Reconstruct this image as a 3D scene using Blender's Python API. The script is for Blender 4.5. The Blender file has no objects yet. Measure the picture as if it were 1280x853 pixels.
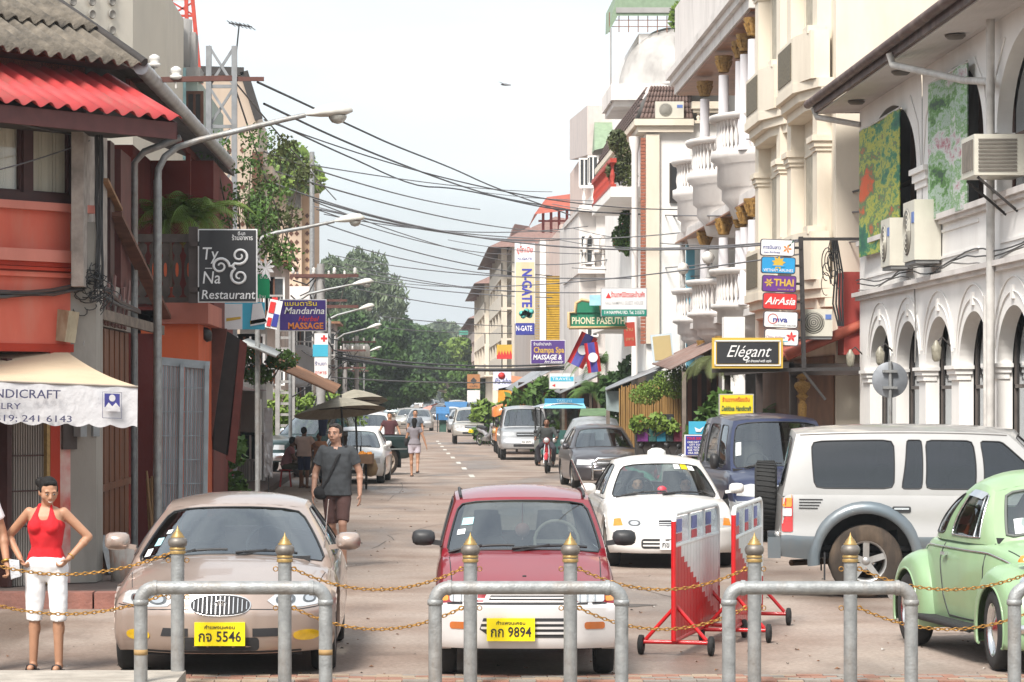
import bpy,bmesh,math,random
import numpy as np
from mathutils import Vector,Matrix
from mathutils.bvhtree import BVHTree
from math import sin,cos,pi,radians as R
random.seed(7);np.random.seed(7)
SC = bpy.context.scene
COL = SC.collection
# ------------------------------------------------------------------ camera, sky, sun, exposure
F,CX,HY,EYE = 3600.0,520.0,495.0,2.2
cd = bpy.data.cameras.new('camera');cam = bpy.data.objects.new('camera',cd);COL.objects.link(cam)
cam.location = (0,0,EYE);cam.rotation_euler = (R(90),0,0)
cd.sensor_width = 36.0;cd.lens = 36.0*F/1280
cd.shift_x = (640-CX)/1280.0;cd.shift_y = (HY-426.5)/1280.0
cd.clip_start = 0.5;cd.clip_end = 6000
SC.camera = cam
SUN_EL,SUN_AZ = 50,206          # azimuth measured clockwise from +Y: behind the camera, a little to the left
wd = bpy.data.worlds.new('World');SC.world = wd;wd.use_nodes = True
wn = wd.node_tree;wn.nodes.clear()
def wnode(t,**k):
 n = wn.nodes.new(t)
 for a,b in k.items():setattr(n,a,b)
 return n
sky = wnode('ShaderNodeTexSky',sky_type='NISHITA');sky.sun_disc = False
sky.sun_elevation = R(SUN_EL);sky.sun_rotation = R(SUN_AZ);sky.dust_density = 4.0;sky.air_density = 1.0
bg = wnode('ShaderNodeBackground');bg.inputs[1].default_value = 0.12
wo = wnode('ShaderNodeOutputWorld')
# thin bright cloud veil over the clear sky
tc = wnode('ShaderNodeTexCoord');mp = wnode('ShaderNodeMapping');mp.inputs['Scale'].default_value = (1.1,1.1,5.0)
nz = wnode('ShaderNodeTexNoise');nz.inputs['Scale'].default_value = 2.6;nz.inputs['Detail'].default_value = 6
cr = wnode('ShaderNodeValToRGB');cr.color_ramp.elements[0].position = .3;cr.color_ramp.elements[1].position = .66
cr.color_ramp.elements[0].color = (.52,.52,.52,1);cr.color_ramp.elements[1].color = (.96,.96,.96,1)
mx = wnode('ShaderNodeMix',data_type='RGBA');mx.inputs['B'].default_value = (6.3,6.7,6.9,1)
L = wn.links.new
L(tc.outputs['Generated'],mp.inputs[0]);L(mp.outputs[0],nz.inputs['Vector']);L(nz.outputs[0],cr.inputs[0])
L(cr.outputs[0],mx.inputs['Factor']);L(sky.outputs[0],mx.inputs['A']);L(mx.outputs['Result'],bg.inputs[0]);L(bg.outputs[0],wo.inputs[0])
sl = bpy.data.lights.new('sun','SUN');sl.energy = 3.7;sl.angle = R(16);sl.color = (1,.95,.88)
so = bpy.data.objects.new('sun',sl);COL.objects.link(so)
d = Vector((sin(R(SUN_AZ))*cos(R(SUN_EL)),cos(R(SUN_AZ))*cos(R(SUN_EL)),sin(R(SUN_EL))))
so.rotation_euler = (-d).to_track_quat('-Z','Y').to_euler();so.location = (-20,-20,60)
SC.view_settings.view_transform = 'Standard';SC.view_settings.look = 'None'
SC.view_settings.exposure = 0.68;SC.view_settings.gamma = 1.0
SC.cycles.max_bounces = 6;SC.cycles.glossy_bounces = 3;SC.cycles.diffuse_bounces = 3;SC.cycles.transparent_max_bounces = 10
SC.cycles.use_denoising = True;SC.cycles.caustics_reflective = False;SC.cycles.caustics_refractive = False
# ------------------------------------------------------------------ photograph measurements -> metres
def P(px,py,Y):return Vector(((px-CX)*Y/F,Y,EYE+(HY-py)*Y/F))
def GY(py,z=0.0):return F*(EYE-z)/(py-HY)
def PX(px,Y):return (px-CX)*Y/F
def PZ(py,Y):return EYE+(HY-py)*Y/F
# ------------------------------------------------------------------ materials
_m = {}
def mat(name,col,rough=.8,metal=0,var=.25,scale=6,bump=.0,bscale=None,streak=0,col2=None,spec=.5,trans=0,coat=0,
  emit=0,dirt=None,dirtamt=.5,dscale=1.2):
 """one procedural material: base colour broken up by noise, optional second tone, dirt patches and relief"""
 if name in _m:return _m[name]
 m = bpy.data.materials.new(name);m.use_nodes = True;nt = m.node_tree;n = nt.nodes;l = nt.links.new
 b = n['Principled BSDF'];b.inputs['Roughness'].default_value = rough;b.inputs['Metallic'].default_value = metal
 b.inputs['Specular IOR Level'].default_value = spec
 if trans:b.inputs['Transmission Weight'].default_value = trans
 if coat:b.inputs['Coat Weight'].default_value = coat;b.inputs['Coat Roughness'].default_value = .05
 if len(col) == 3:col = (*col,1)
 tc = n.new('ShaderNodeTexCoord');src = tc.outputs['Object']
 if streak:
  mp = n.new('ShaderNodeMapping');mp.inputs['Scale'].default_value = (1,1,streak);l(src,mp.inputs[0]);vec = mp.outputs[0]
 else:vec = src
 nz = n.new('ShaderNodeTexNoise');nz.inputs['Scale'].default_value = scale;nz.inputs['Detail'].default_value = 5;l(vec,nz.inputs['Vector'])
 rp = n.new('ShaderNodeValToRGB');rp.color_ramp.elements[0].position = .3;rp.color_ramp.elements[1].position = .7
 c2 = (*col2[:3],1) if col2 else (*[c*(1-var) for c in col[:3]],1)
 rp.color_ramp.elements[0].color = c2;rp.color_ramp.elements[1].color = (*[min(1,c*(1+var*.3)) for c in col[:3]],1)
 l(nz.outputs[0],rp.inputs[0]);out = rp.outputs[0]
 if dirt:
  n2 = n.new('ShaderNodeTexNoise');n2.inputs['Scale'].default_value = dscale;n2.inputs['Detail'].default_value = 8;n2.inputs['Roughness'].default_value = .65
  mp2 = n.new('ShaderNodeMapping');mp2.inputs['Scale'].default_value = (1,1,.28);mp2.inputs['Location'].default_value = (3.1,1.7,.4)
  l(src,mp2.inputs[0]);l(mp2.outputs[0],n2.inputs['Vector'])
  r2 = n.new('ShaderNodeValToRGB');r2.color_ramp.elements[0].position = .48;r2.color_ramp.elements[1].position = .68
  r2.color_ramp.elements[0].color = (0,0,0,1);r2.color_ramp.elements[1].color = (dirtamt,)*3+(1,)
  l(n2.outputs[0],r2.inputs[0])
  mx = n.new('ShaderNodeMix');mx.data_type = 'RGBA';mx.inputs['B'].default_value = (*dirt[:3],1)
  l(r2.outputs[0],mx.inputs['Factor']);l(out,mx.inputs['A']);out = mx.outputs['Result']
 l(out,b.inputs['Base Color'])
 if bump:
  nb = n.new('ShaderNodeTexNoise');nb.inputs['Scale'].default_value = bscale or scale*4;nb.inputs['Detail'].default_value = 4
  l(vec,nb.inputs['Vector'])
  bp = n.new('ShaderNodeBump');bp.inputs['Strength'].default_value = min(1,bump);bp.inputs['Distance'].default_value = .02
  l(nb.outputs[0],bp.inputs['Height']);l(bp.outputs[0],b.inputs['Normal'])
 if emit:b.inputs['Emission Color'].default_value = col;b.inputs['Emission Strength'].default_value = emit
 _m[name] = m;return m
def glass(name,tint=(.55,.6,.6),rough=.02,refl=.0):
 """thin pane: tinted see-through with a mirror-like sheen growing at grazing angles"""
 if name in _m:return _m[name]
 m = bpy.data.materials.new(name);m.use_nodes = True;nt = m.node_tree;n = nt.nodes;l = nt.links.new
 n.remove(n['Principled BSDF'])
 t = n.new('ShaderNodeBsdfTransparent');t.inputs[0].default_value = (*tint,1)
 g = n.new('ShaderNodeBsdfGlossy');g.inputs['Roughness'].default_value = rough;g.inputs[0].default_value = (.9,.95,1,1)
 lw = n.new('ShaderNodeLayerWeight');lw.inputs[0].default_value = .5;fr = n.new('ShaderNodeMath');fr.operation = 'POWER';fr.inputs[1].default_value = 4.5;l(lw.outputs['Facing'],fr.inputs[0])
 ad = n.new('ShaderNodeMath');ad.operation = 'MULTIPLY_ADD';ad.inputs[1].default_value = 1.0;ad.inputs[2].default_value = refl+.04;ad.use_clamp = True
 mx = n.new('ShaderNodeMixShader');l(fr.outputs[0],ad.inputs[0]);l(ad.outputs[0],mx.inputs[0]);l(t.outputs[0],mx.inputs[1]);l(g.outputs[0],mx.inputs[2])
 l(mx.outputs[0],n['Material Output'].inputs[0]);_m[name] = m;return m
# ------------------------------------------------------------------ objects
def tag(o,label=None,cat=None,group=None,kind=None):
 if label:o['label'] = label
 if cat:o['category'] = cat
 if group:o['group'] = group
 if kind:o['kind'] = kind
 return o
WORLD = set()
def att(o,parent):
 o.parent = parent
 if parent is not None and parent.name in WORLD:o.matrix_parent_inverse = Matrix.Translation(-parent.location)
def thing(name,label,cat,loc=(0,0,0),rz=0,group=None,w=False):
 o = bpy.data.objects.new(name,None);COL.objects.link(o);o.empty_display_size = .1
 o.location = loc;o.rotation_euler = (0,0,rz)
 if w:WORLD.add(o.name)
 return tag(o,label,cat,group)
def dup(root,loc=None,rz=None,label=None,mats=None):
 """copy a thing with its parts and sub-parts, sharing mesh data"""
 def cp(o,par):
  c = o.copy();COL.objects.link(c);c.parent = par
  for k in [x for x in bpy.data.objects if x.parent == o]:cp(k,c)
  return c
 kids = {}
 for x in bpy.data.objects:
  if x.parent:kids.setdefault(x.parent.name,[]).append(x)
 def cp2(o,par):
  c = o.copy();COL.objects.link(c);c.parent = par
  if mats and c.type == 'MESH' and c.data.materials and c.data.materials[0].name in mats:
   c.data = c.data.copy();c.data.materials[0] = mats[c.data.materials[0].name]
  for k in kids.get(o.name,[]):cp2(k,c)
  return c
 r = cp2(root,None)
 if loc is not None:r.location = loc
 if rz is not None:r.rotation_euler = (0,0,rz)
 if label:r['label'] = label
 return r
class MB:
 """mesh builder: shapes collected as vertices and faces, then linked as ONE object"""
 def __init__(s):s.v = [];s.f = [];s.sm = [];s.mi = [];s.cur = 0
 def add(s,vs,fs,sm=False,M=None):
  k = len(s.v)
  if M is not None:vs = [M @ Vector(v) for v in vs]
  s.v.extend([tuple(v) for v in vs]);s.f.extend([tuple(i+k for i in f) for f in fs]);s.sm.extend([sm]*len(fs));s.mi.extend([s.cur]*len(fs));return s
 def box(s,x0,x1,y0,y1,z0,z1,M=None):
  v = [(x,y,z) for z in (z0,z1) for y in (y0,y1) for x in (x0,x1)]
  return s.add(v,[(0,2,3,1),(4,5,7,6),(0,1,5,4),(2,6,7,3),(0,4,6,2),(1,3,7,5)],M=M)
 def cbox(s,c,d,M=None):return s.box(c[0]-d[0]/2,c[0]+d[0]/2,c[1]-d[1]/2,c[1]+d[1]/2,c[2]-d[2]/2,c[2]+d[2]/2,M)
 def bar(s,a,b,w,h=None,up=(0,0,1)):
  """rectangular bar from a to b"""
  a,b = Vector(a),Vector(b);h = h or w;t = (b-a).normalized();u = Vector(up)
  if abs(t.dot(u)) > .98:u = Vector((0,1,0))
  x = t.cross(u).normalized()*w/2;z = x.cross(t).normalized()*h/2
  v = [p+i*x+j*z for p in (a,b) for i,j in ((-1,-1),(1,-1),(1,1),(-1,1))]
  return s.add(v,[(0,1,2,3),(7,6,5,4),(0,4,5,1),(1,5,6,2),(2,6,7,3),(3,7,4,0)])
 def tube(s,pts,r,n=8,cap=True):
  pts = [Vector(p) for p in pts];m = len(pts);rr = r if isinstance(r,(list,tuple)) else [r]*m
  k0 = len(s.v);vs = [];ref = None
  for i,p in enumerate(pts):
   t = ((pts[min(i+1,m-1)]-pts[max(i-1,0)]) or Vector((0,0,1))).normalized()
   if ref is None:ref = Vector((0,0,1)) if abs(t.z) < .9 else Vector((1,0,0))
   x = t.cross(ref).normalized();y = x.cross(t).normalized();ref = y
   for k in range(n):
    a = 2*pi*k/n;vs.append(p + rr[i]*(cos(a)*x + sin(a)*y))
  fs = [(i*n+k,i*n+(k+1)%n,(i+1)*n+(k+1)%n,(i+1)*n+k) for i in range(m-1) for k in range(n)]
  s.add(vs,fs,True)
  if cap:s.add(vs[:n],[tuple(range(n))]);s.add(vs[-n:],[tuple(range(n-1,-1,-1))])
  return s
 def lathe(s,prof,n=16,M=None,axis='z'):
  vs = []
  for r,z in prof:
   for k in range(n):
    a = 2*pi*k/n
    vs.append((r*cos(a),r*sin(a),z) if axis == 'z' else ((z,r*cos(a),r*sin(a)) if axis == 'x' else (r*cos(a),z,r*sin(a))))
  m = len(prof)
  fs = [(i*n+k,i*n+(k+1)%n,(i+1)*n+(k+1)%n,(i+1)*n+k) for i in range(m-1) for k in range(n)]
  return s.add(vs,fs,True,M)
 def prism(s,poly,h,M=None,z0=0):
  """polygon (x,y) extruded z0..z0+h"""
  n = len(poly);v = [(x,y,z0) for x,y in poly]+[(x,y,z0+h) for x,y in poly]
  f = [tuple(range(n-1,-1,-1)),tuple(range(n,2*n))]+[(i,(i+1)%n,n+(i+1)%n,n+i) for i in range(n)]
  return s.add(v,f,M=M)
 def build(s,name,m,parent=None,kind=None,label=None,auto=None,loc=None):
  me = bpy.data.meshes.new(name)
  me.from_pydata(s.v,[],s.f)
  if s.f:me.polygons.foreach_set('use_smooth',s.sm);me.polygons.foreach_set('material_index',s.mi)
  for mm in (m if isinstance(m,(list,tuple)) else [m]):me.materials.append(mm)
  bm = bmesh.new();bm.from_mesh(me)
  if len(bm.verts) < 60000:bmesh.ops.recalc_face_normals(bm,faces=bm.faces)
  bm.to_mesh(me);bm.free();me.update()
  if auto:me.set_sharp_from_angle(angle=R(auto))
  o = bpy.data.objects.new(name,me);COL.objects.link(o)
  if parent:att(o,parent)
  if loc:o.location = loc
  if kind:o['kind'] = kind
  if label:o['label'] = label
  return o
def part(name,mb,m,parent=None,**k):return mb.build(name,m,parent,**k)
def share(o,parent,loc=(0,0,0),rot=None,sc=None,name=None):
 c = bpy.data.objects.new(name or o.name.split('.')[0],o.data);COL.objects.link(c);att(c,parent);c.location = loc
 if rot:c.rotation_euler = rot
 if sc:c.scale = sc
 return c
def Mx(o,xa,ya,za=None):
 xa = Vector(xa).normalized();ya = Vector(ya).normalized();za = Vector(za).normalized() if za else xa.cross(ya)
 m = Matrix.Identity(4)
 for i in range(3):m[i][0],m[i][1],m[i][2],m[i][3] = xa[i],ya[i],za[i],o[i]
 return m
def facing(o,right):
 """frame: local x along `right` (world xy), local y up, local z out towards the viewer side"""
 r = Vector((right[0],right[1],0)).normalized();return Mx(o,r,(0,0,1),r.cross(Vector((0,0,1))))
_textcache = {}
def text_mesh(body,size,bold=0,shear=0,ext=.002,align='CENTER',spacing=1.0,sx=1.0):
 key = (body,size,bold,shear,ext,align,spacing,sx)
 if key in _textcache:return _textcache[key]
 c = bpy.data.curves.new('lettering','FONT');c.body = body;c.size = size;c.shear = shear;c.offset = bold*size;c.extrude = ext
 c.align_x = align;c.align_y = 'CENTER';c.space_character = spacing;c.resolution_u = 2
 o = bpy.data.objects.new('tmp',c);COL.objects.link(o)
 me = bpy.data.meshes.new_from_object(o.evaluated_get(bpy.context.evaluated_depsgraph_get()))
 bpy.data.objects.remove(o);me.name = 'lettering'
 if sx != 1.0:me.transform(Matrix.Diagonal((sx,1,1,1)))
 _textcache[key] = me;return me
def text(body,size,M,m,parent,bold=0,shear=0,align='CENTER',width=None,name='lettering',z=.004,spacing=1.0):
 """flat lettering on a surface; M is the surface frame"""
 me = text_mesh(body,size,bold,shear,align=align,spacing=spacing).copy()
 if width:
  xs = [v.co.x for v in me.vertices]
  if xs and max(xs)-min(xs) > 0:me.transform(Matrix.Diagonal((width/(max(xs)-min(xs)),1,1,1)))
 me.materials.clear();me.materials.append(m)
 o = bpy.data.objects.new(name,me);COL.objects.link(o);att(o,parent)
 o.matrix_basis = M @ Matrix.Translation((0,0,z));return o
def lerp(a,b,t):return a+(b-a)*t
def interp(x,xs,ys):return float(np.interp(x,xs,ys))
def smooth_keys(keys,n=None):
 """keys [(x, v1, v2..)] -> function giving smoothly interpolated values (Catmull/PCHIP-like)"""
 xs = np.array([k[0] for k in keys],float);V = np.array([k[1:] for k in keys],float)
 d = np.diff(V,axis=0)/np.diff(xs)[:,None];m = np.zeros_like(V)
 m[1:-1] = np.where(d[:-1]*d[1:] > 0,2*d[:-1]*d[1:]/(d[:-1]+d[1:]+1e-12),0);m[0] = d[0];m[-1] = d[-1]
 def f(x):
  x = min(max(x,xs[0]),xs[-1]);i = min(int(np.searchsorted(xs,x,'right'))-1,len(xs)-2);h = xs[i+1]-xs[i];t = (x-xs[i])/h
  r = (2*t**3-3*t*t+1)*V[i]+(t**3-2*t*t+t)*h*m[i]+(-2*t**3+3*t*t)*V[i+1]+(t**3-t*t)*h*m[i+1]
  return r if len(r) > 1 else float(r[0])
 return f
# ================================================================== vehicles
def paint(name,col,rough=.28,metal=.0,**k):return mat('paint_'+name,col,rough,metal,var=k.pop('var',.08),scale=3,coat=k.pop('coat',.6),**k)
RUB = mat('rubber',(.02,.02,.02),.85,var=.3,bump=.2,scale=40)
BLK = mat('black_plastic',(.025,.025,.027),.5,var=.2)
DARK = mat('dark_interior',(.03,.03,.033),.8,var=.2)
CHR = mat('chrome',(.75,.75,.75),.18,1,var=.05)
RIM = mat('wheel_silver',(.45,.45,.44),.4,.7,var=.2,dirt=(.2,.13,.08),dscale=6)
LENS = mat('headlight_lens',(.60,.62,.63),.1,.25,var=.12,scale=9,coat=1)
AMB = mat('amber_lens',(.75,.25,.02),.2,var=.2,scale=20,coat=1)
REDL = mat('red_lens',(.5,.02,.02),.2,var=.2,scale=20,coat=1)
PLY = mat('plate_yellow',(.92,.72,.0),.5,var=.05);PLW = mat('plate_white',(.8,.8,.8),.5,var=.05)
PLK = mat('plate_ink',(.02,.02,.02),.6);SEAT = mat('seat_cloth',(.09,.085,.08),.9,bump=.3)
GLS = glass('windscreen_glass',(.36,.42,.42),.03,.16);GLD = glass('tinted_glass',(.04,.045,.065),.03,.05);GLL = glass('clear_glass',(.6,.66,.64),.03,.12)
STK = mat('sticker_blue',(.35,.6,.65),.6);STW = mat('sticker_white',(.75,.78,.78),.6)
class Car:
 def __init__(s,name,label,cat,loc,rz,sp,paintm,group=None,detail=1.0):
  s.sp = sp;s.root = thing(name,label,cat,loc,rz,group);s.pm = paintm;s.d = detail
  s.top = smooth_keys(sp['top']);s.wid = smooth_keys(sp['wid']);s.bot = smooth_keys(sp['bot']);s.L = sp['L']
  s.ff = smooth_keys(sp.get('ff',[(0,0),(1.5,0)]));s.rf = smooth_keys(sp.get('rf',[(0,0),(1.5,0)]))
 def S(s,a,y,c):
  sp = s.sp;L = s.L;aa = abs(a);zt = s.top(y);zb = s.bot(y)
  cr = sp.get('crown',.06);cr = cr*min(1,.35+y/.6) if sp.get('crownfade',1) else cr
  zte = zt - cr*aa**sp.get('cp',3.0);z = zb+(zte-zb)*c
  w = s.wid(y);t = max(0,(c-.62)/.38);u = max(0,(.3-c)/.3)
  w *= 1 - sp.get('tum',.05)*t**2.6 - sp.get('under',.05)*u**2
  for (zc,amp,wd) in sp.get('ridge',()):w += amp*math.exp(-((z-zc)/wd)**2)
  yy = y;fr = max(0,1-y/.9)**1.6;rr = max(0,1-(L-y)/.7)**1.6
  yy += fr*(sp.get('kf',.22)*aa**sp.get('pf',2.6) + s.ff(z)) - rr*(sp.get('kr',.15)*aa**2.8 + s.rf(z))
  return Vector((a*w,yy,z))
 def body(s):
  sp = s.sp;L = s.L;q = .07/s.d
  na = [0,.12,.25,.38,.5,.62,.72,.81,.88,.94,.98,1];A = [-x for x in na[:0:-1]]+na
  if s.d < .6:A = [-1,-.94,-.8,-.55,-.28,0,.28,.55,.8,.94,1]
  nb = max(12,int(L/q));B = sorted(set([0,.012,.03,.06,.1]+[i*L/nb for i in range(2,nb-1)]+[L-.1,L-.06,L-.03,L-.012,L]))
  C = [0,.05,.12,.2,.28,.36,.44,.52,.6,.68,.76,.83,.89,.94,.975,1] if s.d >= .6 else [0,.1,.25,.4,.55,.7,.82,.92,1]
  bm = bmesh.new();V = {}
  def v(i,j,k):
   key = (i,j,k)
   if key not in V:V[key] = bm.verts.new(s.S(A[i],B[j],C[k]))
   return V[key]
  na_,nb_,nc_ = len(A)-1,len(B)-1,len(C)-1;cb = sp['cab'];split = sp.get('two')
  side = set();m2 = sp.get('two_z',0)
  def f(a,b,c,d,kind,zc=9):
   fc = bm.faces.new((a,b,c,d));fc.smooth = True;fc.material_index = 1 if (split and sum(x.co.z for x in fc.verts)/4 < m2) else 0
   if kind == 's':side.add(fc)
  open_bed = sp.get('bed')
  for j in range(nb_):
   ym = (B[j]+B[j+1])/2
   for i in range(na_):
    if (cb['b0']+.12 < ym < cb['b1']-.1) and abs(A[i]+A[i+1])/2 < .9:continue
    if open_bed and open_bed[0] < ym < open_bed[1] and abs(A[i]+A[i+1])/2 < .93:continue
    f(v(i,j,nc_),v(i+1,j,nc_),v(i+1,j+1,nc_),v(i,j+1,nc_),'t')
   for k in range(nc_):
    f(v(0,j,k),v(0,j,k+1),v(0,j+1,k+1),v(0,j+1,k),'s');f(v(na_,j,k+1),v(na_,j,k),v(na_,j+1,k),v(na_,j+1,k+1),'s')
  for i in range(na_):
   for k in range(nc_):
    f(v(i,0,k),v(i,0,k+1),v(i+1,0,k+1),v(i+1,0,k),'f');f(v(i,nb_,k+1),v(i,nb_,k),v(i+1,nb_,k),v(i+1,nb_,k+1),'r')
  # wheel arches
  rw = sp['rw'];ra = sp.get('ra',rw*1.22)
  for yw in sp['axles']:
   c0 = Vector((0,yw,sp.get('az',rw*1.02)))
   dele = []
   for fc in list(side):
    if not fc.is_valid:continue
    if all((Vector((0,x.co.y,x.co.z))-c0).length < ra for x in fc.verts):dele.append(fc);side.discard(fc)
   bmesh.ops.delete(bm,geom=dele,context='FACES')
   vs = set(x for fc in side if fc.is_valid for x in fc.verts)
   for x in vs:
    dd = Vector((0,x.co.y,x.co.z))-c0
    if dd.length < ra+.012 and dd.length > .01:
     n = dd.normalized()*ra;x.co.y = c0.y+n.y;x.co.z = c0.z+n.z
   eds = [e for e in bm.edges if e.is_boundary and all(abs((Vector((0,x.co.y,x.co.z))-c0).length-ra) < .02 for x in e.verts) and e.verts[0].co.z > .1 and abs(e.verts[0].co.x) > s.wid(yw)*.8]
   ex = bmesh.ops.extrude_edge_only(bm,edges=eds)
   for x in [g for g in ex['geom'] if isinstance(g,bmesh.types.BMVert)]:x.co.x -= math.copysign(.1,x.co.x)
  me = bpy.data.meshes.new('body');bm.normal_update();bm.to_mesh(me);bm.free()
  me.materials.append(s.pm);me.materials.append(sp.get('two') or s.pm)
  me.set_sharp_from_angle(angle=R(42))
  o = bpy.data.objects.new('body',me);COL.objects.link(o);o.parent = s.root;s.bo = o
  me.update();s.bvh = BVHTree.FromPolygons([x.co.copy() for x in me.vertices],[tuple(p.vertices) for p in me.polygons])
  # underside, wheel wells, interior tub
  u = MB();w = s.wid(L/2)*.86
  u.box(-w*.8,w*.8,.35,L-.35,s.bot(L/2)-.0,s.bot(L/2)+.06)
  for yw in sp['axles']:
   for sx in (-1,1):
    xo = sx*(s.wid(yw)-.06);xi = sx*(s.wid(yw)-.42)
    arc = [(yw+cos(t)*(ra+.0),max(s.bot(yw)+.005,sp.get('az',rw*1.02)+sin(t)*(ra+.0))) for t in np.linspace(-.1,pi+.1,14)]
    vs = [(xo,y,z) for y,z in arc]+[(xi,y,z) for y,z in arc];n = len(arc)
    u.add(vs,[(i,i+1,n+i+1,n+i) for i in range(n-1)]+[tuple(range(n,2*n))])
  u.build('underbody',DARK,s.root)
  return o
 def K(s,a,b,c):
  """cabin surface: a across, b 0 front .. 1 rear, c 0 belt .. 1 roof"""
  k = s.sp['cab'];aa = abs(a)
  cc = c**lerp(k.get('pw',.92),k.get('pwr',k.get('pw',.92)),b)
  yb = lerp(k['b0'],k['b1'],b);yr = lerp(k['r0'],k['r1'],b);y = lerp(yb,yr,cc)
  rz = k['rz'] - k.get('rc',.05)*(2*b-1)**2*c - k.get('acr',.045)*aa**2.5
  zb = s.top(min(max(yb,0),s.L)) - s.sp.get('crown',.06)*aa**s.sp.get('cp',3.0)*.8 - .01
  z = lerp(zb,rz,c)
  wb = s.wid(min(max(yb,0),s.L))*k.get('wbf',.955);w = lerp(wb,k['wr'],c**k.get('ws',1.25))
  f = max(0,1-b*3)**1.5;r = max(0,1-(1-b)*3)**1.5
  w *= 1 - k.get('nf',.07)*f - k.get('nr',.07)*r
  y += k.get('kf',.2)*aa**2.3*f - k.get('kr',.12)*aa**2.3*r
  return Vector((a*w,y,z))
 def pane(s,fn,quad,outer,name_g,gm,out_mb,inset,p=9,n=10,gl_label=None):
  """frame ring (into out_mb) with a rounded hole and a glass pane set in it. quad = hole corners, outer = panel corners"""
  sq = []
  for i in range(n):sq.append((-1+2*i/n,-1))
  for i in range(n):sq.append((1,-1+2*i/n))
  for i in range(n):sq.append((1-2*i/n,1))
  for i in range(n):sq.append((-1,1-2*i/n))
  def bl(q,u,v):
   u = (u+1)/2;v = (v+1)/2
   return tuple((q[0][i]*(1-u)+q[1][i]*u)*(1-v)+(q[3][i]*(1-u)+q[2][i]*u)*v for i in (0,1))
  def rnd(u,v):
   k = (abs(u)**p+abs(v)**p)**(1/p);return u/k,v/k
  N = len(sq);m = 3 ;vs = [];fs = []
  for r in range(m+1):
   for (u,v) in sq:
    o = bl(outer,u,v);h = bl(quad,*rnd(u,v));t = r/m
    vs.append(fn(lerp(o[0],h[0],t),lerp(o[1],h[1],t)))
  for r in range(m):
   for i in range(N):fs.append((r*N+i,r*N+(i+1)%N,(r+1)*N+(i+1)%N,(r+1)*N+i))
  k0 = len(vs)
  for (u,v) in sq:vs.append(fn(*bl(quad,*rnd(u,v)))+inset)
  for i in range(N):fs.append((m*N+i,m*N+(i+1)%N,k0+(i+1)%N,k0+i))
  out_mb.add(vs,fs,True)
  if gm is None:return None
  g = MB();gv = [];gf = [];q = 6
  for r in range(q):
   t = 1-r/q
   for (u,v) in sq:
    x,y = rnd(u,v);gv.append(fn(*bl(quad,x*t,y*t))+inset*.6)
  gv.append(fn(*bl(quad,0,0))+inset*.6)
  for r in range(q-1):
   for i in range(N):gf.append((r*N+i,r*N+(i+1)%N,(r+1)*N+(i+1)%N,(r+1)*N+i))
  for i in range(N):gf.append(((q-1)*N+i,(q-1)*N+(i+1)%N,q*N))
  g.add(gv,gf,True);o = g.build(name_g,gm,s.root)
  if s.d >= .9:q = MB();lp = [fn(*bl(quad,*rnd(u,v))) for u,v in sq];q.tube(lp+lp[:1],.008,4,False);q.build('window_seal',BLK,s.root)
  return o
 def cabin(s,front=GLS,sidem=GLS,rear=GLS,ws_bar=True):
  k = s.sp['cab'];mb = MB();n = 8 if s.d >= .6 else 5
  fo = k.get('fw',((-.93,.06),(.93,.06),(.9,.93),(-.9,.93)))
  s.ws = s.pane(lambda a,c:s.K(a,0,c),fo,((-1,0),(1,0),(1,1),(-1,1)),'windscreen',front,mb,Vector((0,.012,-.004)),n=n,p=14)
  s.pane(lambda a,c:s.K(-a,1,c),k.get('rwq',((-.88,.12),(.88,.12),(.86,.9),(-.86,.9))),((-1,0),(1,0),(1,1),(-1,1)),'rear_window',rear,mb,Vector((0,-.012,-.004)),n=n)
  wins = k['wins']       # (panel b0, panel b1, hole quad)
  for wi in wins:
   (ou,q) = wi if len(wi) == 2 else (((wi[0],0),(wi[1],0),(wi[1],1),(wi[0],1)),wi[2])
   for sx in (-1,1):
    s.pane(lambda b,c:s.K(sx,b,c),q,ou,'side_window',sidem,mb,Vector((-sx*.012,0,0)),n=n,p=k.get('pp',9))
  A = np.linspace(-1,1,13);Bq = np.linspace(0,1,15)
  vs = [s.K(a,b,1) + Vector((0,0,k.get('dome',.03)*(1-a*a)*(1-(2*b-1)**4))) for b in Bq for a in A]
  mb.add(vs,[(j*13+i,j*13+i+1,(j+1)*13+i+1,(j+1)*13+i) for j in range(14) for i in range(12)],True)
  o = mb.build('cabin',k.get('m',s.pm),s.root,auto=40);s.cab = o
  me = o.data;s.cbvh = BVHTree.FromPolygons([x.co.copy() for x in me.vertices],[tuple(p.vertices) for p in me.polygons])
  return o
 def interior(s,seats=True,wheel_side=1,dash=True,wm=None,rear=True):
  k = s.sp['cab'];w = k['wr'];zb = s.top(k['b0']+.2)
  t = MB();t.box(-w*.95,w*.95,k['b0']+.5,k['b1']-.1,zb-.62,zb-.58);
  t.box(-w*1.12,w*1.12,k['b0']+.16,k['b0']+.52,zb-.3,zb-.03);t.build('dashboard',DARK,s.root)
  ys = k['b0']+1.15
  for row,yy in enumerate((ys,ys+.85) if rear and k['b1']-k['b0'] > 2.2 else (ys,)):
   for sx in (-1,1):
    m = MB();x = sx*w*.5;h = k['rz']-.28
    m.box(x-.23,x+.23,yy-.45,yy,zb-.58,zb-.36)
    m.tube([(x,yy,zb-.4),(x,yy+.08,h-.25),(x,yy+.1,h-.16)],[.22,.2,.12],10);m.tube([(x,yy+.06,h-.12),(x,yy+.08,h+.06)],[.13,.11],10)
    m.build('seat',SEAT,s.root)
  x = wheel_side*w*.5;m = MB();c = Vector((x,k['b0']+.52,zb+.03));
  ring = [c+Vector((.18*cos(t_),.09*sin(t_),.165*sin(t_))) for t_ in np.linspace(0,2*pi,22)]
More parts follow.
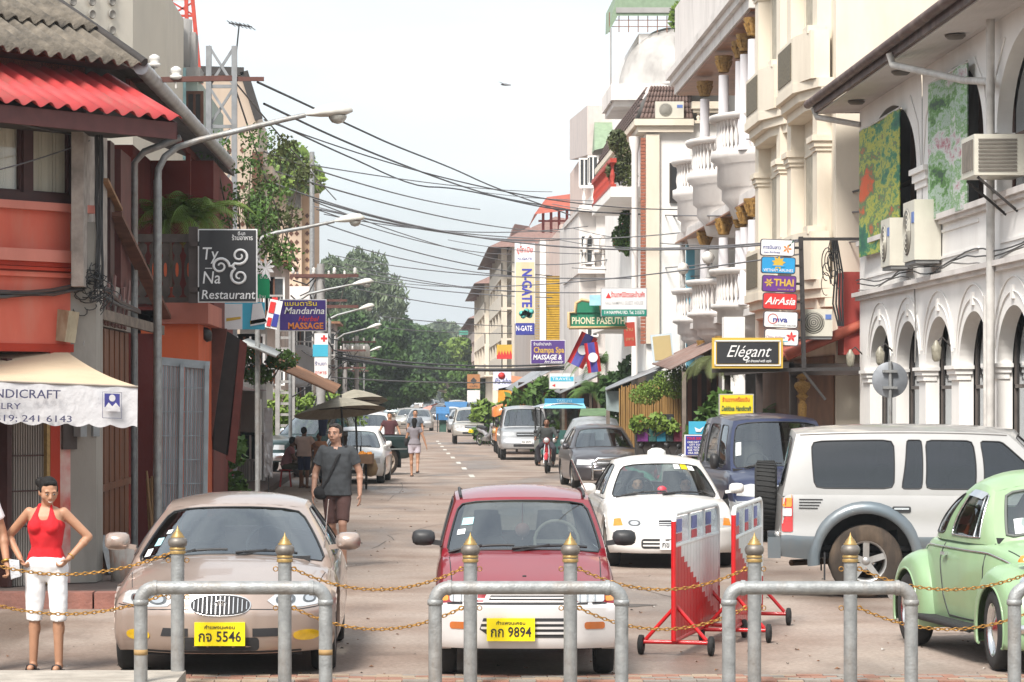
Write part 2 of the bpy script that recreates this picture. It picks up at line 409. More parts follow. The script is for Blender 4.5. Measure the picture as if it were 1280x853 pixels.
  m.tube(ring,.015,6,False);m.bar(c-Vector((.17,0,0)),c+Vector((.17,0,0)),.03);m.build('steering_wheel',wm or BLK,s.root)
 def proj(s,poly,axis,off=.006,thick=.02,step=.06,inner=None):
  """closed outline (2D) wrapped on the body: axis 'f' (x,z) from the front, 'r' rear, 'l'/'R' (y,z) sides, 't' (x,y) top"""
  bm = bmesh.new();vs = [bm.verts.new((p[0],p[1],0)) for p in poly];bm.faces.new(vs)
  for ax in (0,1):
   lo = min(p[ax] for p in poly);hi = max(p[ax] for p in poly);n = int((hi-lo)/step)
   for i in range(1,n+1):
    pt = [0,0,0];pt[ax] = lo+(hi-lo)*i/(n+1);no = [0,0,0];no[ax] = 1
    bmesh.ops.bisect_plane(bm,geom=bm.verts[:]+bm.edges[:]+bm.faces[:],plane_co=pt,plane_no=no)
  dirs = {'f':((0,1,0),lambda p:Vector((p.x,-3,p.y))),'r':((0,-1,0),lambda p:Vector((p.x,s.L+3,p.y))),
    'l':((1,0,0),lambda p:Vector((-4,p.x,p.y))),'R':((-1,0,0),lambda p:Vector((4,p.x,p.y))),'t':((0,0,-1),lambda p:Vector((p.x,p.y,5)))}
  dv,og = dirs[axis];dv = Vector(dv);hits = {}
  for v in bm.verts:
   h = None
   for bv in ([s.bvh,s.cbvh] if (axis == 't' and hasattr(s,'cbvh')) else [s.bvh]):
    r = bv.ray_cast(og(v.co),dv)
    if r[0] is not None and (h is None or (r[0]-og(v.co)).length < (h-og(v.co)).length):h = r[0]
   hits[v] = h
  known = [h for h in hits.values() if h is not None]
  for v in bm.verts:
   h = hits[v]
   if h is None:
    o = og(v.co);h = min(known,key=lambda q:(q-o-dv*(q-o).dot(dv)).length) if known else o;h = o + dv*(h-o).dot(dv)
   v.co = h - dv*off
  ex = bmesh.ops.extrude_face_region(bm,geom=bm.faces[:])
  for v in [g for g in ex['geom'] if isinstance(g,bmesh.types.BMVert)]:v.co += dv*thick
  bmesh.ops.recalc_face_normals(bm,faces=bm.faces)
  me = bpy.data.meshes.new('p');bm.to_mesh(me)
  for p_ in me.polygons:p_.use_smooth = True
  me.set_sharp_from_angle(angle=R(35))
  bm.free();return me
 def stick(s,name,poly,axis,m,off=.006,thick=.02,parent=None,step=.06,both=False,label=None):
  polys = [poly]+([[(-x,z) for x,z in poly]] if both else []);r = None
  for pl in polys:
   me = s.proj(pl,axis,off,thick,step);me.name = name;me.materials.append(m)
   o = bpy.data.objects.new(name,me);COL.objects.link(o);o.parent = parent or s.root
   if label:o['label'] = label
   r = r or o
  return r
 def wheels(s,style='spoke',steer=0,n=5,rimm=None,tyre_w=.19,tm=None):
  rw = s.sp['rw'];tw = tyre_w;proto = None;rr = rw*s.sp.get('rimf',.62)
  t = MB();t.lathe([(rr*.98,-tw/2+.01),(rr*1.05,-tw/2),(rw*.93,-tw/2),(rw*.985,-tw/2+.02),(rw,-tw/4),(rw,tw/4),(rw*.985,tw/2-.02),(rw*.93,tw/2),(rr*1.05,tw/2),(rr*.98,tw/2-.01)],28,axis='x')
  rm = MB();rm.lathe([(rr,tw/2-.005),(rr*.93,tw/2-.01),(rr*.88,tw/2-.045),(rr*.86,-tw/2)],24,axis='x')
  if style == 'spoke':
   rm.lathe([(0,tw/2-.02),(rr*.2,tw/2-.02),(rr*.24,tw/2-.05)],12,axis='x');
   for i in range(n):
    a = 2*pi*i/n+.3;rm.bar((tw/2-.04,cos(a)*rr*.15,sin(a)*rr*.15),(tw/2-.03,cos(a)*rr*.92,sin(a)*rr*.92),.035 if n < 8 else .02,rr*.3 if n < 8 else rr*.12,up=(0,cos(a+pi/2),sin(a+pi/2)))
   hub = MB();hub.lathe([(0,-.0),(rr*.87,-.0)],20,axis='x')
  else:
   rm.lathe([(0,tw/2-.005),(rr*.25,tw/2-.01),(rr*.5,tw/2-.03),(rr*.9,tw/2-.035)],20,axis='x')
  for yw in s.sp['axles']:
   for sx in (-1,1):
    e = bpy.data.objects.new('wheel',None);COL.objects.link(e);e.parent = s.root
    e.location = (sx*(s.sp['track'] if 'track' in s.sp else s.wid(yw)-tw/2-s.sp.get('win',.02)),yw,rw);e.rotation_euler = (0,0,(0 if sx > 0 else pi)+(steer if yw == s.sp['axles'][0] else 0));
    if proto is None:
     a = t.build('tyre',tm or RUB,e);b = rm.build('rim',rimm or RIM,e);proto = (a,b)
     if style == 'spoke':hub.build('brake_disc',DARK,e);
    else:
     share(proto[0],e,name='tyre');share(proto[1],e,name='rim')
 def plate(s,x,z,w,h,m,top,txt,face='f',dy=0):
  y = None
  r = s.bvh.ray_cast(Vector((x,-3,z)),Vector((0,1,0)))[0];y = (r.y if r is not None else 0)-.03-dy
  b = MB();b.box(x-w/2,x+w/2,y-.008,y+.03,z-h/2,z+h/2);
  o = b.build('number_plate',m,s.root);M = Mx((x,y-.009,z),(1,0,0),(0,0,1))
  if top:text(top,h*.2,M @ Matrix.Translation((0,h*.29,0)),PLK,o,bold=.01,width=w*.6,z=.001)
  text(txt,h*.62,M @ Matrix.Translation((0,-h*.12,0)),PLK,o,bold=.012,width=w*.84,z=.001)
 def mirror(s,x,y,z,m,w=.2,h=.13,d=.1,both=True):
  for sx in ((-1,1) if both else (x/abs(x),)):
   b = MB();n = 12;prof = []
   M = Matrix.Translation((sx*(abs(x)+w*.5),y,z))
   vs = [];fs = []
   for i,(f_,sc) in enumerate(((-d*.6,.25),(-d*.5,.6),(-d*.25,.88),(.0,1),(d*.4,1),(d*.42,.9))):
    for k in range(n):
     a = 2*pi*k/n;e = .65
     vs.append((w/2*sc*math.copysign(abs(cos(a))**e,cos(a)),f_,h/2*sc*math.copysign(abs(sin(a))**e,sin(a))))
   fs = [(i*n+k,i*n+(k+1)%n,(i+1)*n+(k+1)%n,(i+1)*n+k) for i in range(5) for k in range(n)]+[tuple(range(n)),tuple(range(5*n,6*n))]
   b.add(vs,fs,True,M);b.bar((sx*(abs(x)-.05),y+.02,z-h*.35),(sx*(abs(x)+w*.2),y+.01,z-h*.25),.05,.04)
   b.build('door_mirror',m,s.root)
 def wipers(s,xs,c=.05,ln=.55,m=None):
  for (x0,x1) in xs:
   k = s.sp['cab'];W = s.wid(k['b0'])*.92
   pts = [s.K(lerp(x0,x1,t)/W,0,c+.05*sin(t*pi*.6)) + Vector((0,-.02,.012)) for t in np.linspace(0,1,7)]
   b = MB();b.tube(pts,.011,5);b.bar(pts[0]+Vector((0,-.02,-.03)),pts[3]+Vector((0,-.012,.01)),.014);b.build('wiper',BLK,s.root)
 def patch_side(s,name,y0,y1,c0,c1,sx,m,off=.004,parent=None,n=10):
  b = MB();vs = [];ys = np.linspace(y0,y1,n);cs = np.linspace(c0,c1,n)
  for y in ys:
   for c in cs:
    p = s.S(sx,y,c);p.x += sx*off;vs.append(p)
  b.add(vs,[(i*n+j,i*n+j+1,(i+1)*n+j+1,(i+1)*n+j) for i in range(n-1) for j in range(n-1)],True)
  return b.build(name,m,parent or s.root)
 def seam(s,pts,axis='R',w=.007,name='seam'):
  """thin dark gap line along points"""
  b = MB();out = []
  dv,og = {'R':(Vector((-1,0,0)),lambda p:Vector((4,p[0],p[1]))),'l':(Vector((1,0,0)),lambda p:Vector((-4,p[0],p[1]))),
     'f':(Vector((0,1,0)),lambda p:Vector((p[0],-3,p[1]))),'t':(Vector((0,0,-1)),lambda p:Vector((p[0],p[1],5)))}[axis]
  for i in range(len(pts)-1):
   for t in np.linspace(0,1,5)[:-1 if i < len(pts)-2 else 5]:
    p = (lerp(pts[i][0],pts[i+1][0],t),lerp(pts[i][1],pts[i+1][1],t));r = s.bvh.ray_cast(og(p),dv)[0]
    if r is not None:out.append(r)
  if len(out) > 1:b.tube(out,w,4,False);b.build(name,BLK,s.root)
 def driver(s,side=1):
  k = s.sp['cab'];x = side*k['wr']*.5;zb = s.top(k['b0']+.2);c = Vector((x,k['b0']+1.0,zb-.05))
  return c
def wb(cab,y,c):
 """b for which the cabin side passes through length position y at height fraction c"""
 cc = c**cab.get('pw',.92);a0 = cab['b0']*(1-cc)+cab['r0']*cc;a1 = cab['b1']*(1-cc)+cab['r1']*cc;return (y-a0)/(a1-a0)
def win_y(cab,panels,lo=.1,hi=.88):
 """side windows given by length positions: (panel start, panel end, y_bottom_front, y_bottom_rear, y_top_rear, y_top_front)"""
 out = []
 for i,(p0,p1,a,b,c,d) in enumerate(panels):
  o = ((0,0) if p0 is None else (wb(cab,p0,0),0),(1,0) if p1 is None else (wb(cab,p1,0),0),(1,1) if p1 is None else (wb(cab,p1,1),1),(0,1) if p0 is None else (wb(cab,p0,1),1))
  out.append((o,((wb(cab,a,lo),lo),(wb(cab,b,lo),lo),(wb(cab,c,hi),hi),(wb(cab,d,hi),hi))))
 return out
def rrect(x0,x1,z0,z1,r=.03,n=4):
 out = []
 for cx,cz,a0 in ((x1-r,z0+r,-pi/2),(x1-r,z1-r,0),(x0+r,z1-r,pi/2),(x0+r,z0+r,pi)):
  for i in range(n+1):a = a0+pi/2*i/n;out.append((cx+r*cos(a),cz+r*sin(a)))
 return out
def oval(cx,cz,a,b,n=28,p=2.3):
 return [(cx+a*math.copysign(abs(cos(t))**(2/p),cos(t)),cz+b*math.copysign(abs(sin(t))**(2/p),sin(t))) for t in np.linspace(0,2*pi,n,endpoint=False)]
def win_row(bs,lo=.08,hi=.9,slant0=0,slant1=0,gap=.025):
 """side windows between the pillar positions bs"""
 w = []
 for i in range(len(bs)-1):
  a,b = bs[i],bs[i+1];w.append((a,b,((a+gap,lo),(b-gap,lo),(b-gap,hi),(a+gap,hi))))
 return w
# ================================================================== ground and near street furniture
def ground():
 m = mat('road_dust',(.335,.278,.24),.9,var=.12,scale=.6,bump=.55,bscale=35,col2=(.22,.155,.12),dirt=(.42,.345,.29),dirtamt=.7,dscale=.35)
 nt = m.node_tree;n = nt.nodes;l = nt.links.new;b = n['Principled BSDF']
 # damp patches: darker and smoother, drawn out along the road
 tc = n.new('ShaderNodeTexCoord');mp = n.new('ShaderNodeMapping');mp.inputs['Scale'].default_value = (.30,.075,1);mp.inputs['Location'].default_value = (.9,2.2,0)
 nz = n.new('ShaderNodeTexNoise');nz.inputs['Scale'].default_value = 1.6;nz.inputs['Detail'].default_value = 7;rp = n.new('ShaderNodeValToRGB');rp.color_ramp.elements[0].position = .50;rp.color_ramp.elements[1].position = .62
 l(tc.outputs['Object'],mp.inputs[0]);l(mp.outputs[0],nz.inputs['Vector']);l(nz.outputs[0],rp.inputs[0])
 old = b.inputs['Base Color'].links[0].from_socket;mx = n.new('ShaderNodeMix');mx.data_type = 'RGBA';mx.blend_type = 'MULTIPLY';mx.inputs['B'].default_value = (.62,.60,.58,1)
 l(old,mx.inputs['A']);l(rp.outputs[0],mx.inputs['Factor'])
 # fine grit
 g = n.new('ShaderNodeTexNoise');g.inputs['Scale'].default_value = 22;g.inputs['Detail'].default_value = 8;gr = n.new('ShaderNodeValToRGB');gr.color_ramp.elements[0].position = .35;gr.color_ramp.elements[1].position = .65
 gr.color_ramp.elements[0].color = (.8,.79,.78,1);gr.color_ramp.elements[1].color = (1.08,1.08,1.08,1);l(tc.outputs['Object'],g.inputs['Vector']);l(g.outputs[0],gr.inputs[0])
 m2 = n.new('ShaderNodeMix');m2.data_type = 'RGBA';m2.blend_type = 'MULTIPLY';m2.inputs['Factor'].default_value = 1;l(mx.outputs['Result'],m2.inputs['A']);l(gr.outputs[0],m2.inputs['B'])
 l(m2.outputs['Result'],b.inputs['Base Color'])
 rr = n.new('ShaderNodeMapRange');rr.inputs['To Min'].default_value = .88;rr.inputs['To Max'].default_value = .42;l(rp.outputs[0],rr.inputs['Value']);l(rr.outputs[0],b.inputs['Roughness'])
 g = MB();ys = [-60,0,20,40,80,160,320,640,1300,5000];xs = [-3000,-300,-40,-8,0,8,40,300,3000]
 g.add([(x,y,0) for y in ys for x in xs],[(j*9+i,j*9+i+1,(j+1)*9+i+1,(j+1)*9+i) for j in range(9) for i in range(8)]);g.build('road',m,kind='structure')
 # painted centre dashes
 wp = mat('road_paint',(.62,.6,.55),.8,var=.35,scale=9,bump=.2);dm = None
 rd = bpy.data.objects['road']
 for i,(px,py) in enumerate([(589.6,595.4),(580.2,586),(573.2,579),(566,572.4),(560.3,567.3),(556,562.5),(552.5,558.5),(549.5,555),(547,552)]):
  Y = GY(py);b_ = MB();x = PX(px,Y);b_.box(x-.07,x+.07,Y-1.3,Y+1.3,.004,.008);b_.build('road_dash',wp,rd)
 # pothole patches, litter and drain cover
 dk = mat('tar_patch',(.09,.075,.065),.7,var=.3,bump=.4)
 for (x,y,a,c) in ((3.0,43.5,.9,.25),(2.1,30.2,.40,.12)):
  q = MB();k = 18;q.add([(x+a*cos(t)*(1+.2*sin(3*t)),y+c*2*sin(t)*(1+.15*cos(5*t)),.004) for t in np.linspace(0,2*pi,k,endpoint=False)],[tuple(range(k))]);q.build('tar_patch',dk,None,kind='structure')
 rnd = random.Random(4)
 lm = [mat('litter_dark',(.05,.04,.035),.9),mat('litter_leaf',(.20,.09,.04),.9),mat('litter_paper',(.6,.58,.55),.8)]
 for i,nm in enumerate(('scattered dark grit and small stones on the road','scattered brown dead leaves on the road','scattered scraps of paper on the road')):
  q = MB()
  for _ in range((240,260,26)[i]):
   y = 22.6+rnd.random()**1.6*45;x = rnd.uniform(-5,6.5) if y > 26 else rnd.uniform(-4,7);s = rnd.uniform(.008,.026)*(1.3 if i else 1);a = rnd.random()*pi
   q.add([(x+s*cos(a),y+s*sin(a),.006),(x-s*sin(a)*.7,y+s*cos(a)*.7,.012+s*.3),(x-s*cos(a),y-s*sin(a),.006),(x+s*sin(a)*.7,y-s*cos(a)*.7,.014)],[(0,1,2,3)])
  tag(q.build('litter',lm[i]),nm,'litter',kind='stuff')
 q = MB()
 for (x,y,n_,dx,dy) in ((-2.6,26,14,.35,.5),(3.4,29,10,-.3,.7),(-1.2,40,16,.25,1.4),(2.6,50,14,-.3,1.6),(.2,33,12,.5,.3),(-.6,60,12,.1,2.2),(5,38,10,-.6,.4)):
  pts = [Vector((x,y,.004))]
  for _ in range(n_):pts.append(pts[-1]+Vector((dx*rnd.uniform(-.3,1),dy*rnd.uniform(.1,1),0)))
  for a,b in zip(pts[:-1],pts[1:]):w = Vector((rnd.uniform(.003,.009),rnd.uniform(.005,.015),0));q.add([a-w,a+w,b+w,b-w],[(0,1,2,3)])
 tag(q.build('road_cracks',dk),'thin dark cracks wandering over the road surface','cracks',kind='stuff')
 # near pavement with brick pavers, concrete plinth on the left
 pv = mat('paver_bed',(.25,.20,.16),.95,bump=.3);q = MB();q.box(-9,12,8,22.55,-.05,.010);pave = q.build('near_pavement',pv,kind='structure')
 bm_ = [mat('paver_'+c,k,.9,bump=.4,var=.25) for c,k in (('red',(.33,.17,.12)),('buff',(.38,.29,.21)),('grey',(.28,.25,.22)))]
 pr = [MB().box(-.098,.098,-.048,.048,.004,.022).build('brick',m_,pave) for m_ in bm_]
 for o in pr:o.location = (-1.9,22.05,0)
 for r_ in range(5):
  for c in range(46):
   if (r_,c) in ((0,0),):continue
   x = -1.85+c*.205+(.1 if r_ % 2 else 0);y = 22.06+r_*.105
   if x > 7.3:continue
   share(pr[rnd.choice((0,0,1,1,2))],pave,(x,y,rnd.uniform(-.003,.003)),name='brick')
 cm = mat('concrete_plinth',(.40,.36,.31),.9,var=.25,bump=.5,dirt=(.2,.17,.14),dscale=2)
 q = MB();q.box(-6,-1.74,20.4,21.78,0,.125);pl = q.build('concrete_plinth',cm);tag(pl,'low concrete plinth under the leftmost bollard','plinth')
 # left kerb: reddish stones before the corner house
 km = mat('kerb_red',(.30,.13,.10),.9,var=.3,bump=.5,dirt=(.12,.08,.07));q = MB();q.box(-14,-2.75,30.0,36,-.05,.15);lp = q.build('left_pavement',mat('pavement_dark',(.16,.12,.105),.9,bump=.4),kind='structure')
 for i in range(12):
  x1 = -2.72-i*.62;q = MB();q.box(x1-.6,x1,29.72+rnd.uniform(-.01,.01),30.0,-.05,.165+rnd.uniform(-.006,.006));q.build('kerb_stone',km,lp)
 q = MB();q.box(-20,-3.3,36,420,-.05,.14);q.build('left_pavement_far',_m['pavement_dark'],kind='structure')
 q = MB();q.box(5.9,7.5,34,330,-.05,.14);q.box(7.5,30,49,330,-.05,.1);q.build('right_pavement',mat('pavement_pale',(.35,.30,.26),.9,bump=.3),kind='structure')
GALV = mat('galvanised',(.32,.33,.33),.5,.35,var=.3,scale=14,bump=.25,bscale=60,dirt=(.22,.14,.08),dirtamt=.35,dscale=4)
GOLD = mat('gold_paint',(.38,.25,.09),.45,.4,var=.3,scale=30,dirt=(.2,.14,.08),dscale=9)
CHN = mat('chain_gold',(.42,.22,.055),.4,.7,var=.35,scale=30)
def street_metal():
 YB = 21.72
 lab = {222:'grey pipe bollard with gold finial nearest the woman in red, on the concrete plinth',356:'grey pipe bollard with gold finial before the right side of the beige saloon',
   588:'grey pipe bollard with gold finial before the left headlamp of the dark red hatchback',713:'grey pipe bollard with gold finial before the right headlamp of the dark red hatchback',
   943:'grey pipe bollard with gold finial beside the red and white barriers',1063:'grey pipe bollard with gold finial in front of the off-roader wheel',
   -60:'grey pipe bollard just beyond the left edge',1310:'grey pipe bollard just beyond the right edge by the mint car'}
 first = None;pos = {}
 def finial():
  b = MB();b.lathe([(.056,1.0),(.056,1.03),(.050,1.035)],18);b.lathe([(.050,1.035),(.068,1.055),(.074,1.085),(.066,1.11),(.045,1.125)],20);f0 = b
  g = MB();g.lathe([(.060,.985),(.062,1.0),(.058,1.012)],18);g.lathe([(.060,1.02),(.062,1.032),(.055,1.04)],18);g.lathe([(.050,1.118),(.052,1.13),(.040,1.14),(.040,1.15),(.030,1.158),(.030,1.166),(.019,1.172),(.018,1.18),(.009,1.19),(.0,1.225)],16);return f0,g
 for px in (222,356,588,713,943,1063,-60,1310):
  z0 = .125 if px in (222,-60) else .01;x = PX(px,YB);pos[px] = (x,YB,z0)
  t = thing('bollard',lab[px],'bollard',(x,YB,z0),0,'bollards joined by gold chains');sc = (1.10 if z0 > .1 else 1.165)/1.225;t.scale = (1,1,sc)
  if first is None:
   b = MB();b.lathe([(.051,-.02),(.051,1.0)],20);p_ = b.build('post',GALV,t);f0,g = finial();k_ = f0.build('knob',mat('bollard_knob',(.20,.18,.16),.5,.4,var=.4,scale=20),t);g_ = g.build('finial',GOLD,t)
   r = MB();r.tube([(.051+.018+.018*cos(a),0,.018*sin(a)) for a in np.linspace(0,2*pi,12)],.004,5,False);r_ = r.build('ring',CHN,t,loc=(0,0,.93));r_.location = (0,0,.93)
   first = (p_,k_,g_,r_)
  else:
   for o in first[:3]:share(o,t)
   share(first[3],t,(0,0,.93))
  share(first[3],t,(0,0,.62));share(first[3],t,(0,0,.93),(0,0,pi));share(first[3],t,(0,0,.62),(0,0,pi))
 # chains
 link = MB();
 def chain(a,b,sag,label):
  a,b = Vector(a),Vector(b);n = 60;pts = [a.lerp(b,t)-Vector((0,0,sag*4*t*(1-t))) for t in np.linspace(0,1,n)]
  ln = sum((pts[i+1]-pts[i]).length for i in range(n-1));k = int(ln/.034);cum = [0]
  for i in range(n-1):cum.append(cum[-1]+(pts[i+1]-pts[i]).length)
  q = MB()
  for i in range(k+1):
   d = ln*i/k;s = min(max(np.searchsorted(cum,d)-1,0),n-2);p = pts[s].lerp(pts[s+1],(d-cum[s])/(cum[s+1]-cum[s]));t = (pts[s+1]-pts[s]).normalized()
   u = Vector((0,1,0)) if i % 2 else t.cross(Vector((0,1,0))).normalized();u = (u+t.cross(u)*.35).normalized()
   q.tube([p+t*(.022*cos(w))+u*(.012*sin(w)) for w in np.linspace(0,2*pi,9)],.0045,4,False)
  o = thing('chain',label,'chain',(a.x,a.y,0),0,'gold chains between the bollards',w=True);q.build('links',CHN,o,kind='stuff')
 spans = [(-60,222,'left of the leftmost bollard, passing the woman in red'),(356,588,'between the beige saloon and the dark red hatchback'),(713,943,'between the dark red hatchback and the barriers'),(1063,1310,'across the mint car')]
 for a,b,w in spans:
  for z,nm,sg in ((.93,'upper',.155),(.62,'lower',.16)):
   pa,pb = pos[a],pos[b];chain((pa[0]+.07,YB,pa[2]+z*.95),(pb[0]-.07,YB,pb[2]+z*.95),sg,f'{nm} gold chain {w}')
 # pipe hoops
 YH = 20.9
 for (x0,x1,lab_) in ((176,407,'grey pipe hoop barrier in front of the beige saloon'),(544,777,'grey pipe hoop barrier in front of the dark red hatchback'),(911,1139,'grey pipe hoop barrier in front of the off-roader'),(1268,1500,'grey pipe hoop barrier at the right edge before the mint car')):
  X0,X1 = PX(x0,YH),PX(x1,YH);r = .049;zt = 2.2-(735-495)*YH/3600;c = .10
  t = thing('pipe_hoop',lab_,'barrier',((X0+X1)/2,YH,0),0,'pipe hoop barriers',w=True)
  arc = lambda cx,sgn:[(cx+sgn*c*cos(a),YH,zt-c+c*sin(a)) for a in np.linspace(0,pi/2,7)]
  for X,s_ in ((X0,-1),(X1,1)):
   q = MB();q.tube([(X,YH,0),(X,YH,zt-c)],r,16);q.build('leg',GALV,t)
   q = MB();q.tube(arc(X-s_*c,s_),r*1.02,16);q.lathe([(r*1.02,-.025),(r*1.16,-.022),(r*1.16,.012),(r*1.02,.015)],16,Matrix.Translation((X,YH,zt-c-.0)));q.tube([(X-s_*c-s_*.018,YH,zt),(X-s_*c+s_*.012,YH,zt)],r*1.15,16);q.build('elbow',GALV,t)
  q = MB();q.tube([(X0+c,YH,zt),(X1-c,YH,zt)],r,16);q.build('crossbar',GALV,t)
  if x0 < 500:
   for X in (X0,X1):q = MB();q.lathe([(r*1.01,-.02),(r*1.03,-.02),(r*1.03,.02),(r*1.01,.02)],16,Matrix.Translation((X,YH,.34)));q.build('rust_band',mat('rust_band',(.38,.24,.10),.8),t)
def road_barriers():
 red = mat('barrier_red',(.55,.008,.012),.4,var=.15,coat=.3,bump=.1);wh = mat('barrier_white',(.78,.80,.80),.4,var=.12,coat=.3);rub = RUB
 shm = glass('barrier_sheet',(.75,.8,.82),.25,.12);pic = [mat('print_blue',(.13,.16,.42),.5),mat('print_red',(.55,.04,.06),.5)]
 for bi,(a,b_,lab) in enumerate((((PX(842,24.3),24.3),(PX(897,26.6),26.6),'wheeled red and white steel barrier nearer the dark red hatchback'),((PX(917,25.6),25.6),(PX(951,28.0),28.0),'wheeled red and white steel barrier behind the bollard, farther right'))):
  A = Vector((a[0],a[1],0));B = Vector((b_[0],b_[1],0));ln = (B-A).length;d = (B-A).normalized();ang = math.atan2(d.y,d.x)
  t = thing('road_barrier',lab,'barrier',A,ang,'wheeled red and white barriers')
  H = 1.20;n = 15;z0 = .13
  q = MB();q.tube([(0,0,z0),(0,0,H-.06)],.022,8);q.build('end_post',red,t)
  q = MB();q.tube([(0,0,H-.10),(.02,0,H-.03),(.08,0,H),(ln-.10,0,H),(ln-.03,0,H-.03),(ln,0,H-.10),(ln,0,.45)],.022,8);q.build('frame',wh,t)
  q = MB();q.tube([(ln,0,.45),(ln,0,z0)],.022,8);q.build('end_post',red,t)
  q = MB();q.tube([(0,0,.93),(ln,0,.93)],.018,8);q.build('rail',wh,t);q = MB();q.tube([(0,0,z0),(ln,0,z0)],.022,8);q.build('bottom_rail',red,t)
  for i in range(n):
   x = ln*(i+.5)/n;zs = z0+(.93-z0)*max(.06,(1-(i)/n)) if i > 1 else .93;w = ln/n*.46
   if zs > z0+.02:q = MB();q.box(x-w,x+w,-.012,.012,z0,zs);q.build('slat',red,t)
   if zs < .92:q = MB();q.box(x-w,x+w,-.012,.012,zs,.93);q.build('slat',wh,t)
  for x in (ln*.33,ln*.66):q = MB();q.tube([(x,0,.93),(x,0,H)],.014,6);q.build('divider',wh,t)
  sh_ = MB();sh_.box(.03,ln-.03,-.004,.004,.95,H-.03);sh_.build('clear_sheet',shm,t)
  for k in range(3):
   x0 = .08+k*ln*.33;q = MB();q.box(x0+.02,x0+ln*.12,-.010,-.006,1.04,H-.05);q.build('printed_panel',pic[0],t);q = MB();q.box(x0+.02,x0+ln*.12,-.010,-.006,.96,1.03);q.build('printed_panel',pic[1],t)
  for x in (.12,ln-.35):
   for s_ in (-1,1):
    q = MB();q.tube([(x,0,.42),(x,s_*.26,.13)],.018,6);q.build('stay',red,t)
    q = MB();q.lathe([(.02,-.022),(.06,-.024),(.082,-.018),(.085,0),(.082,.018),(.06,.024),(.02,.022)],16,Matrix.Translation((x,s_*.30,.085)),'y');q.build('wheel',rub,t)
   q = MB();q.tube([(x,-.29,.11),(x,.29,.11)],.02,6);q.build('axle',red,t)
# ================================================================== buildings, right-hand side
def plaster(n,c,**k):return mat('plaster_'+n,c,.85,var=k.pop('var',.08),scale=k.pop('scale',1.5),streak=.5,bump=k.pop('bump',.15),bscale=25,**k)
WHT = plaster('white',(.88,.86,.83),dirt=(.60,.55,.51),dirtamt=.3,dscale=.5)
CRM = plaster('cream',(.74,.665,.55),dirt=(.50,.42,.33),dirtamt=.5,dscale=.6)
STN = plaster('old_white',(.72,.68,.65),dirt=(.36,.33,.31),dirtamt=.45,dscale=.9)
PNK = plaster('pale_pink',(.62,.50,.45),dirt=(.45,.36,.32),dirtamt=.4)
CON = plaster('concrete_grey',(.36,.35,.34),dirt=(.16,.15,.14),dirtamt=.6,dscale=.8,var=.2)
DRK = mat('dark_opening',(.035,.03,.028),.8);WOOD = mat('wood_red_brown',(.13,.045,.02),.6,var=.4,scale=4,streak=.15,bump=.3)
WGL = glass('window_glass',(.35,.40,.42),.04,.12);TIL = mat('tile_red',(.42,.09,.05),.75,var=.35,scale=4,bump=.3,dirt=(.16,.05,.04),dirtamt=.5,dscale=1.4)
TBR = mat('tile_brown',(.17,.115,.10),.8,var=.3,scale=4,bump=.3);PVC = mat('pvc_white',(.62,.60,.57),.5,dirt=(.35,.3,.26),dirtamt=.4)
ACW = mat('ac_cream',(.60,.58,.50),.5,var=.06,dirt=(.35,.3,.25),dirtamt=.3);GRN = mat('green_sheet',(.22,.30,.20),.6,var=.2)
_bal = {}
def baluster(par,x,y,z,h,m,r=.06):
 key = (round(h,2),m.name,r)
 if key not in _bal:
  b = MB();b.lathe([(r*.8,0),(r*.8,h*.08),(r*.45,h*.14),(r,h*.36),(r*.85,h*.5),(r*.4,h*.74),(r*.6,h*.88),(r*.8,h*.93),(r*.8,h)],8)
  o = b.build('baluster',m,par);_bal[key] = o
  o.location = (x,y,z);return o
 return share(_bal[key],par,(x,y,z),name='baluster')
def ac_unit(lab,X,Y,z,w=.85,h=.6,d=.32,ang=0,fan=True):
 t = thing('air_conditioner',lab,'air conditioner',(X,Y,z),ang);b = MB();b.box(-w/2,w/2,0,d,0,h);b.build('case',ACW,t)
 g = MB();g.lathe([(.0,-.006),(h*.40,-.006),(h*.40,.0)],20,Matrix.Translation((-w*.14,0,h/2)),'y');g.build('fan_recess',mat('ac_fan',(.22,.21,.19),.6),t)
 f = MB()
 for k in range(5):f.tube([(-w*.14+cos(a)*h*.08*(k+.6),-.014,h/2+sin(a)*h*.08*(k+.6)) for a in np.linspace(0,2*pi,15)],.005,4,False)
 f.build('fan_grille',ACW,t,kind='stuff');b = MB();b.box(-w*.48,w*.48,.02,d-.02,-.05,-.003);b.build('bracket',CHR if 0 else mat('bracket_grey',(.2,.2,.2),.6),t)
 s = MB();s.box(w*.26,w*.46,-.008,-.001,h*.62,h*.8);s.build('label_plate',mat('label_blue',(.12,.2,.5),.5),t);return t
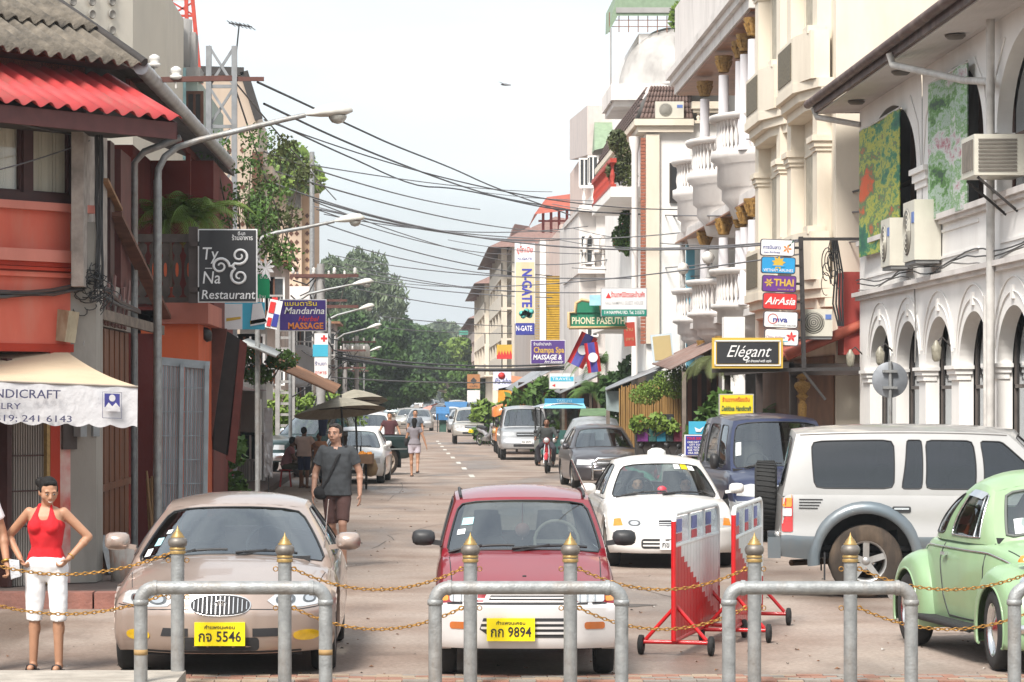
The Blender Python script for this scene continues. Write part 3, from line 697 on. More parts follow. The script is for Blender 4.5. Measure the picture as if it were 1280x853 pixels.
def tile_roof(par,p00,p10,p01,p11,nu,nv,m,name='roof_tile',th=.05,limit=300,r=.5):
 """tiles laid in rows between eave (p00-p10) and ridge (p01-p11): each tile a shallow barrel"""
 p00,p10,p01,p11 = map(Vector,(p00,p10,p01,p11));nrm = (p10-p00).cross(p01-p00).normalized()
 if nrm.z < 0:nrm = -nrm
 cnt = 0;rest = MB();proto = None;u0 = (p10-p00)/nu;v0 = (p01-p00)/nv
 for j in range(nv):
  for i in range(nu):
   a = lerp(lerp(p00,p10,i/nu),lerp(p01,p11,i/nu),j/nv);b = lerp(lerp(p00,p10,(i+1)/nu),lerp(p01,p11,(i+1)/nu),j/nv)
   c = lerp(lerp(p00,p10,(i+1)/nu),lerp(p01,p11,(i+1)/nu),min(1,(j+1.12)/nv));d_ = lerp(lerp(p00,p10,i/nu),lerp(p01,p11,i/nu),min(1,(j+1.12)/nv))
   vs = [];K = 5
   for (s,e,lift) in ((a,b,th*.8),(d_,c,th*.15)):
    for k in range(K):t = k/(K-1);vs.append(s.lerp(e,t)+nrm*(lift+th*r*2*sin(pi*t)))
   vs += [v-nrm*.015 for v in vs[:K]]
   fs = [(k,k+1,K+k+1,K+k) for k in range(K-1)]+[(k,k+1,2*K+k+1,2*K+k) for k in range(K-1)]
   if cnt < limit:q = MB();q.add(vs,fs,True);q.build(name,m,par);cnt += 1
   else:rest.add(vs,fs,True)
 if rest.v:rest.build(name+'s_far',m,par,kind='stuff')
def arcade():
 X = 7.5;Y0,Y1 = 34.0,48.65;t = thing('arcade_building','white two-storey building with pointed arches on both floors and brown eave at the right edge','building',(X,Y1,0),w=True)
 m = MB();TH = .20
 def strip(s0,s1,z0,z1,a0,a1,zb,zs,za,th=TH,N=14):
  """wall panel with one arched opening"""
  op = [(a0,zb)]+[(a0,lerp(zb,zs,k/4)) for k in range(1,4)]
  mid = (a0+a1)/2;hw = (a1-a0)/2
  op += [(mid-hw*cos(q),zs+(za-zs)*(sin(q)**.92)) for q in np.linspace(0,pi,2*N+1)]
  op += [(a1,lerp(zb,zs,k/4)) for k in range(3,0,-1)]+[(a1,zb)]
  n = len(op);out = []
  for (s,z) in op:
   if z <= zb+1e-6:out.append((s0 if s < mid else s1,z0 if zb > z0 else z));continue
   dx,dz = s-mid,z-zb
   k = min((s1-mid)/abs(dx) if abs(dx) > 1e-6 else 1e9,(z1-zb)/dz if dz > 1e-6 else 1e9);out.append((mid+dx*k,zb+dz*k))
  # keep the two top corners
  vs = [(X,s,z) for s,z in op]+[(X,s,z) for s,z in out]+[(X+th,s,z) for s,z in op]
  fs = [(i,i+1,n+i+1,n+i) for i in range(n-1)]+[(i+1,i,2*n+i,2*n+i+1) for i in range(n-1)]
  for i in range(n-1):
   (s_a,z_a),(s_b,z_b) = out[i],out[i+1]
   if abs(z_b-z1) < 1e-6 and abs(s_a-s0) < 1e-6 and z_a < z1-1e-6:k = len(vs);vs.append((X,s0,z1));fs.append((n+i,n+i+1,k))
   if abs(z_a-z1) < 1e-6 and abs(s_b-s1) < 1e-6 and z_b < z1-1e-6:k = len(vs);vs.append((X,s1,z1));fs.append((n+i,n+i+1,k))
  m.add(vs,fs)
  if zb > z0+.01:m.add([(X,s0,z0),(X,s1,z0),(X,s1,zb),(X,a1,zb),(X,a0,zb),(X,s0,zb)],[(0,1,2,3,4,5)]);m.add([(X,a0,zb),(X,a1,zb),(X+th,a1,zb),(X+th,a0,zb)],[(0,1,2,3)])
 # the two upper arches wide, lower arches half as wide
 low = [(27000/(1100-520)-2.60*k) for k in range(-0,6)];pit = 2.60
 zl = 3.86;zsill = 4.80
 m.box(X,X+TH,low[0]+pit/2,Y1,0,zl)
 for c in low:
  if c-pit/2 < Y0-.5:continue
  strip(c-pit/2,c+pit/2,0,zl,c-1.02,c+1.02,0.0,2.55,3.34)
 yl = low[-1]-pit/2;m.box(X,X+TH,Y0-.6,yl,0,zl) if yl > Y0-.6 else None
 m.box(X,X+TH,Y0-.6,Y1,zl,zsill)
 ups = [(43.15,48.2),(38.05,42.15),(32.9,37.2)]
 edges = [Y1,42.65,37.62,33.2]
 for (a0,a1),s1,s0 in zip(ups,edges[:-1],edges[1:]):
  strip(s0,s1,zsill,7.05,a0,min(a1,s1-.3),zsill,5.55,6.78)
 m.box(X,16,Y1,Y1+.02,0,7.0);m.box(X+.02,16,Y0-.8,Y0-.6,0,7.0);m.build('wall',WHT,t)
 # back wall of the recesses, windows with curtains
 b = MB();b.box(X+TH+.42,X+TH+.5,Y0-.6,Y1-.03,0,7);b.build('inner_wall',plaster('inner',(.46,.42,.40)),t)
 cur = mat('curtain_pale',(.46,.47,.52),.9,streak=.05,scale=9,var=.25)
 for c in low:
  if c < Y0-.5:continue
  w = MB();w.box(X+TH+.14,X+TH+.2,c-1.0,c+1.0,0,3.4);o = w.build('window',DRK,t)
  f = MB();x = X+TH+.05
  for y in (c-1.02,c-.02,c+.97):f.box(x-.03,x+.02,y,y+.05,0,3.28)
  for z in (0.02,2.30,3.26):f.box(x-.03,x+.02,c-1.02,c+1.02,z,z+.05)
  f.build('frame',mat('frame_grey_brown',(.12,.10,.09),.6),o)
  g = MB();g.box(x-.005,x+.0,c-1,c+1,.05,3.35);g.build('pane',WGL,o);g = MB();n = 30
  g.add([(x+.04+.012*(k % 2),c-.95+1.9*k/n,z) for z in (.3,2.28) for k in range(n+1)],[(k,k+1,n+2+k,n+1+k) for k in range(n)]);g.build('curtain',cur,o)
 # mouldings over the arches, capitals, ledges
 for c in low:
  for rr in (.13,.27):
   q = MB();pts = [(X-.012,c-(1.02+rr)*cos(a),2.55+(.79+rr*1.35)*sin(a)**.92) for a in np.linspace(.25,pi-.25,25)];q.tube(pts,.010,6,False);q.build('arch_moulding',WHT,t)
  q = MB();q.box(X-.03,X+.05,c-.08,c+.08,3.42,3.60);q.build('keystone',WHT,t)
 for i,c in enumerate(low+[low[-1]-pit]):
  y = c+pit/2
  if y > Y1-.1:y = Y1-.30
  q = MB();q.box(X-.06,X+TH-.02,y-.32,y+.32,2.50,2.57);q.box(X-.035,X+TH-.04,y-.30,y+.30,2.42,2.50);q.box(X-.09,X+TH,y-.35,y+.35,2.57,2.62);q.build('capital',WHT,t)
 for y in (42.65,37.62):
  q = MB();q.box(X-.10,X+TH,y-.62,y+.62,5.50,5.58);q.box(X-.06,X+TH-.02,y-.57,y+.57,5.38,5.50);q.box(X-.03,X+.01,y-.5,y+.5,5.28,5.38);q.build('capital',WHT,t)
  for s_ in (-1,1):q = MB();q.tube([(X-.012,y+s_*.1,5.6),(X-.012,y+s_*.35,6.3),(X-.012,y+s_*1.0,6.75)],.011,6,False);q.build('arch_moulding',WHT,t)
 q = MB();q.box(X-.14,X+.0,Y0-.6,Y1+.05,zl,zl+.07);q.box(X-.08,X,Y0-.6,Y1+.03,zl-.06,zl);q.build('ledge',STN,t)
 q = MB();q.box(X-.12,X,Y0-.6,Y1-.3,zsill-.10,zsill-.02);q.box(X-.07,X,Y0-.6,Y1-.3,zsill-.16,zsill-.10);q.build('sill',STN,t)
 for (a0,a1) in ups:     # recessed panels under the sills
  q = MB();q.box(X-.02,X,a0+.3,a1-.3,4.15,4.19);q.box(X-.02,X,a0+.3,a1-.3,4.52,4.56);q.build('panel_moulding',WHT,t)
 # windows behind the upper arches
 for i,(a0,a1) in enumerate(ups):
  w = MB();w.box(X+TH+.3,X+TH+.35,a0,a1,zsill,6.9);o = w.build('window',DRK,t)
  f = MB();x = X+TH+.0
  for y in np.linspace(a0,a1-.06,4):f.box(x,x+.06,y,y+.07,zsill,6.6)
  for z in (zsill+.02,5.5):f.box(x,x+.06,a0,a1,z,z+.07)
  f.build('frame',mat('frame_brown',(.10,.045,.03),.6),o)
  if i == 2:g = MB();g.box(x+.02,x+.03,a0,a1,zsill,6.8);g.build('pane',WGL,o)
 # eave: brown fascia with tongue and groove soffit
 XE,ZE = 6.82,7.02;br = mat('fascia_brown',(.085,.04,.03),.6,var=.4,scale=5,dirt=(.25,.18,.15),dscale=3)
 q = MB();q.box(XE-.05,XE,Y0-.6,Y1+.55,ZE,ZE+.2);q.build('fascia',br,t);q = MB();q.tube([(XE-.12,Y0-.6,ZE+.16),(XE-.12,Y1+.6,ZE+.16)],.075,10);q.build('gutter',br,t)
 q = MB();q.box(XE-.02,X+TH,Y1+.45,Y1+.5,ZE,ZE+.2);q.build('fascia',br,t)
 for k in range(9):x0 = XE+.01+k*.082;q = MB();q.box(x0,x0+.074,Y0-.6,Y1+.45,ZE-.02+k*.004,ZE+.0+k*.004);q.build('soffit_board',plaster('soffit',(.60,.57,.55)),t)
 rf = MB();rf.add([(XE-.12,Y0-.6,ZE+.24),(XE-.12,Y1+.6,ZE+.24),(13,Y1+.6,ZE+2.0),(13,Y0-.6,ZE+2.0),(XE-.12,Y0-.6,ZE+.2),(XE-.12,Y1+.6,ZE+.2),(13,Y1+.6,ZE+1.9),(13,Y0-.6,ZE+1.9)],[(0,1,2,3),(7,6,5,4),(0,4,5,1),(1,5,6,2),(2,6,7,3),(3,7,4,0)]);rf.build('roof',TBR,t)
 for y in (46.9,42.6,38.3):
  q = MB();q.lathe([(.0,-.06),(.10,-.055),(.14,-.02),(.14,.0)],14,Matrix.Translation((X-.33,y,ZE-.02)));q.build('soffit_lamp',mat('lamp_dark',(.12,.10,.08),.5),t)
 # downpipes
 q = MB();yp = 36.9;xp = X-.12;q.tube([(XE-.1,40.9,ZE+.05),(XE-.05,40.9,ZE-.12),(xp,yp+1.9,6.45),(xp,yp+.2,6.25),(xp,yp+.05,6.1)],.05,10);q.build('downpipe',PVC,t)
 q = MB();q.tube([(xp-.02,yp,7.4),(xp-.02,yp,.0)],.055,12);q.build('downpipe',PVC,t)
 q = MB();q.tube([(XE-.05,Y1+.4,ZE+.08),(XE,Y1+.35,ZE-.08),(X-.02,Y1-.1,ZE-.25)],.05,8);q.build('downpipe',PVC,t)
 q = MB();q.tube([(xp+.02,yp+.55,3.5),(xp+.02,yp+.50,0)],.028,8);q.build('thin_pipe',PVC,t)
 # wall lanterns
 for i,(y,nm) in enumerate(((Y1-.25,'at the corner of the arcade'),(low[1]+pit/2+.0+.05,'on the second arcade pillar'),(low[3]+pit/2+.35,'beside the tall downpipe'))):
  l_ = thing('wall_lantern','old metal wall lantern '+nm,'lantern',(X-.02,y,2.72),w=True,group='wall lanterns on the arcade')
  q = MB();q.tube([(X-.0,y,2.9),(X-.12,y,3.02),(X-.2,y,2.95)],.014,6);q.build('arm',DRK,l_);q = MB();q.lathe([(.03,2.68),(.06,2.72),(.075,2.88),(.015,2.98)],8,Matrix.Translation((X-.2,y,0)));q.build('lamp_glass',mat('lantern_glass',(.30,.28,.22),.4,var=.4,scale=20),l_)
 # painted banners hanging in the first two arches
 def banner(lab,ya,yb,z0,z1,seed,cols):
  o = thing('banner',lab,'banner',(X,(ya+yb)/2,z0),w=True);q = MB();n = 8
  vs = [(X-.11-.02*sin(k*1.1),lerp(ya,yb,k/n),z) for z in (z0,z1) for k in range(n+1)];q.add(vs+[(v[0]+.015,v[1],v[2]) for v in vs],[(k,k+1,n+2+k,n+1+k) for k in range(n)]+[(k+18,n+19+k,n+20+k,k+19) for k in range(n)]);
  mm = bpy.data.materials.new('banner_print');mm.use_nodes = True;nt = mm.node_tree;nn = nt.nodes;l = nt.links.new;bs = nn['Principled BSDF'];bs.inputs['Roughness'].default_value = .7
  tc = nn.new('ShaderNodeTexCoord');mp = nn.new('ShaderNodeMapping');mp.inputs['Location'].default_value = (seed,seed,0);mp.inputs['Scale'].default_value = (1,.3,1);l(tc.outputs['Object'],mp.inputs[0])
  n1 = nn.new('ShaderNodeTexNoise');n1.inputs['Scale'].default_value = 1.7;n1.inputs['Detail'].default_value = 9;n1.inputs['Roughness'].default_value = .72;l(mp.outputs[0],n1.inputs['Vector'])
  r1 = nn.new('ShaderNodeValToRGB');cr = r1.color_ramp;cr.elements[0].position = .36;cr.elements[0].color = (*cols[0],1);cr.elements[1].position = .64;cr.elements[1].color = (*cols[-1],1)
  for k,c in enumerate(cols[1:-1]):e = cr.elements.new(.41+.20*k/(len(cols)-2));e.color = (*c,1)
  l(n1.outputs[0],r1.inputs[0]);l(r1.outputs[0],bs.inputs['Base Color']);q.build('print',mm,o)
  q = MB();q.tube([(X-.11,ya,z1),(X-.11,yb,z1)],.02,6);q.build('top_rod',PVC,o);return o
 banner('hanging garden-print banner with green and orange blossoms in the farther arch',44.0,47.95,4.50,6.60,3.1,[(.01,.10,.07),(.02,.13,.08),(.04,.22,.10),(.50,.48,.06),(.05,.20,.09),(.66,.10,.02)])
 banner('hanging garden-print banner with pale trees and a path in the nearer arch',38.6,41.5,4.72,6.68,8.7,[(.03,.07,.04),(.10,.26,.04),(.42,.50,.46),(.14,.32,.08),(.60,.64,.62),(.40,.12,.16)])
 # air conditioners on the wall (fans towards the street)
 ac_unit('outdoor air-conditioner box on the arcade wall below the farther banner, left one',X-.38,43.7,4.16,.82,.72,.36,R(-90))
 ac_unit('larger outdoor air-conditioner box on the arcade wall, right of its neighbour',X-.40,41.5,4.14,.95,.86,.38,R(-90))
 o = thing('air_conditioner','window air conditioner with side louvres jutting from the third arch','air conditioner',(X-.35,36.6,4.95),w=True);q = MB();q.box(X-.55,X+.1,35.85,36.7,4.95,5.46);q.build('case',ACW,o)
 for k in range(9):q = MB();q.box(X-.50,X-.02,35.835,35.848,5.0+k*.047,5.025+k*.047);q.build('louvre',mat('louvre_dark',(.16,.14,.12),.6),o)
 for k in range(6):q = MB();q.box(X-.565,X-.552,35.92+k*.12,35.98+k*.12,5.02,5.40);q.build('louvre',_m['louvre_dark'],o)
 q = MB();q.bar((X-.5,35.9,4.93),(X,35.9,4.5),.03);q.build('bracket',DRK,o);q = MB();q.bar((X-.5,36.6,4.93),(X,36.6,4.5),.03);q.build('bracket',DRK,o)
 # loose cables along the ledge
 rnd = random.Random(3);o = thing('wall_cables','loose cables sagging along the ledge of the arcade building','cables',(X,40,3.9),w=True)
 for k in range(3):
  q = MB();q.tube([(X-.06-.02*k,y,3.98+.05*k+.05*sin(y*1.3+k)+rnd.uniform(-.02,.02)) for y in np.arange(34,48.5,.6)],.011,5);q.build('cable',BLK if k else mat('cable_grey',(.25,.24,.23),.6),o)
 q = MB();q.tube([(X-.05,43.2,4.5),(X-.05,43.1,4.1),(X-.04,43.0,3.2),(X-.04,43.05,2.7)],.012,5);q.build('cable',_m['cable_grey'],o)
 # back of a round traffic sign
 o = thing('traffic_sign','grey back of a round traffic sign on a pole before the arcade','sign',(PX(1113,44),44,0),w=True);x = PX(1113,44);z = PZ(475,44)
 q = MB();q.lathe([(0,-.004),(.27,-.004),(.275,0),(.27,.006),(0,.006)],32,Matrix.Translation((x,44.04,z)),'y');q.build('disc',mat('sign_back',(.28,.30,.33),.5,.3),o);q = MB();q.tube([(x,44,0),(x,44,z+.28)],.03,8);q.build('pole',GALV,o)
 for dz in (-.12,.13):q = MB();q.box(x-.12,x+.1,43.96,44.03,z+dz-.02,z+dz+.02);q.build('clamp',GALV,o)
def bulge(par,Xc,Yc,r,zt,zb,hb,m):
 """half-round balcony towards the street: stepped base, balusters and rail"""
 M = Matrix.Translation((Xc,Yc,0)) @ Matrix.Diagonal((1,.95,1,1))
 base = zt-hb
 q = MB();prof = [(0,zb),(r*.80,zb),(r*.84,zb+(base-zb)*.18),(r*.92,zb+(base-zb)*.30),(r*.92,zb+(base-zb)*.45),(r*.97,zb+(base-zb)*.5),(r*.97,zb+(base-zb)*.8),(r*1.04,zb+(base-zb)*.88),(r*1.04,base),(0,base)]
 q.lathe(prof,40,M);q.build('balcony_base',m,par)
 q = MB();q.lathe([(r*.88,zt-.13),(r*1.04,zt-.13),(r*1.06,zt-.06),(r*1.06,zt),(r*.88,zt),(r*.88,zt-.13)],40,M);q.build('handrail',m,par)
 n = int(pi*r/.17)
 for k in range(n+1):
  a = pi/2+pi*k/n;baluster(par,Xc+cos(a)*r*.96,Yc+sin(a)*r*.96*.95,base,zt-.13-base,m,.055)
def balcony_row(par,X,Y0,Y1,z,h,m,step=.24,rail=.12,r=.06,axis='y'):
 n = max(2,int(abs(Y1-Y0)/step));q = MB()
 if axis == 'y':q.box(X-.09,X+.09,Y0,Y1,z+h-rail,z+h);q.box(X-.08,X+.08,Y0,Y1,z,z+.08)
 else:q.box(Y0,Y1,X-.09,X+.09,z+h-rail,z+h);q.box(Y0,Y1,X-.08,X+.08,z,z+.08)
 q.build('handrail',m,par)
 for k in range(n):
  s = Y0+(Y1-Y0)*(k+.5)/n;baluster(par,*( (X,s) if axis == 'y' else (s,X)),z+.08,h-rail-.08,m,r)
def window(par,X,Y,z,w,h,axis='x',m=None,frame=None,div=1,shutter=False,proud=.03):
 """window set on a wall; axis 'x': wall faces the street (-x); 'y': wall faces the viewer (-y)"""
 def bx(q,s0,s1,z0,z1,d0,d1):
  if axis == 'x':q.box(X-d1,X-d0,Y+s0,Y+s1,z0,z1)
  else:q.box(X+s0,X+s1,Y-d1,Y-d0,z0,z1)
 q = MB();bx(q,-w/2-.06,w/2+.06,z-.06,z,-.05,proud+.05);bx(q,-w/2-.06,w/2+.06,z+h,z+h+.06,-.05,proud);bx(q,-w/2-.06,-w/2,z,z+h,-.05,proud);bx(q,w/2,w/2+.06,z,z+h,-.05,proud)
 for k in range(1,div+1):s = -w/2+w*k/(div+1);bx(q,s-.025,s+.025,z,z+h,-.05,proud*.7)
 f = q.build('window',frame or WHT,par);q = MB();bx(q,-w/2,w/2,z,z+h,-.02,.006);q.build('pane',m or mat('window_dark',(.05,.055,.06),.15,coat=.5),f);return f
def block(par,name,X0,X1,Y0,Y1,z0,z1,m):q = MB();q.box(X0,X1,Y0,Y1,z0,z1);return q.build(name,m,par)
def right_row():
 # ---- B: cream block with chamfered bays and half-round balconies
 t = thing('balcony_building','tall cream building with chamfered bays, white columns and half-round balustraded balconies','building',(7.2,49.7,0),w=True)
 block(t,'wall',7.25,18,49.72,60,0,17,CRM);block(t,'wall',9.0,18,60,79.5,0,17,plaster('cream_deep',(.60,.56,.52)))
 for yc in (52.3,57.4):
  for y in (yc-1.75,yc+1.75):
   q = MB();q.box(7.00,7.26,y-.28,y+.28,3.2,17);q.build('pilaster',CRM,t)
   for z in (6.75,10.55):q = MB();q.box(6.90,7.3,y-.38,y+.38,z-.10,z);q.box(6.94,7.3,y-.34,y+.34,z-.2,z-.1);q.box(6.97,7.3,y-.31,y+.31,z-.27,z-.2);q.build('capital',CRM,t)
  for (zs,lab) in ((3.75,0),(7.25,1),(10.9,2)):
   for k,(e,z0,z1) in enumerate(((.62,zs+.32,zs+.48),(.52,zs+.16,zs+.32),(.40,zs,zs+.16))):
    q = MB();q.prism([(7.3,yc-2.35),(7.3-e*.5,yc-2.3),(7.3-e,yc-1.2),(7.3-e,yc+1.2),(7.3-e*.5,yc+2.3),(7.3,yc+2.35)],z1-z0,z0=z0);q.build('cornice',CRM,t)
   q = MB();P_ = [(7.2,yc-2.2),(6.93,yc-2.15),(6.76,yc-1.1),(6.76,yc+1.1),(6.93,yc+2.15),(7.2,yc+2.2)]
   for (x0,y0),(x1,y1) in zip(P_[:-1],P_[1:]):q.bar((x0,y0,zs+.48+.42),(x1,y1,zs+.48+.42),.12,.84)
   q.build('parapet',CRM,t);q = MB();q.bar((6.70,yc-.9,zs+.92),(6.70,yc+.9,zs+.92),.03,.66);q.build('iron_grille',mat('iron_grille',(.16,.13,.08),.7,var=.6,scale=22),t)
   for y in (yc-1.75,yc+1.75):q = MB();q.box(6.83,7.15,y-.3,y+.3,zs+1.28,zs+1.42);q.build('coping',CRM,t)
  for z in (4.9,8.6,12.2):window(t,7.24,yc,z,2.2,1.7,'x',mat('panel_beige',(.47,.42,.33),.7),CRM)
 # columns with gold capitals and half-round balconies
 SHF = plaster('shaft_white',(.66,.64,.66));GC = mat('gold_capital',(.36,.20,.05),.65,.1,var=.5,scale=20,bump=.6)
 for (X_,Y_) in ((7.10,60.6),(7.24,63.3),(7.28,64.6),(7.2,67.4),(7.3,72.8)):
  for (z0,z1) in ((4.2,6.35),(7.6,10.15),(0.1,3.6)):
   if z0 < 1 and Y_ < 64:continue
   q = MB();q.lathe([(.165,z0),(.165,z0+.1),(.135,z0+.15),(.115,z1-.45)],18,Matrix.Translation((X_,Y_,0)));c = q.build('column',SHF,t)
   q = MB();q.lathe([(.12,z1-.38),(.14,z1-.34),(.13,z1-.28),(.17,z1-.2),(.15,z1-.16),(.21,z1-.06),(.21,z1)],14,Matrix.Translation((X_,Y_,0)))
   for k in range(8):a = k*pi/4;q.bar((X_+.12*cos(a),Y_+.12*sin(a),z1-.30),(X_+.19*cos(a),Y_+.19*sin(a),z1-.11),.05)
   q.build('capital',GC,c)
 for (yc,r) in ((64.6,2.05),(70.8,2.0),(76.6,1.85)):
  bulge(t,8.75,yc,r,5.03,3.45,.78,STN);bulge(t,8.75,yc,r,8.46,6.15,.80,STN)
 WS = mat('wood_soffit',(.30,.11,.035),.5,var=.3,scale=3)
 block(t,'floor_slab',7.2,9.1,60,79,3.95,4.10,STN);block(t,'floor_slab',7.15,9.1,60,79,6.4,6.62,STN);block(t,'soffit',7.1,9.1,60,79,6.36,6.395,WS)
 q = MB();q.box(6.95,9.1,60.1,77.5,10.30,10.55);q.box(6.85,9.1,60.1,77.7,10.55,10.72);q.box(6.75,9.1,60.1,77.9,10.72,10.9);q.build('terrace_slab',STN,t);block(t,'soffit',7.0,9.1,60.3,77.3,10.26,10.295,WS)
 q = MB();q.box(6.95,7.1,60.1,77.3,10.9,12.6);q.build('terrace_parapet',STN,t)
 for y in (62,68.5,74.5):
  for z,hh in ((4.15,2.0),(7.5,2.2)):
   f = window(t,8.99,y,z,1.5,hh,'x',mat('shutter_red',(.16,.03,.025),.6),WOOD,3)
 for (x,y) in ((7.0,69.0),(6.95,74.9)):
  l_ = thing('globe_lamp','white globe lamp on the lower balcony rail '+('nearer us' if y < 70 else 'farther from us'),'lamp',(x,y,5.03));q = MB();q.lathe([(.07,0),(.05,.05),(.025,.1),(.025,.3),(.06,.33)],10);q.build('stand',CON,l_)
  q = MB();q.lathe([(.02,-.16),(.11,-.12),(.16,0),(.11,.12),(.02,.16)],16,Matrix.Translation((0,0,.48)));q.build('globe',mat('globe_white',(.7,.68,.64),.3),l_)
 ac_unit('air-conditioner box under the lowest cream balcony above the red porch roof',PX(1019,48.9),48.6,PZ(421,48.9),.5,.46,.25)
 block(t,'red_annexe',PX(1055,48.9),8.2,48.9,49.6,2.9,PZ(340,48.9),plaster('annexe_red',(.33,.05,.04)))
 # ground floor of B with the red tiled porch
 p = thing('porch','restaurant porch with red tiled roof and dark interior beside the arcade','porch',(7.2,49.5,0),w=True)
 tile_roof(p,(6.30,60,2.82),(6.30,48.95,2.82),(8.3,60,3.62),(8.3,48.95,3.62),44,7,TIL,limit=300)
 q = MB();q.tube([(6.28,48.9,2.88),(8.3,48.9,3.70)],.09,8);q.build('verge',TIL,p)
 q = MB();q.box(6.35,8.2,48.98,49.06,2.55,2.75);q.box(6.35,6.43,48.98,60,2.62,2.78);q.build('beam',mat('beam_dark',(.05,.035,.03),.7),p)
 for y in (49.1,54,59.5):q = MB();q.box(6.38,6.5,y,y+.12,0,2.7);q.build('post',_m['beam_dark'],p)
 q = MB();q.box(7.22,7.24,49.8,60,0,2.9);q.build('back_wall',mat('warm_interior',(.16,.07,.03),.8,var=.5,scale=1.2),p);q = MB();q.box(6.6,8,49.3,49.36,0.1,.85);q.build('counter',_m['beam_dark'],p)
 j = thing('gold_jar','tall gold gourd-shaped ornament standing by the porch','ornament',(PX(1001,49.2),49.0,PZ(526,49.0)));j.scale = (.55,.55,.30);q = MB();q.lathe([(.12,0),(.14,.9),(.08,1.1),(.12,1.25),(.20,1.38),(.10,1.52),(.14,1.62),(.24,1.85),(.26,2.0),(.22,2.15),(.08,2.25),(.12,2.35),(.2,2.45),(.14,2.6),(.02,2.7)],18);q.build('body',GC,j)
 for xx in (905,948):block(t,'pier',PX(xx,62),PX(xx,62)+.45,62,62.4,0,3.9,WHT)
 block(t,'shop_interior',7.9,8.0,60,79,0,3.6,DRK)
 # ---- C: white building with brown mansard roof
 t = thing('mansard_building','white building with a brown tiled mansard, brick-red column and black window','building',(6.3,79.6,0),w=True)
 Y = 79.6;X0 = PX(808,Y);block(t,'wall',X0,12,Y,97,0,PZ(152,Y),WHT)
 q = MB();q.box(X0-.35,PX(866,Y),Y-.30,97,PZ(158,Y),PZ(150,Y));q.box(X0-.25,PX(866,Y),Y-.20,97,PZ(166,Y),PZ(158,Y));q.build('cornice',CRM,t)
 tile_roof(t,(X0-.2,Y-.1,PZ(150,Y)),(PX(866,Y),Y-.1,PZ(150,Y)),(X0+.15,Y+.6,PZ(106,Y)),(PX(866,Y),Y+.6,PZ(106,Y)),14,6,TBR)
 tile_roof(t,(X0-.3,96,PZ(150,Y)),(X0-.3,Y-.1,PZ(150,Y)),(X0+.1,96,PZ(106,Y)),(X0+.1,Y+.6,PZ(106,Y)),24,5,TBR,limit=120)
 block(t,'roof_core',X0+.2,12,Y+.6,97,PZ(152,Y),PZ(107,Y),CON)
 ac_unit('air-conditioner box standing on the cornice before the brown mansard roof',PX(836,Y),Y-.25,PZ(149,Y),.78,.46,.2)
 window(t,PX(849,Y),Y,PZ(251,Y),.42,.98,'y',mat('window_black',(.03,.03,.033),.4),DRK)
 q = MB();q.box(X0-.02,X0+.35,Y-.14,Y,PZ(430,Y),PZ(168,Y));q.build('pilaster',CRM,t);BRK = mat('brick_strip',(.36,.13,.08),.9,var=.3,scale=10)
 for k in range(60):z = PZ(430,Y)+k*.095;q = MB();q.box(X0-.16,X0-.03,Y-.1,Y+.06,z,z+.08);q.build('brick',BRK,t)
 q = MB();q.lathe([(.12,0),(.09,.2),(.09,PZ(190,Y)),(.15,PZ(180,Y)),(.17,PZ(170,Y))],14,Matrix.Translation((X0-.30,Y+.3,0)));q.build('column',WHT,t)
 for (a,b,h0,h1) in ((802,828,290,168),):pass
 # side balconies of C
 for z in (PZ(232,Y),PZ(396,Y)):
  q = MB();q.box(X0-.95,X0,Y+.5,Y+9,z-.28,z);q.build('balcony_slab',WHT,t);balcony_row(t,X0-.88,Y+.5,Y+9,z,.8,mat('rail_red',(.45,.05,.03),.6) if z > 5 else WHT,.35)
 # wall behind between B and C (upper) with balustrade and cream terraces
 t = thing('terraced_building','cream terraces and balustrades between the mansard building and the columns','building',(8.2,79.3,0),w=True);Y = 79.55
 block(t,'wall',PX(862,Y)+.02,11,Y,95,0,PZ(152,Y),WHT);q = MB();q.box(PX(864,Y),PX(905,Y),Y-.25,Y+.1,PZ(137,Y),PZ(128,Y));q.build('coping',CRM,t);balcony_row(t,Y-.1,PX(866,Y),PX(905,Y),PZ(155,Y),.42,CRM,.22,axis='x')
 q = MB();q.add([(PX(853,Y),Y-.6,PZ(98,Y)),(PX(900,Y),Y-.6,PZ(70,Y)),(PX(900,Y),Y+1,PZ(112,Y)),(PX(862,Y),Y+1,PZ(116,Y)),(PX(853,Y),Y-.6,PZ(108,Y)),(PX(900,Y),Y-.6,PZ(98,Y))],[(0,1,5,4),(4,5,2,3),(0,4,3),(0,3,2,1)]);q.build('terrace_slab',CRM,t)
 q = MB();q.box(PX(856,Y),PX(900,Y),Y-.5,Y-.35,PZ(80,Y),PZ(44,Y));q.box(PX(855,Y),PX(900,Y),Y-.56,Y-.3,PZ(44,Y),PZ(39,Y));q.build('parapet',CRM,t)
 bt = plaster('blue_wall',(.15,.42,.55));block(t,'blue_wall',PX(858,79),PX(868,79),78.9,79.2,0,PZ(270,79),bt);block(t,'blue_wall',PX(872,78),PX(883,78),78.2,78.4,PZ(440,78),PZ(395,78),bt)
 q = MB();q.tube([(PX(853,78),78,0),(PX(853,78),78,PZ(300,78))],.07,8);q.build('downpipe',PVC,t)
 # ---- D: tall building with the concrete half dome
 t = thing('dome_building','tall pale building with a weathered concrete half dome and green roof canopy','building',(7,98,0),w=True);Y = 98.
 block(t,'wall',PX(792,Y),13,Y,122,0,PZ(128,Y),WHT);block(t,'wall',PX(770,110),13,110,134,0,PZ(115,110),STN)
 block(t,'upper_wall',PX(800,Y),13,Y+.5,120,PZ(128,Y),PZ(40,Y),WHT)
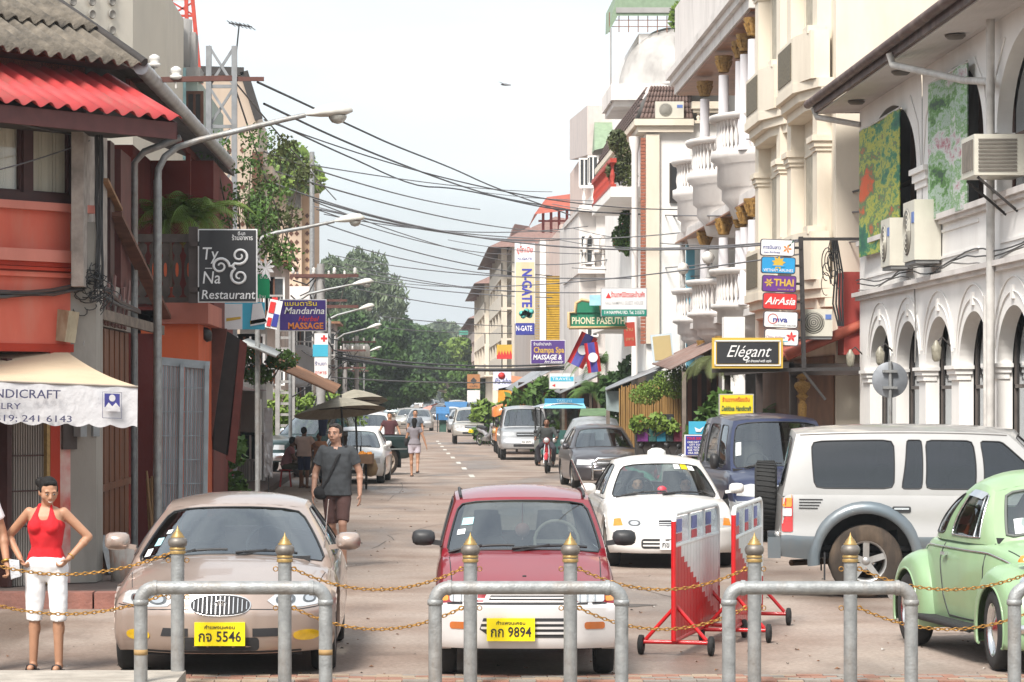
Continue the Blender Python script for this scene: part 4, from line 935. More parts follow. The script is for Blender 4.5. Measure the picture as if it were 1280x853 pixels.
 q = MB();c = (PX(845,Y),Y+1.0,PZ(108,Y));r = (845-776)*Y/F;hgt = PZ(30,Y)-c[2];n = 13
 vs = [(c[0]-r*cos(e)*cos(a),c[1]-1.9*cos(e)*sin(a)*1.0,c[2]+hgt*sin(e)) for e in np.linspace(0,pi/2,10) for a in np.linspace(-.4,pi*.9,n)]
 q.add(vs,[(j*n+i,j*n+i+1,(j+1)*n+i+1,(j+1)*n+i) for j in range(9) for i in range(n-1)],True);q.add([(v[0],v[1],v[2]) for v in vs[:n]]+[c],[(i,i+1,n) for i in range(n-1)]);q.build('dome',mat('dome_concrete',(.50,.48,.46),.9,var=.35,scale=1.2,bump=.3,dirt=(.2,.19,.18),dirtamt=.75,dscale=1.2),t)
 q = MB();q.box(PX(762,Y),PX(870,Y),Y-.8,Y+4,PZ(128,Y),PZ(108,Y));q.box(PX(766,Y),PX(870,Y),Y-.5,Y+4,PZ(135,Y),PZ(128,Y));q.build('cornice',STN,t)
 q = MB();q.add([(PX(760,Y),Y,PZ(42,Y)),(PX(772,Y),Y,PZ(-12,Y)),(PX(880,Y),Y,PZ(-12,Y)),(PX(880,Y),Y,PZ(20,Y)),(PX(772,Y),Y,PZ(20,Y)),(PX(764,Y),Y+3,PZ(30,Y)),(PX(772,Y),Y+6,PZ(-12,Y)),(PX(880,Y),Y+6,PZ(-12,Y))],[(0,1,6,5),(1,2,7,6),(1,2,3,4),(0,4,1)]);q.build('canopy',GRN,t)
 q = MB();q.bar((PX(770,Y),Y-.02,PZ(13,Y)),(PX(880,Y),Y-.02,PZ(13,Y)),.05,.18);q.build('canopy_beam',CON,t)
 q = MB()
 for x in range(762,860,12):q.bar((PX(x,Y),Y+.1,PZ(40,Y)),(PX(x,Y),Y+.1,PZ(15,Y)),.03)
 for y in (25,33):q.bar((PX(765,Y),Y+.1,PZ(y,Y)),(PX(858,Y),Y+.1,PZ(y,Y)),.025)
 q.build('roof_frame',mat('rusty_bar',(.22,.10,.06),.8),t,kind='stuff');q = MB();q.tube([(PX(763,Y),Y-.2,PZ(130,Y)),(PX(763,Y),Y-.2,PZ(36,Y))],.03,6);q.build('post',CON,t)
 # box room and green awning, balustraded terraces
 Y = 112.;q = MB();q.add([(PX(712,130),130,PZ(200,130)),(PX(734,Y),Y,PZ(194,Y)),(PX(734,Y),Y,PZ(132,Y)),(PX(712,130),130,PZ(150,130)),(PX(790,Y),Y,PZ(194,Y)),(PX(790,Y),Y,PZ(132,Y)),(11,130,PZ(200,130)),(11,130,PZ(150,130))],[(0,1,2,3),(1,4,5,2),(2,5,7,3),(0,6,4,1)]);q.build('box_room',mat('box_room',(.60,.53,.50),.85,var=.1,dirt=(.38,.36,.35),dirtamt=.5),t)
 q = MB();q.add([(PX(740,Y),Y-1.5,PZ(192,Y)),(PX(743,Y),Y,PZ(153,Y)),(PX(790,Y),Y,PZ(153,Y)),(PX(790,Y),Y-1.5,PZ(180,Y)),(PX(740,Y),Y,PZ(192,Y))],[(0,1,2,3),(0,4,1)]);q.build('awning',GRN,t)
 block(t,'terrace_wall',PX(728,124),12,124,134,0,PZ(195,124),PNK);block(t,'terrace_wall',PX(745,Y-1),12,Y-1,Y+8,0,PZ(240,Y),STN)
 for py in (262,338):balcony_row(t,Y-1.2,PX(722,Y),PX(792,Y),PZ(py,Y),.85,STN,.36,r=.09,axis='x');q = MB();q.box(PX(720,Y),PX(792,Y),Y-1.4,Y+10,PZ(py+6,Y),PZ(py,Y));q.build('terrace_slab',STN,t)
 block(t,'terrace_wall',PX(722,Y),12,Y-.9,Y+14,0,PZ(262,Y),STN)
 q = MB();xx,zz = PX(756,Y),PZ(330,Y)
 for k,x in enumerate((735,751,767)):q.tube([(PX(x-7,Y),Y-1.4,PZ(318,Y)),(PX(x-6,Y),Y-1.4,PZ(302,Y)),(PX(x,Y),Y-1.4,PZ(295,Y)),(PX(x+6,Y),Y-1.4,PZ(302,Y)),(PX(x+7,Y),Y-1.4,PZ(318,Y))],.09,6)
 q.build('stone_hoop',STN,t,kind='stuff')
 for (x,y0,y1) in ((788,170,430),(772,200,330)):q = MB();q.lathe([(.2,PZ(y1,Y)),(.15,PZ(y1-8,Y)),(.15,PZ(y0+10,Y)),(.28,PZ(y0,Y))],12,Matrix.Translation((PX(x,Y),Y-1.6,0)));q.build('column',WHT,t)
 for (x,y,w_) in ((730,235,.3),(741,232,.3),(733,330,.4),(740,420,.35),(765,430,.4)):window(t,PX(x,Y-1),Y-1.2,PZ(y,Y),w_,1.0,'y')
 # ---- E: pinkish block, red roof, yellow slatted screen
 t = thing('red_roof_building','pinkish block with a red tiled rooftop pavilion beside the yellow slatted screen','building',(7,137,0),w=True);Y = 137.
 block(t,'wall',PX(703,Y),14,Y,160,0,PZ(282,Y),PNK);block(t,'wall',PX(676,150),14,150,190,0,PZ(300,150),plaster('grey_pink',(.45,.40,.37),dirt=(.28,.25,.23),dirtamt=.5))
 q = MB();Yr = 150.;q.add([(PX(668,Yr),Yr,PZ(268,Yr)),(PX(720,Yr),Yr,PZ(262,Yr)),(PX(718,Yr),Yr+4,PZ(236,Yr)),(PX(688,Yr),Yr+4,PZ(240,Yr)),(PX(676,Yr),Yr+18,PZ(262,Yr)),(PX(690,Yr),Yr+14,PZ(240,Yr))],[(0,1,2,3),(0,3,5,4)]);q.build('roof',TIL,t)
 q = MB()
 for x in (680,690,700,710):q.bar((PX(x,Yr),Yr+1,PZ(290,Yr)),(PX(x,Yr),Yr+1,PZ(262,Yr)),.14)
 q.bar((PX(674,Yr),Yr+1,PZ(275,Yr)),(PX(716,Yr),Yr+1,PZ(275,Yr)),.1);q.build('pavilion_frame',mat('frame_dark_red',(.22,.035,.03),.7),t,kind='stuff')
 q = MB();q.box(PX(700,Y),PX(715,Y),Y-.3,Y+1,PZ(290,Y),PZ(281,Y));q.build('cornice',PNK,t)
 for (x,y) in ((712,332),(713,395),(713,430)):window(t,PX(x+8,Y-.1),Y,PZ(y,Y),.35,1.1,'y',_m['window_dark'],WOOD)
 for k in range(4):q = MB();q.box(PX(716,Y),PX(745,Y),Y-1.0,Y,PZ(338+k*38,Y),PZ(334+k*38,Y));q.build('balcony_slab',STN,t)
 YEL = mat('slat_yellow',(.55,.34,.03),.6,var=.2)
 ys = thing('slatted_screen','tall yellow slatted screen standing out from the pink block','screen',(PX(694,134),134,3),w=True)
 for k in range(28):z = PZ(428,134)+k*(PZ(346,134)-PZ(428,134))/28;q = MB();q.box(PX(683,134),PX(704,134),134-.03*0,134.08,z,z+.085);q.build('slat',YEL,ys);
 q = MB();q.box(PX(683,134),PX(704,134),134.1,134.2,PZ(430,134),PZ(345,134));q.build('backing',mat('backing_brown',(.2,.12,.02),.8),ys);q = MB();q.box(PX(675,134),PX(682,134),133.9,134.3,0,PZ(300,134));q.build('post',WHT,ys)
 t2 = thing('slatted_screen','narrow tan slatted panel left of the yellow slatted screen','screen',(PX(672,140),140,3),w=True)
 for k in range(26):z = PZ(430,140)+k*(PZ(350,140)-PZ(430,140))/26;q = MB();q.box(PX(669,140),PX(675,140),140,140.08,z,z+.07);q.build('slat',mat('slat_tan',(.40,.30,.14),.7),t2)
 # ---- F: cream hotels with brown roofs
 BRF = mat('roof_mauve',(.22,.13,.11),.8,var=.25)
 def hotel(lab,px0,Y0,Y1,ptop,floors,px_l,roof=True,m=CRM):
  X = PX(px0,Y0);t = thing('hotel',lab,'hotel',(X,Y0,0),w=True);zt = PZ(ptop,Y0);block(t,'wall',X,X+12,Y0,Y1,0,zt,m)
  fh = (zt-4)/floors
  for k in range(floors):
   z = 4+fh*k;q = MB();q.box(X-.7,X,Y0+1,Y1-1,z-.15,z);q.box(X-.7,X-.6,Y0+1,Y1-1,z,z+.9);q.build('balcony',m,t);q = MB();q.box(X-.02,X,Y0+1.5,Y1-1.5,z+.95,z+fh-.3);q.build('balcony_recess',mat('recess_brown',(.30,.24,.19),.8),t)
   for x in (1.0,2.6,4.4):window(t,X+x,Y0,z+.8,.8,1.1,'y')
   for y in np.linspace(Y0+1,Y1-1.4,5):q = MB();q.box(X-.68,X-.3,y,y+.4,z,z+fh-.15);q.build('pier',m,t)
  if roof:q = MB();q.add([(X-1.6,Y0-1,zt-.2),(X-1.6,Y1+1,zt-.2),(X+3,Y1-2,zt+2.0),(X+3,Y0+2,zt+2.0),(X+13,Y0-1,zt-.2),(X+13,Y1+1,zt-.2)],[(0,1,2,3),(0,3,4),(3,2,5,4),(1,5,2)]);q.build('roof',BRF,t)
  return t
 hotel('cream hotel with a brown hipped roof behind the tall vertical sign',640,192,225,306,4,622,m=plaster('cream_far',(.62,.56,.47)))
 hotel('cream hotel with a mauve roof farther down, left of the vertical sign',616,245,290,352,3,603)
 hotel('pale far hotel with a small grey-brown roof at the end of the row',604,300,350,396,3,598,m=PNK)
 t = thing('gable','brown dormer roof on top of the cream hotel','roof',(PX(645,200),200,PZ(290,200)),w=True);Y = 200;q = MB();q.add([(PX(638,Y),Y,PZ(296,Y)),(PX(668,Y),Y,PZ(296,Y)),(PX(664,Y),Y+3,PZ(280,Y)),(PX(644,Y),Y+1,PZ(279,Y)),(PX(638,Y),Y+6,PZ(296,Y)),(PX(644,Y),Y+6,PZ(279,Y))],[(0,1,2,3),(0,3,5,4)]);q.build('roof',BRF,t)
 # ---- G: far building with green and orange bands
 Y = 430.;X0,X1 = PX(577,Y),PX(612,Y);t = thing('striped_building','far building with green and orange balcony bands at the end of the street','building',(X0,Y,0),w=True)
 block(t,'wall',X0,X1,Y,Y+25,0,PZ(412,Y),plaster('g_grey',(.35,.33,.32)))
 q = MB();q.add([(X0-1,Y-1,PZ(412,Y)),(X1,Y-1,PZ(410,Y)),(X1,Y+8,PZ(405,Y)),(X0+3,Y+8,PZ(406,Y))],[(0,1,2,3)]);q.build('roof',CON,t)
 for (y0,y1,m) in ((414,419,mat('band_green',(.05,.28,.20),.7)),(424,432,mat('band_orange',(.60,.17,.06),.7)),(434,443,_m['band_green'])):q = MB();q.box(X0-.4,X1,Y-1.6,Y,PZ(y1,Y),PZ(y0,Y));q.build('balcony_band',m,t)
 for k in range(4):window(t,X0+.6+k*.95,Y,PZ(424,Y),.5,.55,'y')
 # filler block behind the row so that no sky shows low between buildings
 t = thing('rear_block','plain pale block set back behind the right-hand row','building',(13,120,0),w=True);block(t,'wall',14,30,100,330,0,9,STN)
# ================================================================== plants
def leafmat(n,a,b):
 m = mat('leaf_'+n,a,.6,var=.3,scale=.9,col2=b,spec=.3);bs = m.node_tree.nodes['Principled BSDF']
 return m
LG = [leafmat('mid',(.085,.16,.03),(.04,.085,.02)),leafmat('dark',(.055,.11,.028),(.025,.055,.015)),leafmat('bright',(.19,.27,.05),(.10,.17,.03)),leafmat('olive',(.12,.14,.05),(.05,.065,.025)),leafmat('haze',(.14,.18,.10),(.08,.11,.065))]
BARK = mat('bark',(.14,.11,.085),.95,var=.5,scale=8,bump=.8,streak=.2)
def leaves(clumps,n,size,seed=1,droop=.3,long=1.8,fill=.35):
 """n small folded leaves scattered in ellipsoid clumps [(x,y,z,rx,ry,rz)]"""
 r = np.random.default_rng(seed);C = np.array(clumps,float);vol = C[:,3]*C[:,4]*C[:,5];p = vol**.7;p /= p.sum();k = r.choice(len(C),n,p=p)
 d = r.normal(size=(n,3));d /= np.linalg.norm(d,axis=1)[:,None];rad = (fill+(1-fill)*r.random(n)**.45)[:,None]
 pos = C[k,:3]+d*rad*C[k,3:6];t = r.normal(size=(n,3));t[:,2] -= droop;t /= np.linalg.norm(t,axis=1)[:,None];u = np.cross(t,r.normal(size=(n,3)));u /= np.linalg.norm(u,axis=1)[:,None]
 s = size*(.6+.8*r.random(n))[:,None];a = pos-t*s*long/2;b = pos+u*s*.5;c = pos+t*s*long/2;e = pos-u*s*.5
 v = np.stack([a,b,c,e],1).reshape(-1,3);f = np.arange(4*n).reshape(-1,4);me = bpy.data.meshes.new('leaves');me.vertices.add(4*n);me.vertices.foreach_set('co',v.ravel().astype(np.float32));me.loops.add(4*n);me.loops.foreach_set('vertex_index',f.ravel())
 me.polygons.add(n);me.polygons.foreach_set('loop_start',np.arange(0,4*n,4));me.update(calc_edges=True);me.validate();return me
def crown(name,clumps,n,size,m,par,seed=1,**k):
 me = leaves(clumps,n,size,seed,**k);me.materials.append(m);o = bpy.data.objects.new(name,me);COL.objects.link(o);att(o,par);return o
def tree(lab,x,y,H,R_,m,seed=1,trunk_h=.35,n=14000,leaf=.16,clumps=None,group=None,nc=16,name='tree',feather=False):
 t = thing(name,lab,'tree',(x,y,0),0,group);rnd = random.Random(seed);cl = []
 for i in range(nc):
  a = rnd.uniform(0,2*pi);q = rnd.random()**.6;zz = lerp(trunk_h+.08,.95,rnd.random());rr = R_*q*(1-max(0,zz-.6)*1.6);s = R_*rnd.uniform(.22,.42)*(1-.35*(zz-.4))
  cl.append((cos(a)*rr,sin(a)*rr,H*zz,s,s,s*(.75 if not feather else 1.3)))
 b = MB();b.tube([(0,0,-.1),(.1*R_*.1,0,H*.2),(-.05*R_,0,H*.45),(0,.0,H*.8)],[H*.028,H*.022,H*.016,H*.004],8);
 tr = b.build('trunk',BARK,t)
 for i,c in enumerate(cl[:9]):b = MB();z0 = H*lerp(.25,.6,i/9);b.tube([(0,0,z0),(c[0]*.5,c[1]*.5,lerp(z0,c[2],.6)),(c[0],c[1],c[2])],[H*.012,H*.007,H*.002],6);b.build('limb',BARK,t)
 crown('crown',cl,n,leaf,m,t,seed,droop=.2 if not feather else 1.2,long=1.8 if not feather else 4);return t
def shrub(lab,x,y,z,clumps,n,leaf,m,seed=1,cat='shrub',name='shrub',group=None,flowers=None,stems=True,fill=.35):
 t = thing(name,lab,cat,(x,y,z),0,group);rnd = random.Random(seed)
 if stems:
  b = MB()
  for c in clumps[:7]:b.tube([(c[0]*.2,c[1]*.2,0),(c[0]*.7,c[1]*.7,c[2]*.6),(c[0],c[1],c[2])],[.02,.014,.006],5)
  b.build('stems',BARK,t,kind='stuff')
 crown('foliage',clumps,n,leaf,m,t,seed,fill=fill)
 if flowers:crown('flowers',clumps,flowers[0],leaf*.6,flowers[1],t,seed+9,fill=.85,long=1)
 return t
def palm(lab,x,y,z,h,fr,m,n=13,seed=2,trunk=.05,name='palm',cat='palm',up=.9):
 t = thing(name,lab,cat,(x,y,z));rnd = random.Random(seed)
 if h > .15:b = MB();b.tube([(0,0,0),(.02,0,h*.5),(0,0,h)],[trunk*1.2,trunk,trunk*.8],8);b.build('trunk',BARK,t)
 for i in range(n):
  a = 2*pi*i/n+rnd.uniform(-.3,.3);el = rnd.uniform(.25,1.2)*up;ln = fr*rnd.uniform(.75,1.1);b = MB();p = Vector((0,0,h));d = Vector((cos(a)*cos(el),sin(a)*cos(el),sin(el)));K = 12;pts = [p.copy()]
  for k in range(K):p = p+d*ln/K;d = (d+Vector((0,0,-.13*(1+k*.12)))).normalized();pts.append(p.copy())
  b.tube(pts,[.012*(1-.8*k/K) for k in range(K+1)],4,False)
  for k in range(1,K+1):
   tdir = (pts[k]-pts[k-1]).normalized();sd = tdir.cross(Vector((0,0,1))).normalized()
   for s_ in (-1,1):
    for q in (0,.5):
     o = pts[k-1].lerp(pts[k],q);L_ = fr*.30*(sin(pi*min(1,(k+q)/K*.9+.1))**.7);e = o+(sd*s_*.8+tdir*.75+Vector((0,0,-.35))).normalized()*L_;w = tdir*.014*fr/1.0
     b.add([o-w,o+w,e],[(0,1,2)])
  b.build('frond',m,t)
 return t
def grass_tuft(clx):pass
# ================================================================== left-hand side
def corrugated(p00,p10,p01,p11,pitch,amp,th=.006,nv=2,rag=0,seed=0):
 """wavy sheet: waves across p00->p10, running along p00->p01"""
 p00,p10,p01,p11 = map(Vector,(p00,p10,p01,p11));n = int((p10-p00).length/pitch*8);nrm = (p10-p00).cross(p01-p00).normalized();nrm = nrm if nrm.z > 0 else -nrm;q = MB();vs = [];rnd = random.Random(seed)
 for j in range(nv+1):
  for i in range(n+1):
   u = i/n;v = j/nv;p = p00.lerp(p10,u).lerp(p01.lerp(p11,u),v)+nrm*amp*(sin(2*pi*i/8));vs.append(p)
 m = n+1;q.add(vs+[v-nrm*th for v in vs],[(j*m+i,j*m+i+1,(j+1)*m+i+1,(j+1)*m+i) for j in range(nv) for i in range(n)]+[((nv+1)*m+j*m+i,(nv+1)*m+(j+1)*m+i,(nv+1)*m+(j+1)*m+i+1,(nv+1)*m+j*m+i+1) for j in range(nv) for i in range(n)]+[(i,(nv+1)*m+i,(nv+1)*m+i+1,i+1) for i in range(n)],True);return q
def corner_house():
 C = Vector((-3.616,31.6,0));f = Vector((-.64,-.77,0)).normalized();n = Vector((.77,-.64,0)).normalized()
 def W(s,d,z):return C+f*s+n*d+Vector((0,0,z))
 def S(px):k = (px-520)/3600;return (-3.616-31.6*k)/(.64-.77*k)
 def Yat(s):return 31.6+f.y*s
 def Z(py,s):return PZ(py,Yat(s))
 def bx(q,s0,s1,d0,d1,z0,z1):q.add([W(s,d,z) for z in (z0,z1) for d in (d0,d1) for s in (s0,s1)],[(0,2,3,1),(4,5,7,6),(0,1,5,4),(2,6,7,3),(0,4,6,2),(1,3,7,5)])
 def B(par,name,s0,s1,d0,d1,z0,z1,m):q = MB();bx(q,s0,s1,d0,d1,z0,z1);return q.build(name,m,par)
 RED = plaster('salmon_red',(.62,.15,.10),dirt=(.50,.24,.18),dirtamt=.5,dscale=1.6,var=.2,col2=(.54,.10,.06));DRD = plaster('deep_red',(.42,.035,.012),var=.25);SAL = plaster('salmon',(.62,.22,.17),var=.15,dirt=(.33,.12,.1))
 FR = mat('window_frame_oxblood',(.055,.016,.014),.6,var=.3);GR = plaster('column_grey',(.31,.29,.26),dirt=(.12,.11,.10),dirtamt=.6,var=.2)
 t = thing('corner_house','red plastered two-storey corner shophouse with corrugated roofs at the left edge','building',(C.x,C.y,0),w=True);g = .16
 L_ = 8.0
 z1,z2,z3 = Z(435,.6),Z(263,.6),Z(130,.6)
 B(t,'wall',.02,L_,-.35,0,z1,Z(255,.6),RED);B(t,'wall',.02,L_,-.35,0,Z(138,.6),5.9,RED)
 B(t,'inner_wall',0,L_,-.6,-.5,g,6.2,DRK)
 # upper window: frame, two sashes, pale curtains
 sw = [(S(88),S(40)),(S(28),S(-24)),(S(-36),S(-80))]
 w = B(t,'window',S(105),L_,-.12,-.04,Z(252,.6),Z(137,.6),FR) if 0 else None
 fr = MB();
 for a in (S(105),):bx(fr,a,S(90),-.10,.03,Z(252,.6),Z(134,.6))
 for a,b in ((S(40),S(28)),(S(-24),S(-36))):bx(fr,a,b,-.10,.02,Z(252,.6),Z(134,.6))
 bx(fr,S(105),L_,-.10,.04,Z(256,.6),Z(243,.6));bx(fr,S(105),L_,-.10,.04,Z(138,.6),Z(120,.6));w = fr.build('window',FR,t)
 CUR = mat('curtain_cream',(.72,.68,.58),.9,streak=.04,scale=7,var=.18)
 for a,b in sw:
  sa = MB();s_ = .03;z0,zt = Z(243,.6),Z(138,.6)
  for q4 in ((a,a+s_,z0,zt),(b-s_,b,z0,zt),(a,b,z0,z0+s_),(a,b,zt-s_,zt)):bx(sa,q4[0],q4[1],-.06,-.01,q4[2],q4[3])
  sa.build('sash',FR,w);gl = MB();gl.add([W(a,-.04,z0),W(b,-.04,z0),W(b,-.04,zt),W(a,-.04,zt)],[(0,1,2,3)]);gl.build('pane',glass('house_glass',(.92,.93,.92),.03,.03),w)
  cu = MB();k = 28;cu.add([W(lerp(a,b,i/k),-.07-.018*(i % 2)-.01*sin(i*.7),z) for z in (z0,zt) for i in range(k+1)],[(i,i+1,k+2+i,k+1+i) for i in range(k)]);cu.build('curtain',CUR,w)
 B(t,'sill',-.06,L_,0,.10,Z(264,.6),Z(254,.6),SAL)
 for a,b,d,m in ((328,313,.10,SAL),(334,328,.06,DRD),(339,335,.09,DRD),(347,341,.05,RED)):B(t,'moulding',-.03,L_,0,d,Z(a,.6),Z(b,.6),m)
 # ground floor: dark shop, folding gate, red post, column, meters
 B(t,'lintel',.0,L_,-.3,.02,Z(440,.6),Z(430,.6),DRD)
 gate = B(t,'folding_gate',S(58),S(15),-.10,-.07,g,2.6,plaster('gate_grey',(.36,.33,.30),var=.25,dirt=(.2,.16,.13)))
 for k in range(15):s0 = lerp(S(58),S(15),k/14);B(gate,'gate_bar',s0-.006,s0+.006,-.07,-.045,g,2.6,_m['plaster_gate_grey'])
 for k in range(6):z = g+.25+k*.38;B(gate,'gate_rail',S(58),S(15),-.05,-.04,z,z+.014,FR)
 B(t,'door_frame',S(15),S(9),-.15,.0,g,2.6,FR);B(t,'gate_trim',S(62),S(58),-.12,.01,g,2.6,GOLD)
 PEEL = mat('peeling_red',(.50,.035,.025),.8,col2=(.62,.55,.50),scale=3.2,bump=.5,dirt=(.55,.33,.18),dirtamt=.9,dscale=2.4,var=.1)
 B(t,'red_post',S(74),S(62),-.1,.015,g,2.7,_m['plaster_deep_red']);B(t,'peeling_wall',.13,S(74),-.1,.0,g,2.7,PEEL)
 q = MB();q.prism([(-3.82,31.40),(-3.50,31.50),(-3.48,32.0),(-3.80,32.0)],4.1-g,z0=g);q.build('column',GR,t)
 mb = thing('meter_board','electricity meters on a dark board under the shop awning','meter board',tuple(W(.3,.03,1.6)),w=True);B(mb,'board',S(112),S(76),.01,.04,Z(562,.3),Z(530,.3),mat('board_dark',(.07,.055,.05),.7))
 for p_ in (92,108):B(mb,'meter',S(p_+4),S(p_-4),.05,.16,Z(546,.3),Z(526,.3),mat('meter_grey',(.28,.30,.31),.4))
 bxm = thing('electric_box','rusty cream electricity box tilted on the wall above the awning','electric box',tuple(W(.3,.04,3.0)),w=True);q = MB();q.box(-.115,.115,-.16,.0,0,.34);
 for i,v in enumerate(q.v):q.v[i] = tuple(W(.30,.02,Z(428,.3))+Matrix.Rotation(R(8),3,'Y') @ (Matrix.Rotation(R(-38),3,'Z') @ Vector(v)))
 q.build('case',mat('box_rusty',(.42,.36,.25),.7,var=.3,dirt=(.22,.11,.05),dirtamt=.8,dscale=6),bxm);q = MB();q.tube([W(.10,.05,Z(425,.3)),W(.10,.05,Z(470,.3))],.02,6);q.tube([W(.0,.06,Z(392,.3)),W(.12,.08,Z(430,.3)),W(.08,.06,Z(440,.3))],.008,5);q.build('conduit',GALV,bxm)
 # side wall along the street
 X = -3.60;WD = mat('wood_door',(.17,.055,.018),.55,var=.45,scale=6,streak=.12,bump=.4,dirt=(.07,.025,.01));GP = plaster('side_grey',(.36,.33,.30),dirt=(.18,.15,.13),dirtamt=.6)
 sx = lambda px:12960/(520-px)
 def SB(par,name,y0,y1,z0,z1,m,d0=.12,d1=0):q = MB();q.box(X-d0,X+d1,y0,y1,z0,z1);return q.build(name,m,par)
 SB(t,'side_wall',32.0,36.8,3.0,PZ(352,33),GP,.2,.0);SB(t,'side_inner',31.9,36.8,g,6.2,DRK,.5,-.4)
 d_ = SB(t,'plank_door',32.35,36.2,g,3.0,FR,.16,-.06)
 for k in range(13):y = 32.38+k*.295;SB(d_,'plank',y,y+.27,g+.02,2.98,WD,.05,-.01+(.012 if k % 2 else 0))
 for z in (1.1,2.1):SB(d_,'rail',32.38,36.18,z,z+.08,WD,.0,.02)
 for k in range(9):     # broken slats above the door
  y = 32.4+k*.38;q = MB();q.bar((X+.02,y,3.02),(X+.03+.02*(k%3),y+.05*(-1)**k,3.62-.1*((k*7)%4)),.16,.02,up=(1,0,0));q.build('broken_slat',mat('slat_mauve',(.24,.13,.12),.9,var=.4),t)
 q = MB();q.bar((X+.06,32.2,3.12),(X+.30,37.5,3.05),.05,.12);q.build('plank_rail',mat('plank_grey',(.20,.16,.13),.9,var=.4,bump=.5),t)
 # timber framing upstairs on the side
 for (p0,p1,y0,y1,m) in ((103,117,150,358,mat('post_pale',(.36,.32,.29),.9,var=.4,bump=.4)),(127,133,222,362,_m['post_pale']),(137,142,150,362,FR),(150,163,158,372,mat('post_oxblood',(.12,.03,.025),.7,var=.3))):
  Ya,Yb = sx(p0),sx(p1);SB(t,'timber_post',Ya,Yb,PZ(y1,Ya),5.2,m,.12,.01+.0*Ya)
 q = MB();q.bar((X+.05,34.0,PZ(268,34.)),(X+.22,38.9,PZ(398,38.9)),.05,.16,up=(1,0,0));q.build('diagonal_board',mat('board_rust',(.16,.07,.045),.8,var=.4),t)
 q = MB();q.bar((X-.05,33,PZ(225,33)),(X-.05,34.6,PZ(262,34.6)),.04,.25,up=(1,0,0));q.build('loose_board',mat('board_tan',(.33,.18,.09),.8,var=.4),t)
 # roofs
 RM = mat('roof_sheet_red',(.44,.045,.045),.42,var=.3,scale=2.2,dirt=(.25,.075,.06),dirtamt=.8,dscale=2.5,coat=.15)
 q = corrugated(W(-.374,1.10,5.20),W(8.4,1.10,5.20),W(-.374,0,5.74),W(8.4,0,5.74),.235,.033);q.build('awning_sheet',RM,t)
 # extra corner piece of the awning down to the fascia
 q = MB();bx(q,-.36,8.4,.98,1.04,4.98,5.16);q.add([W(-.36,1.04,5.16),W(-.36,0,5.68),W(-.36,0,5.52),W(-.36,1.04,4.98),W(-.34,1.04,5.16),W(-.34,0,5.68),W(-.34,0,5.52),W(-.34,1.04,4.98)],[(0,1,2,3),(7,6,5,4),(0,4,5,1),(1,5,6,2),(2,6,7,3),(3,7,4,0)]);q.build('awning_fascia',mat('fascia_oxblood',(.10,.03,.028),.7,var=.25),t)
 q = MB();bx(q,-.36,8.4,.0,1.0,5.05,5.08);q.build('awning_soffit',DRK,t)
 AS = mat('asbestos_sheet',(.17,.145,.115),.95,var=.5,scale=7,bump=.8,bscale=25,dirt=(.05,.045,.04),dirtamt=.8,dscale=3)
 a0,a1 = (W(-.40,.46,5.83),W(8.4,.46,5.83));b0,b1 = (W(-.40,-1.0,6.66),W(8.4,-1.0,6.66));c0,c1 = (W(-.40,-3.2,7.9),W(8.4,-3.2,7.9));V3 = Vector((0,0,.045))
 corrugated(a0,a1,W(-.40,-.35,6.30),W(8.4,-.35,6.30),.20,.036,.012).build('roof_sheet',AS,t);corrugated(W(-.40,-.22,6.235)+V3,W(8.4,-.22,6.235)+V3,b0+V3,b1+V3,.20,.036,.012).build('roof_sheet',AS,t)
 corrugated(W(-.40,-.92,6.62)+V3*2,W(8.4,-.92,6.62)+V3*2,c0+V3*2,c1+V3*2,.20,.036,.012).build('roof_sheet',AS,t)
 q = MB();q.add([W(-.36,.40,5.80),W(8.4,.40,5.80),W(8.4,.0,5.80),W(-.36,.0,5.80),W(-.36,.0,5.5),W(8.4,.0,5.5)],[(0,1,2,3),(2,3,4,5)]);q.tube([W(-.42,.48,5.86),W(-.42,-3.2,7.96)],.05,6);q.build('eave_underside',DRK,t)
 # shop canopy
 cn = thing('canopy','beige shop canopy with printed white valance and scalloped edge, over the left pavement','awning',tuple(W(.6,.9,2.2)),w=True)
 BG = mat('canvas_beige',(.62,.49,.34),.9,var=.10,scale=2,bump=.2,dirt=(.45,.33,.22),dirtamt=.3);WV = mat('canvas_white',(.60,.59,.60),.9,var=.08,scale=6,bump=1.0,bscale=7,dirt=(.45,.42,.42),dirtamt=.4,dscale=3)
 cw = lambda px,py,Y:P(px,py,Y)
 top = [cw(-60,439,31.3),cw(85,441,31.2),cw(172,483,29.6),cw(-60,474,28.6)]
 q = MB();nn = 10;vs = []
 for j in range(nn+1):
  for i in range(nn+1):
   u,v = i/nn,j/nn;p = top[0].lerp(top[1],u).lerp(top[3].lerp(top[2],u),v);p.z -= .05*sin(pi*v)*(.6+.4*sin(u*7));vs.append(p)
 q.add(vs,[(j*11+i,j*11+i+1,(j+1)*11+i+1,(j+1)*11+i) for j in range(nn) for i in range(nn)],True);q.build('canvas_top',BG,cn)
 q = MB();q.tube([top[3]+Vector((0,0,-.005)),top[2]+Vector((0,0,-.005))],.012,6);q.build('front_rail',mat('canvas_edge',(.35,.30,.25),.8),cn)
 A_,B_ = top[3],top[2];vd = (B_-A_);ln = vd.length;n_ = 60;vs = []
 for i in range(n_+1):
  u = i/n_;p = A_.lerp(B_,u);d = .40+.035*abs(sin(u*pi*8.2));vs.append(p+Vector((0,-.008*sin(u*30),-.005)));vs.append(p+Vector((0,-.03-.012*sin(u*26),-d)))
 q = MB();q.add(vs,[(2*i,2*i+2,2*i+3,2*i+1) for i in range(n_)],True);val = q.build('valance',WV,cn)
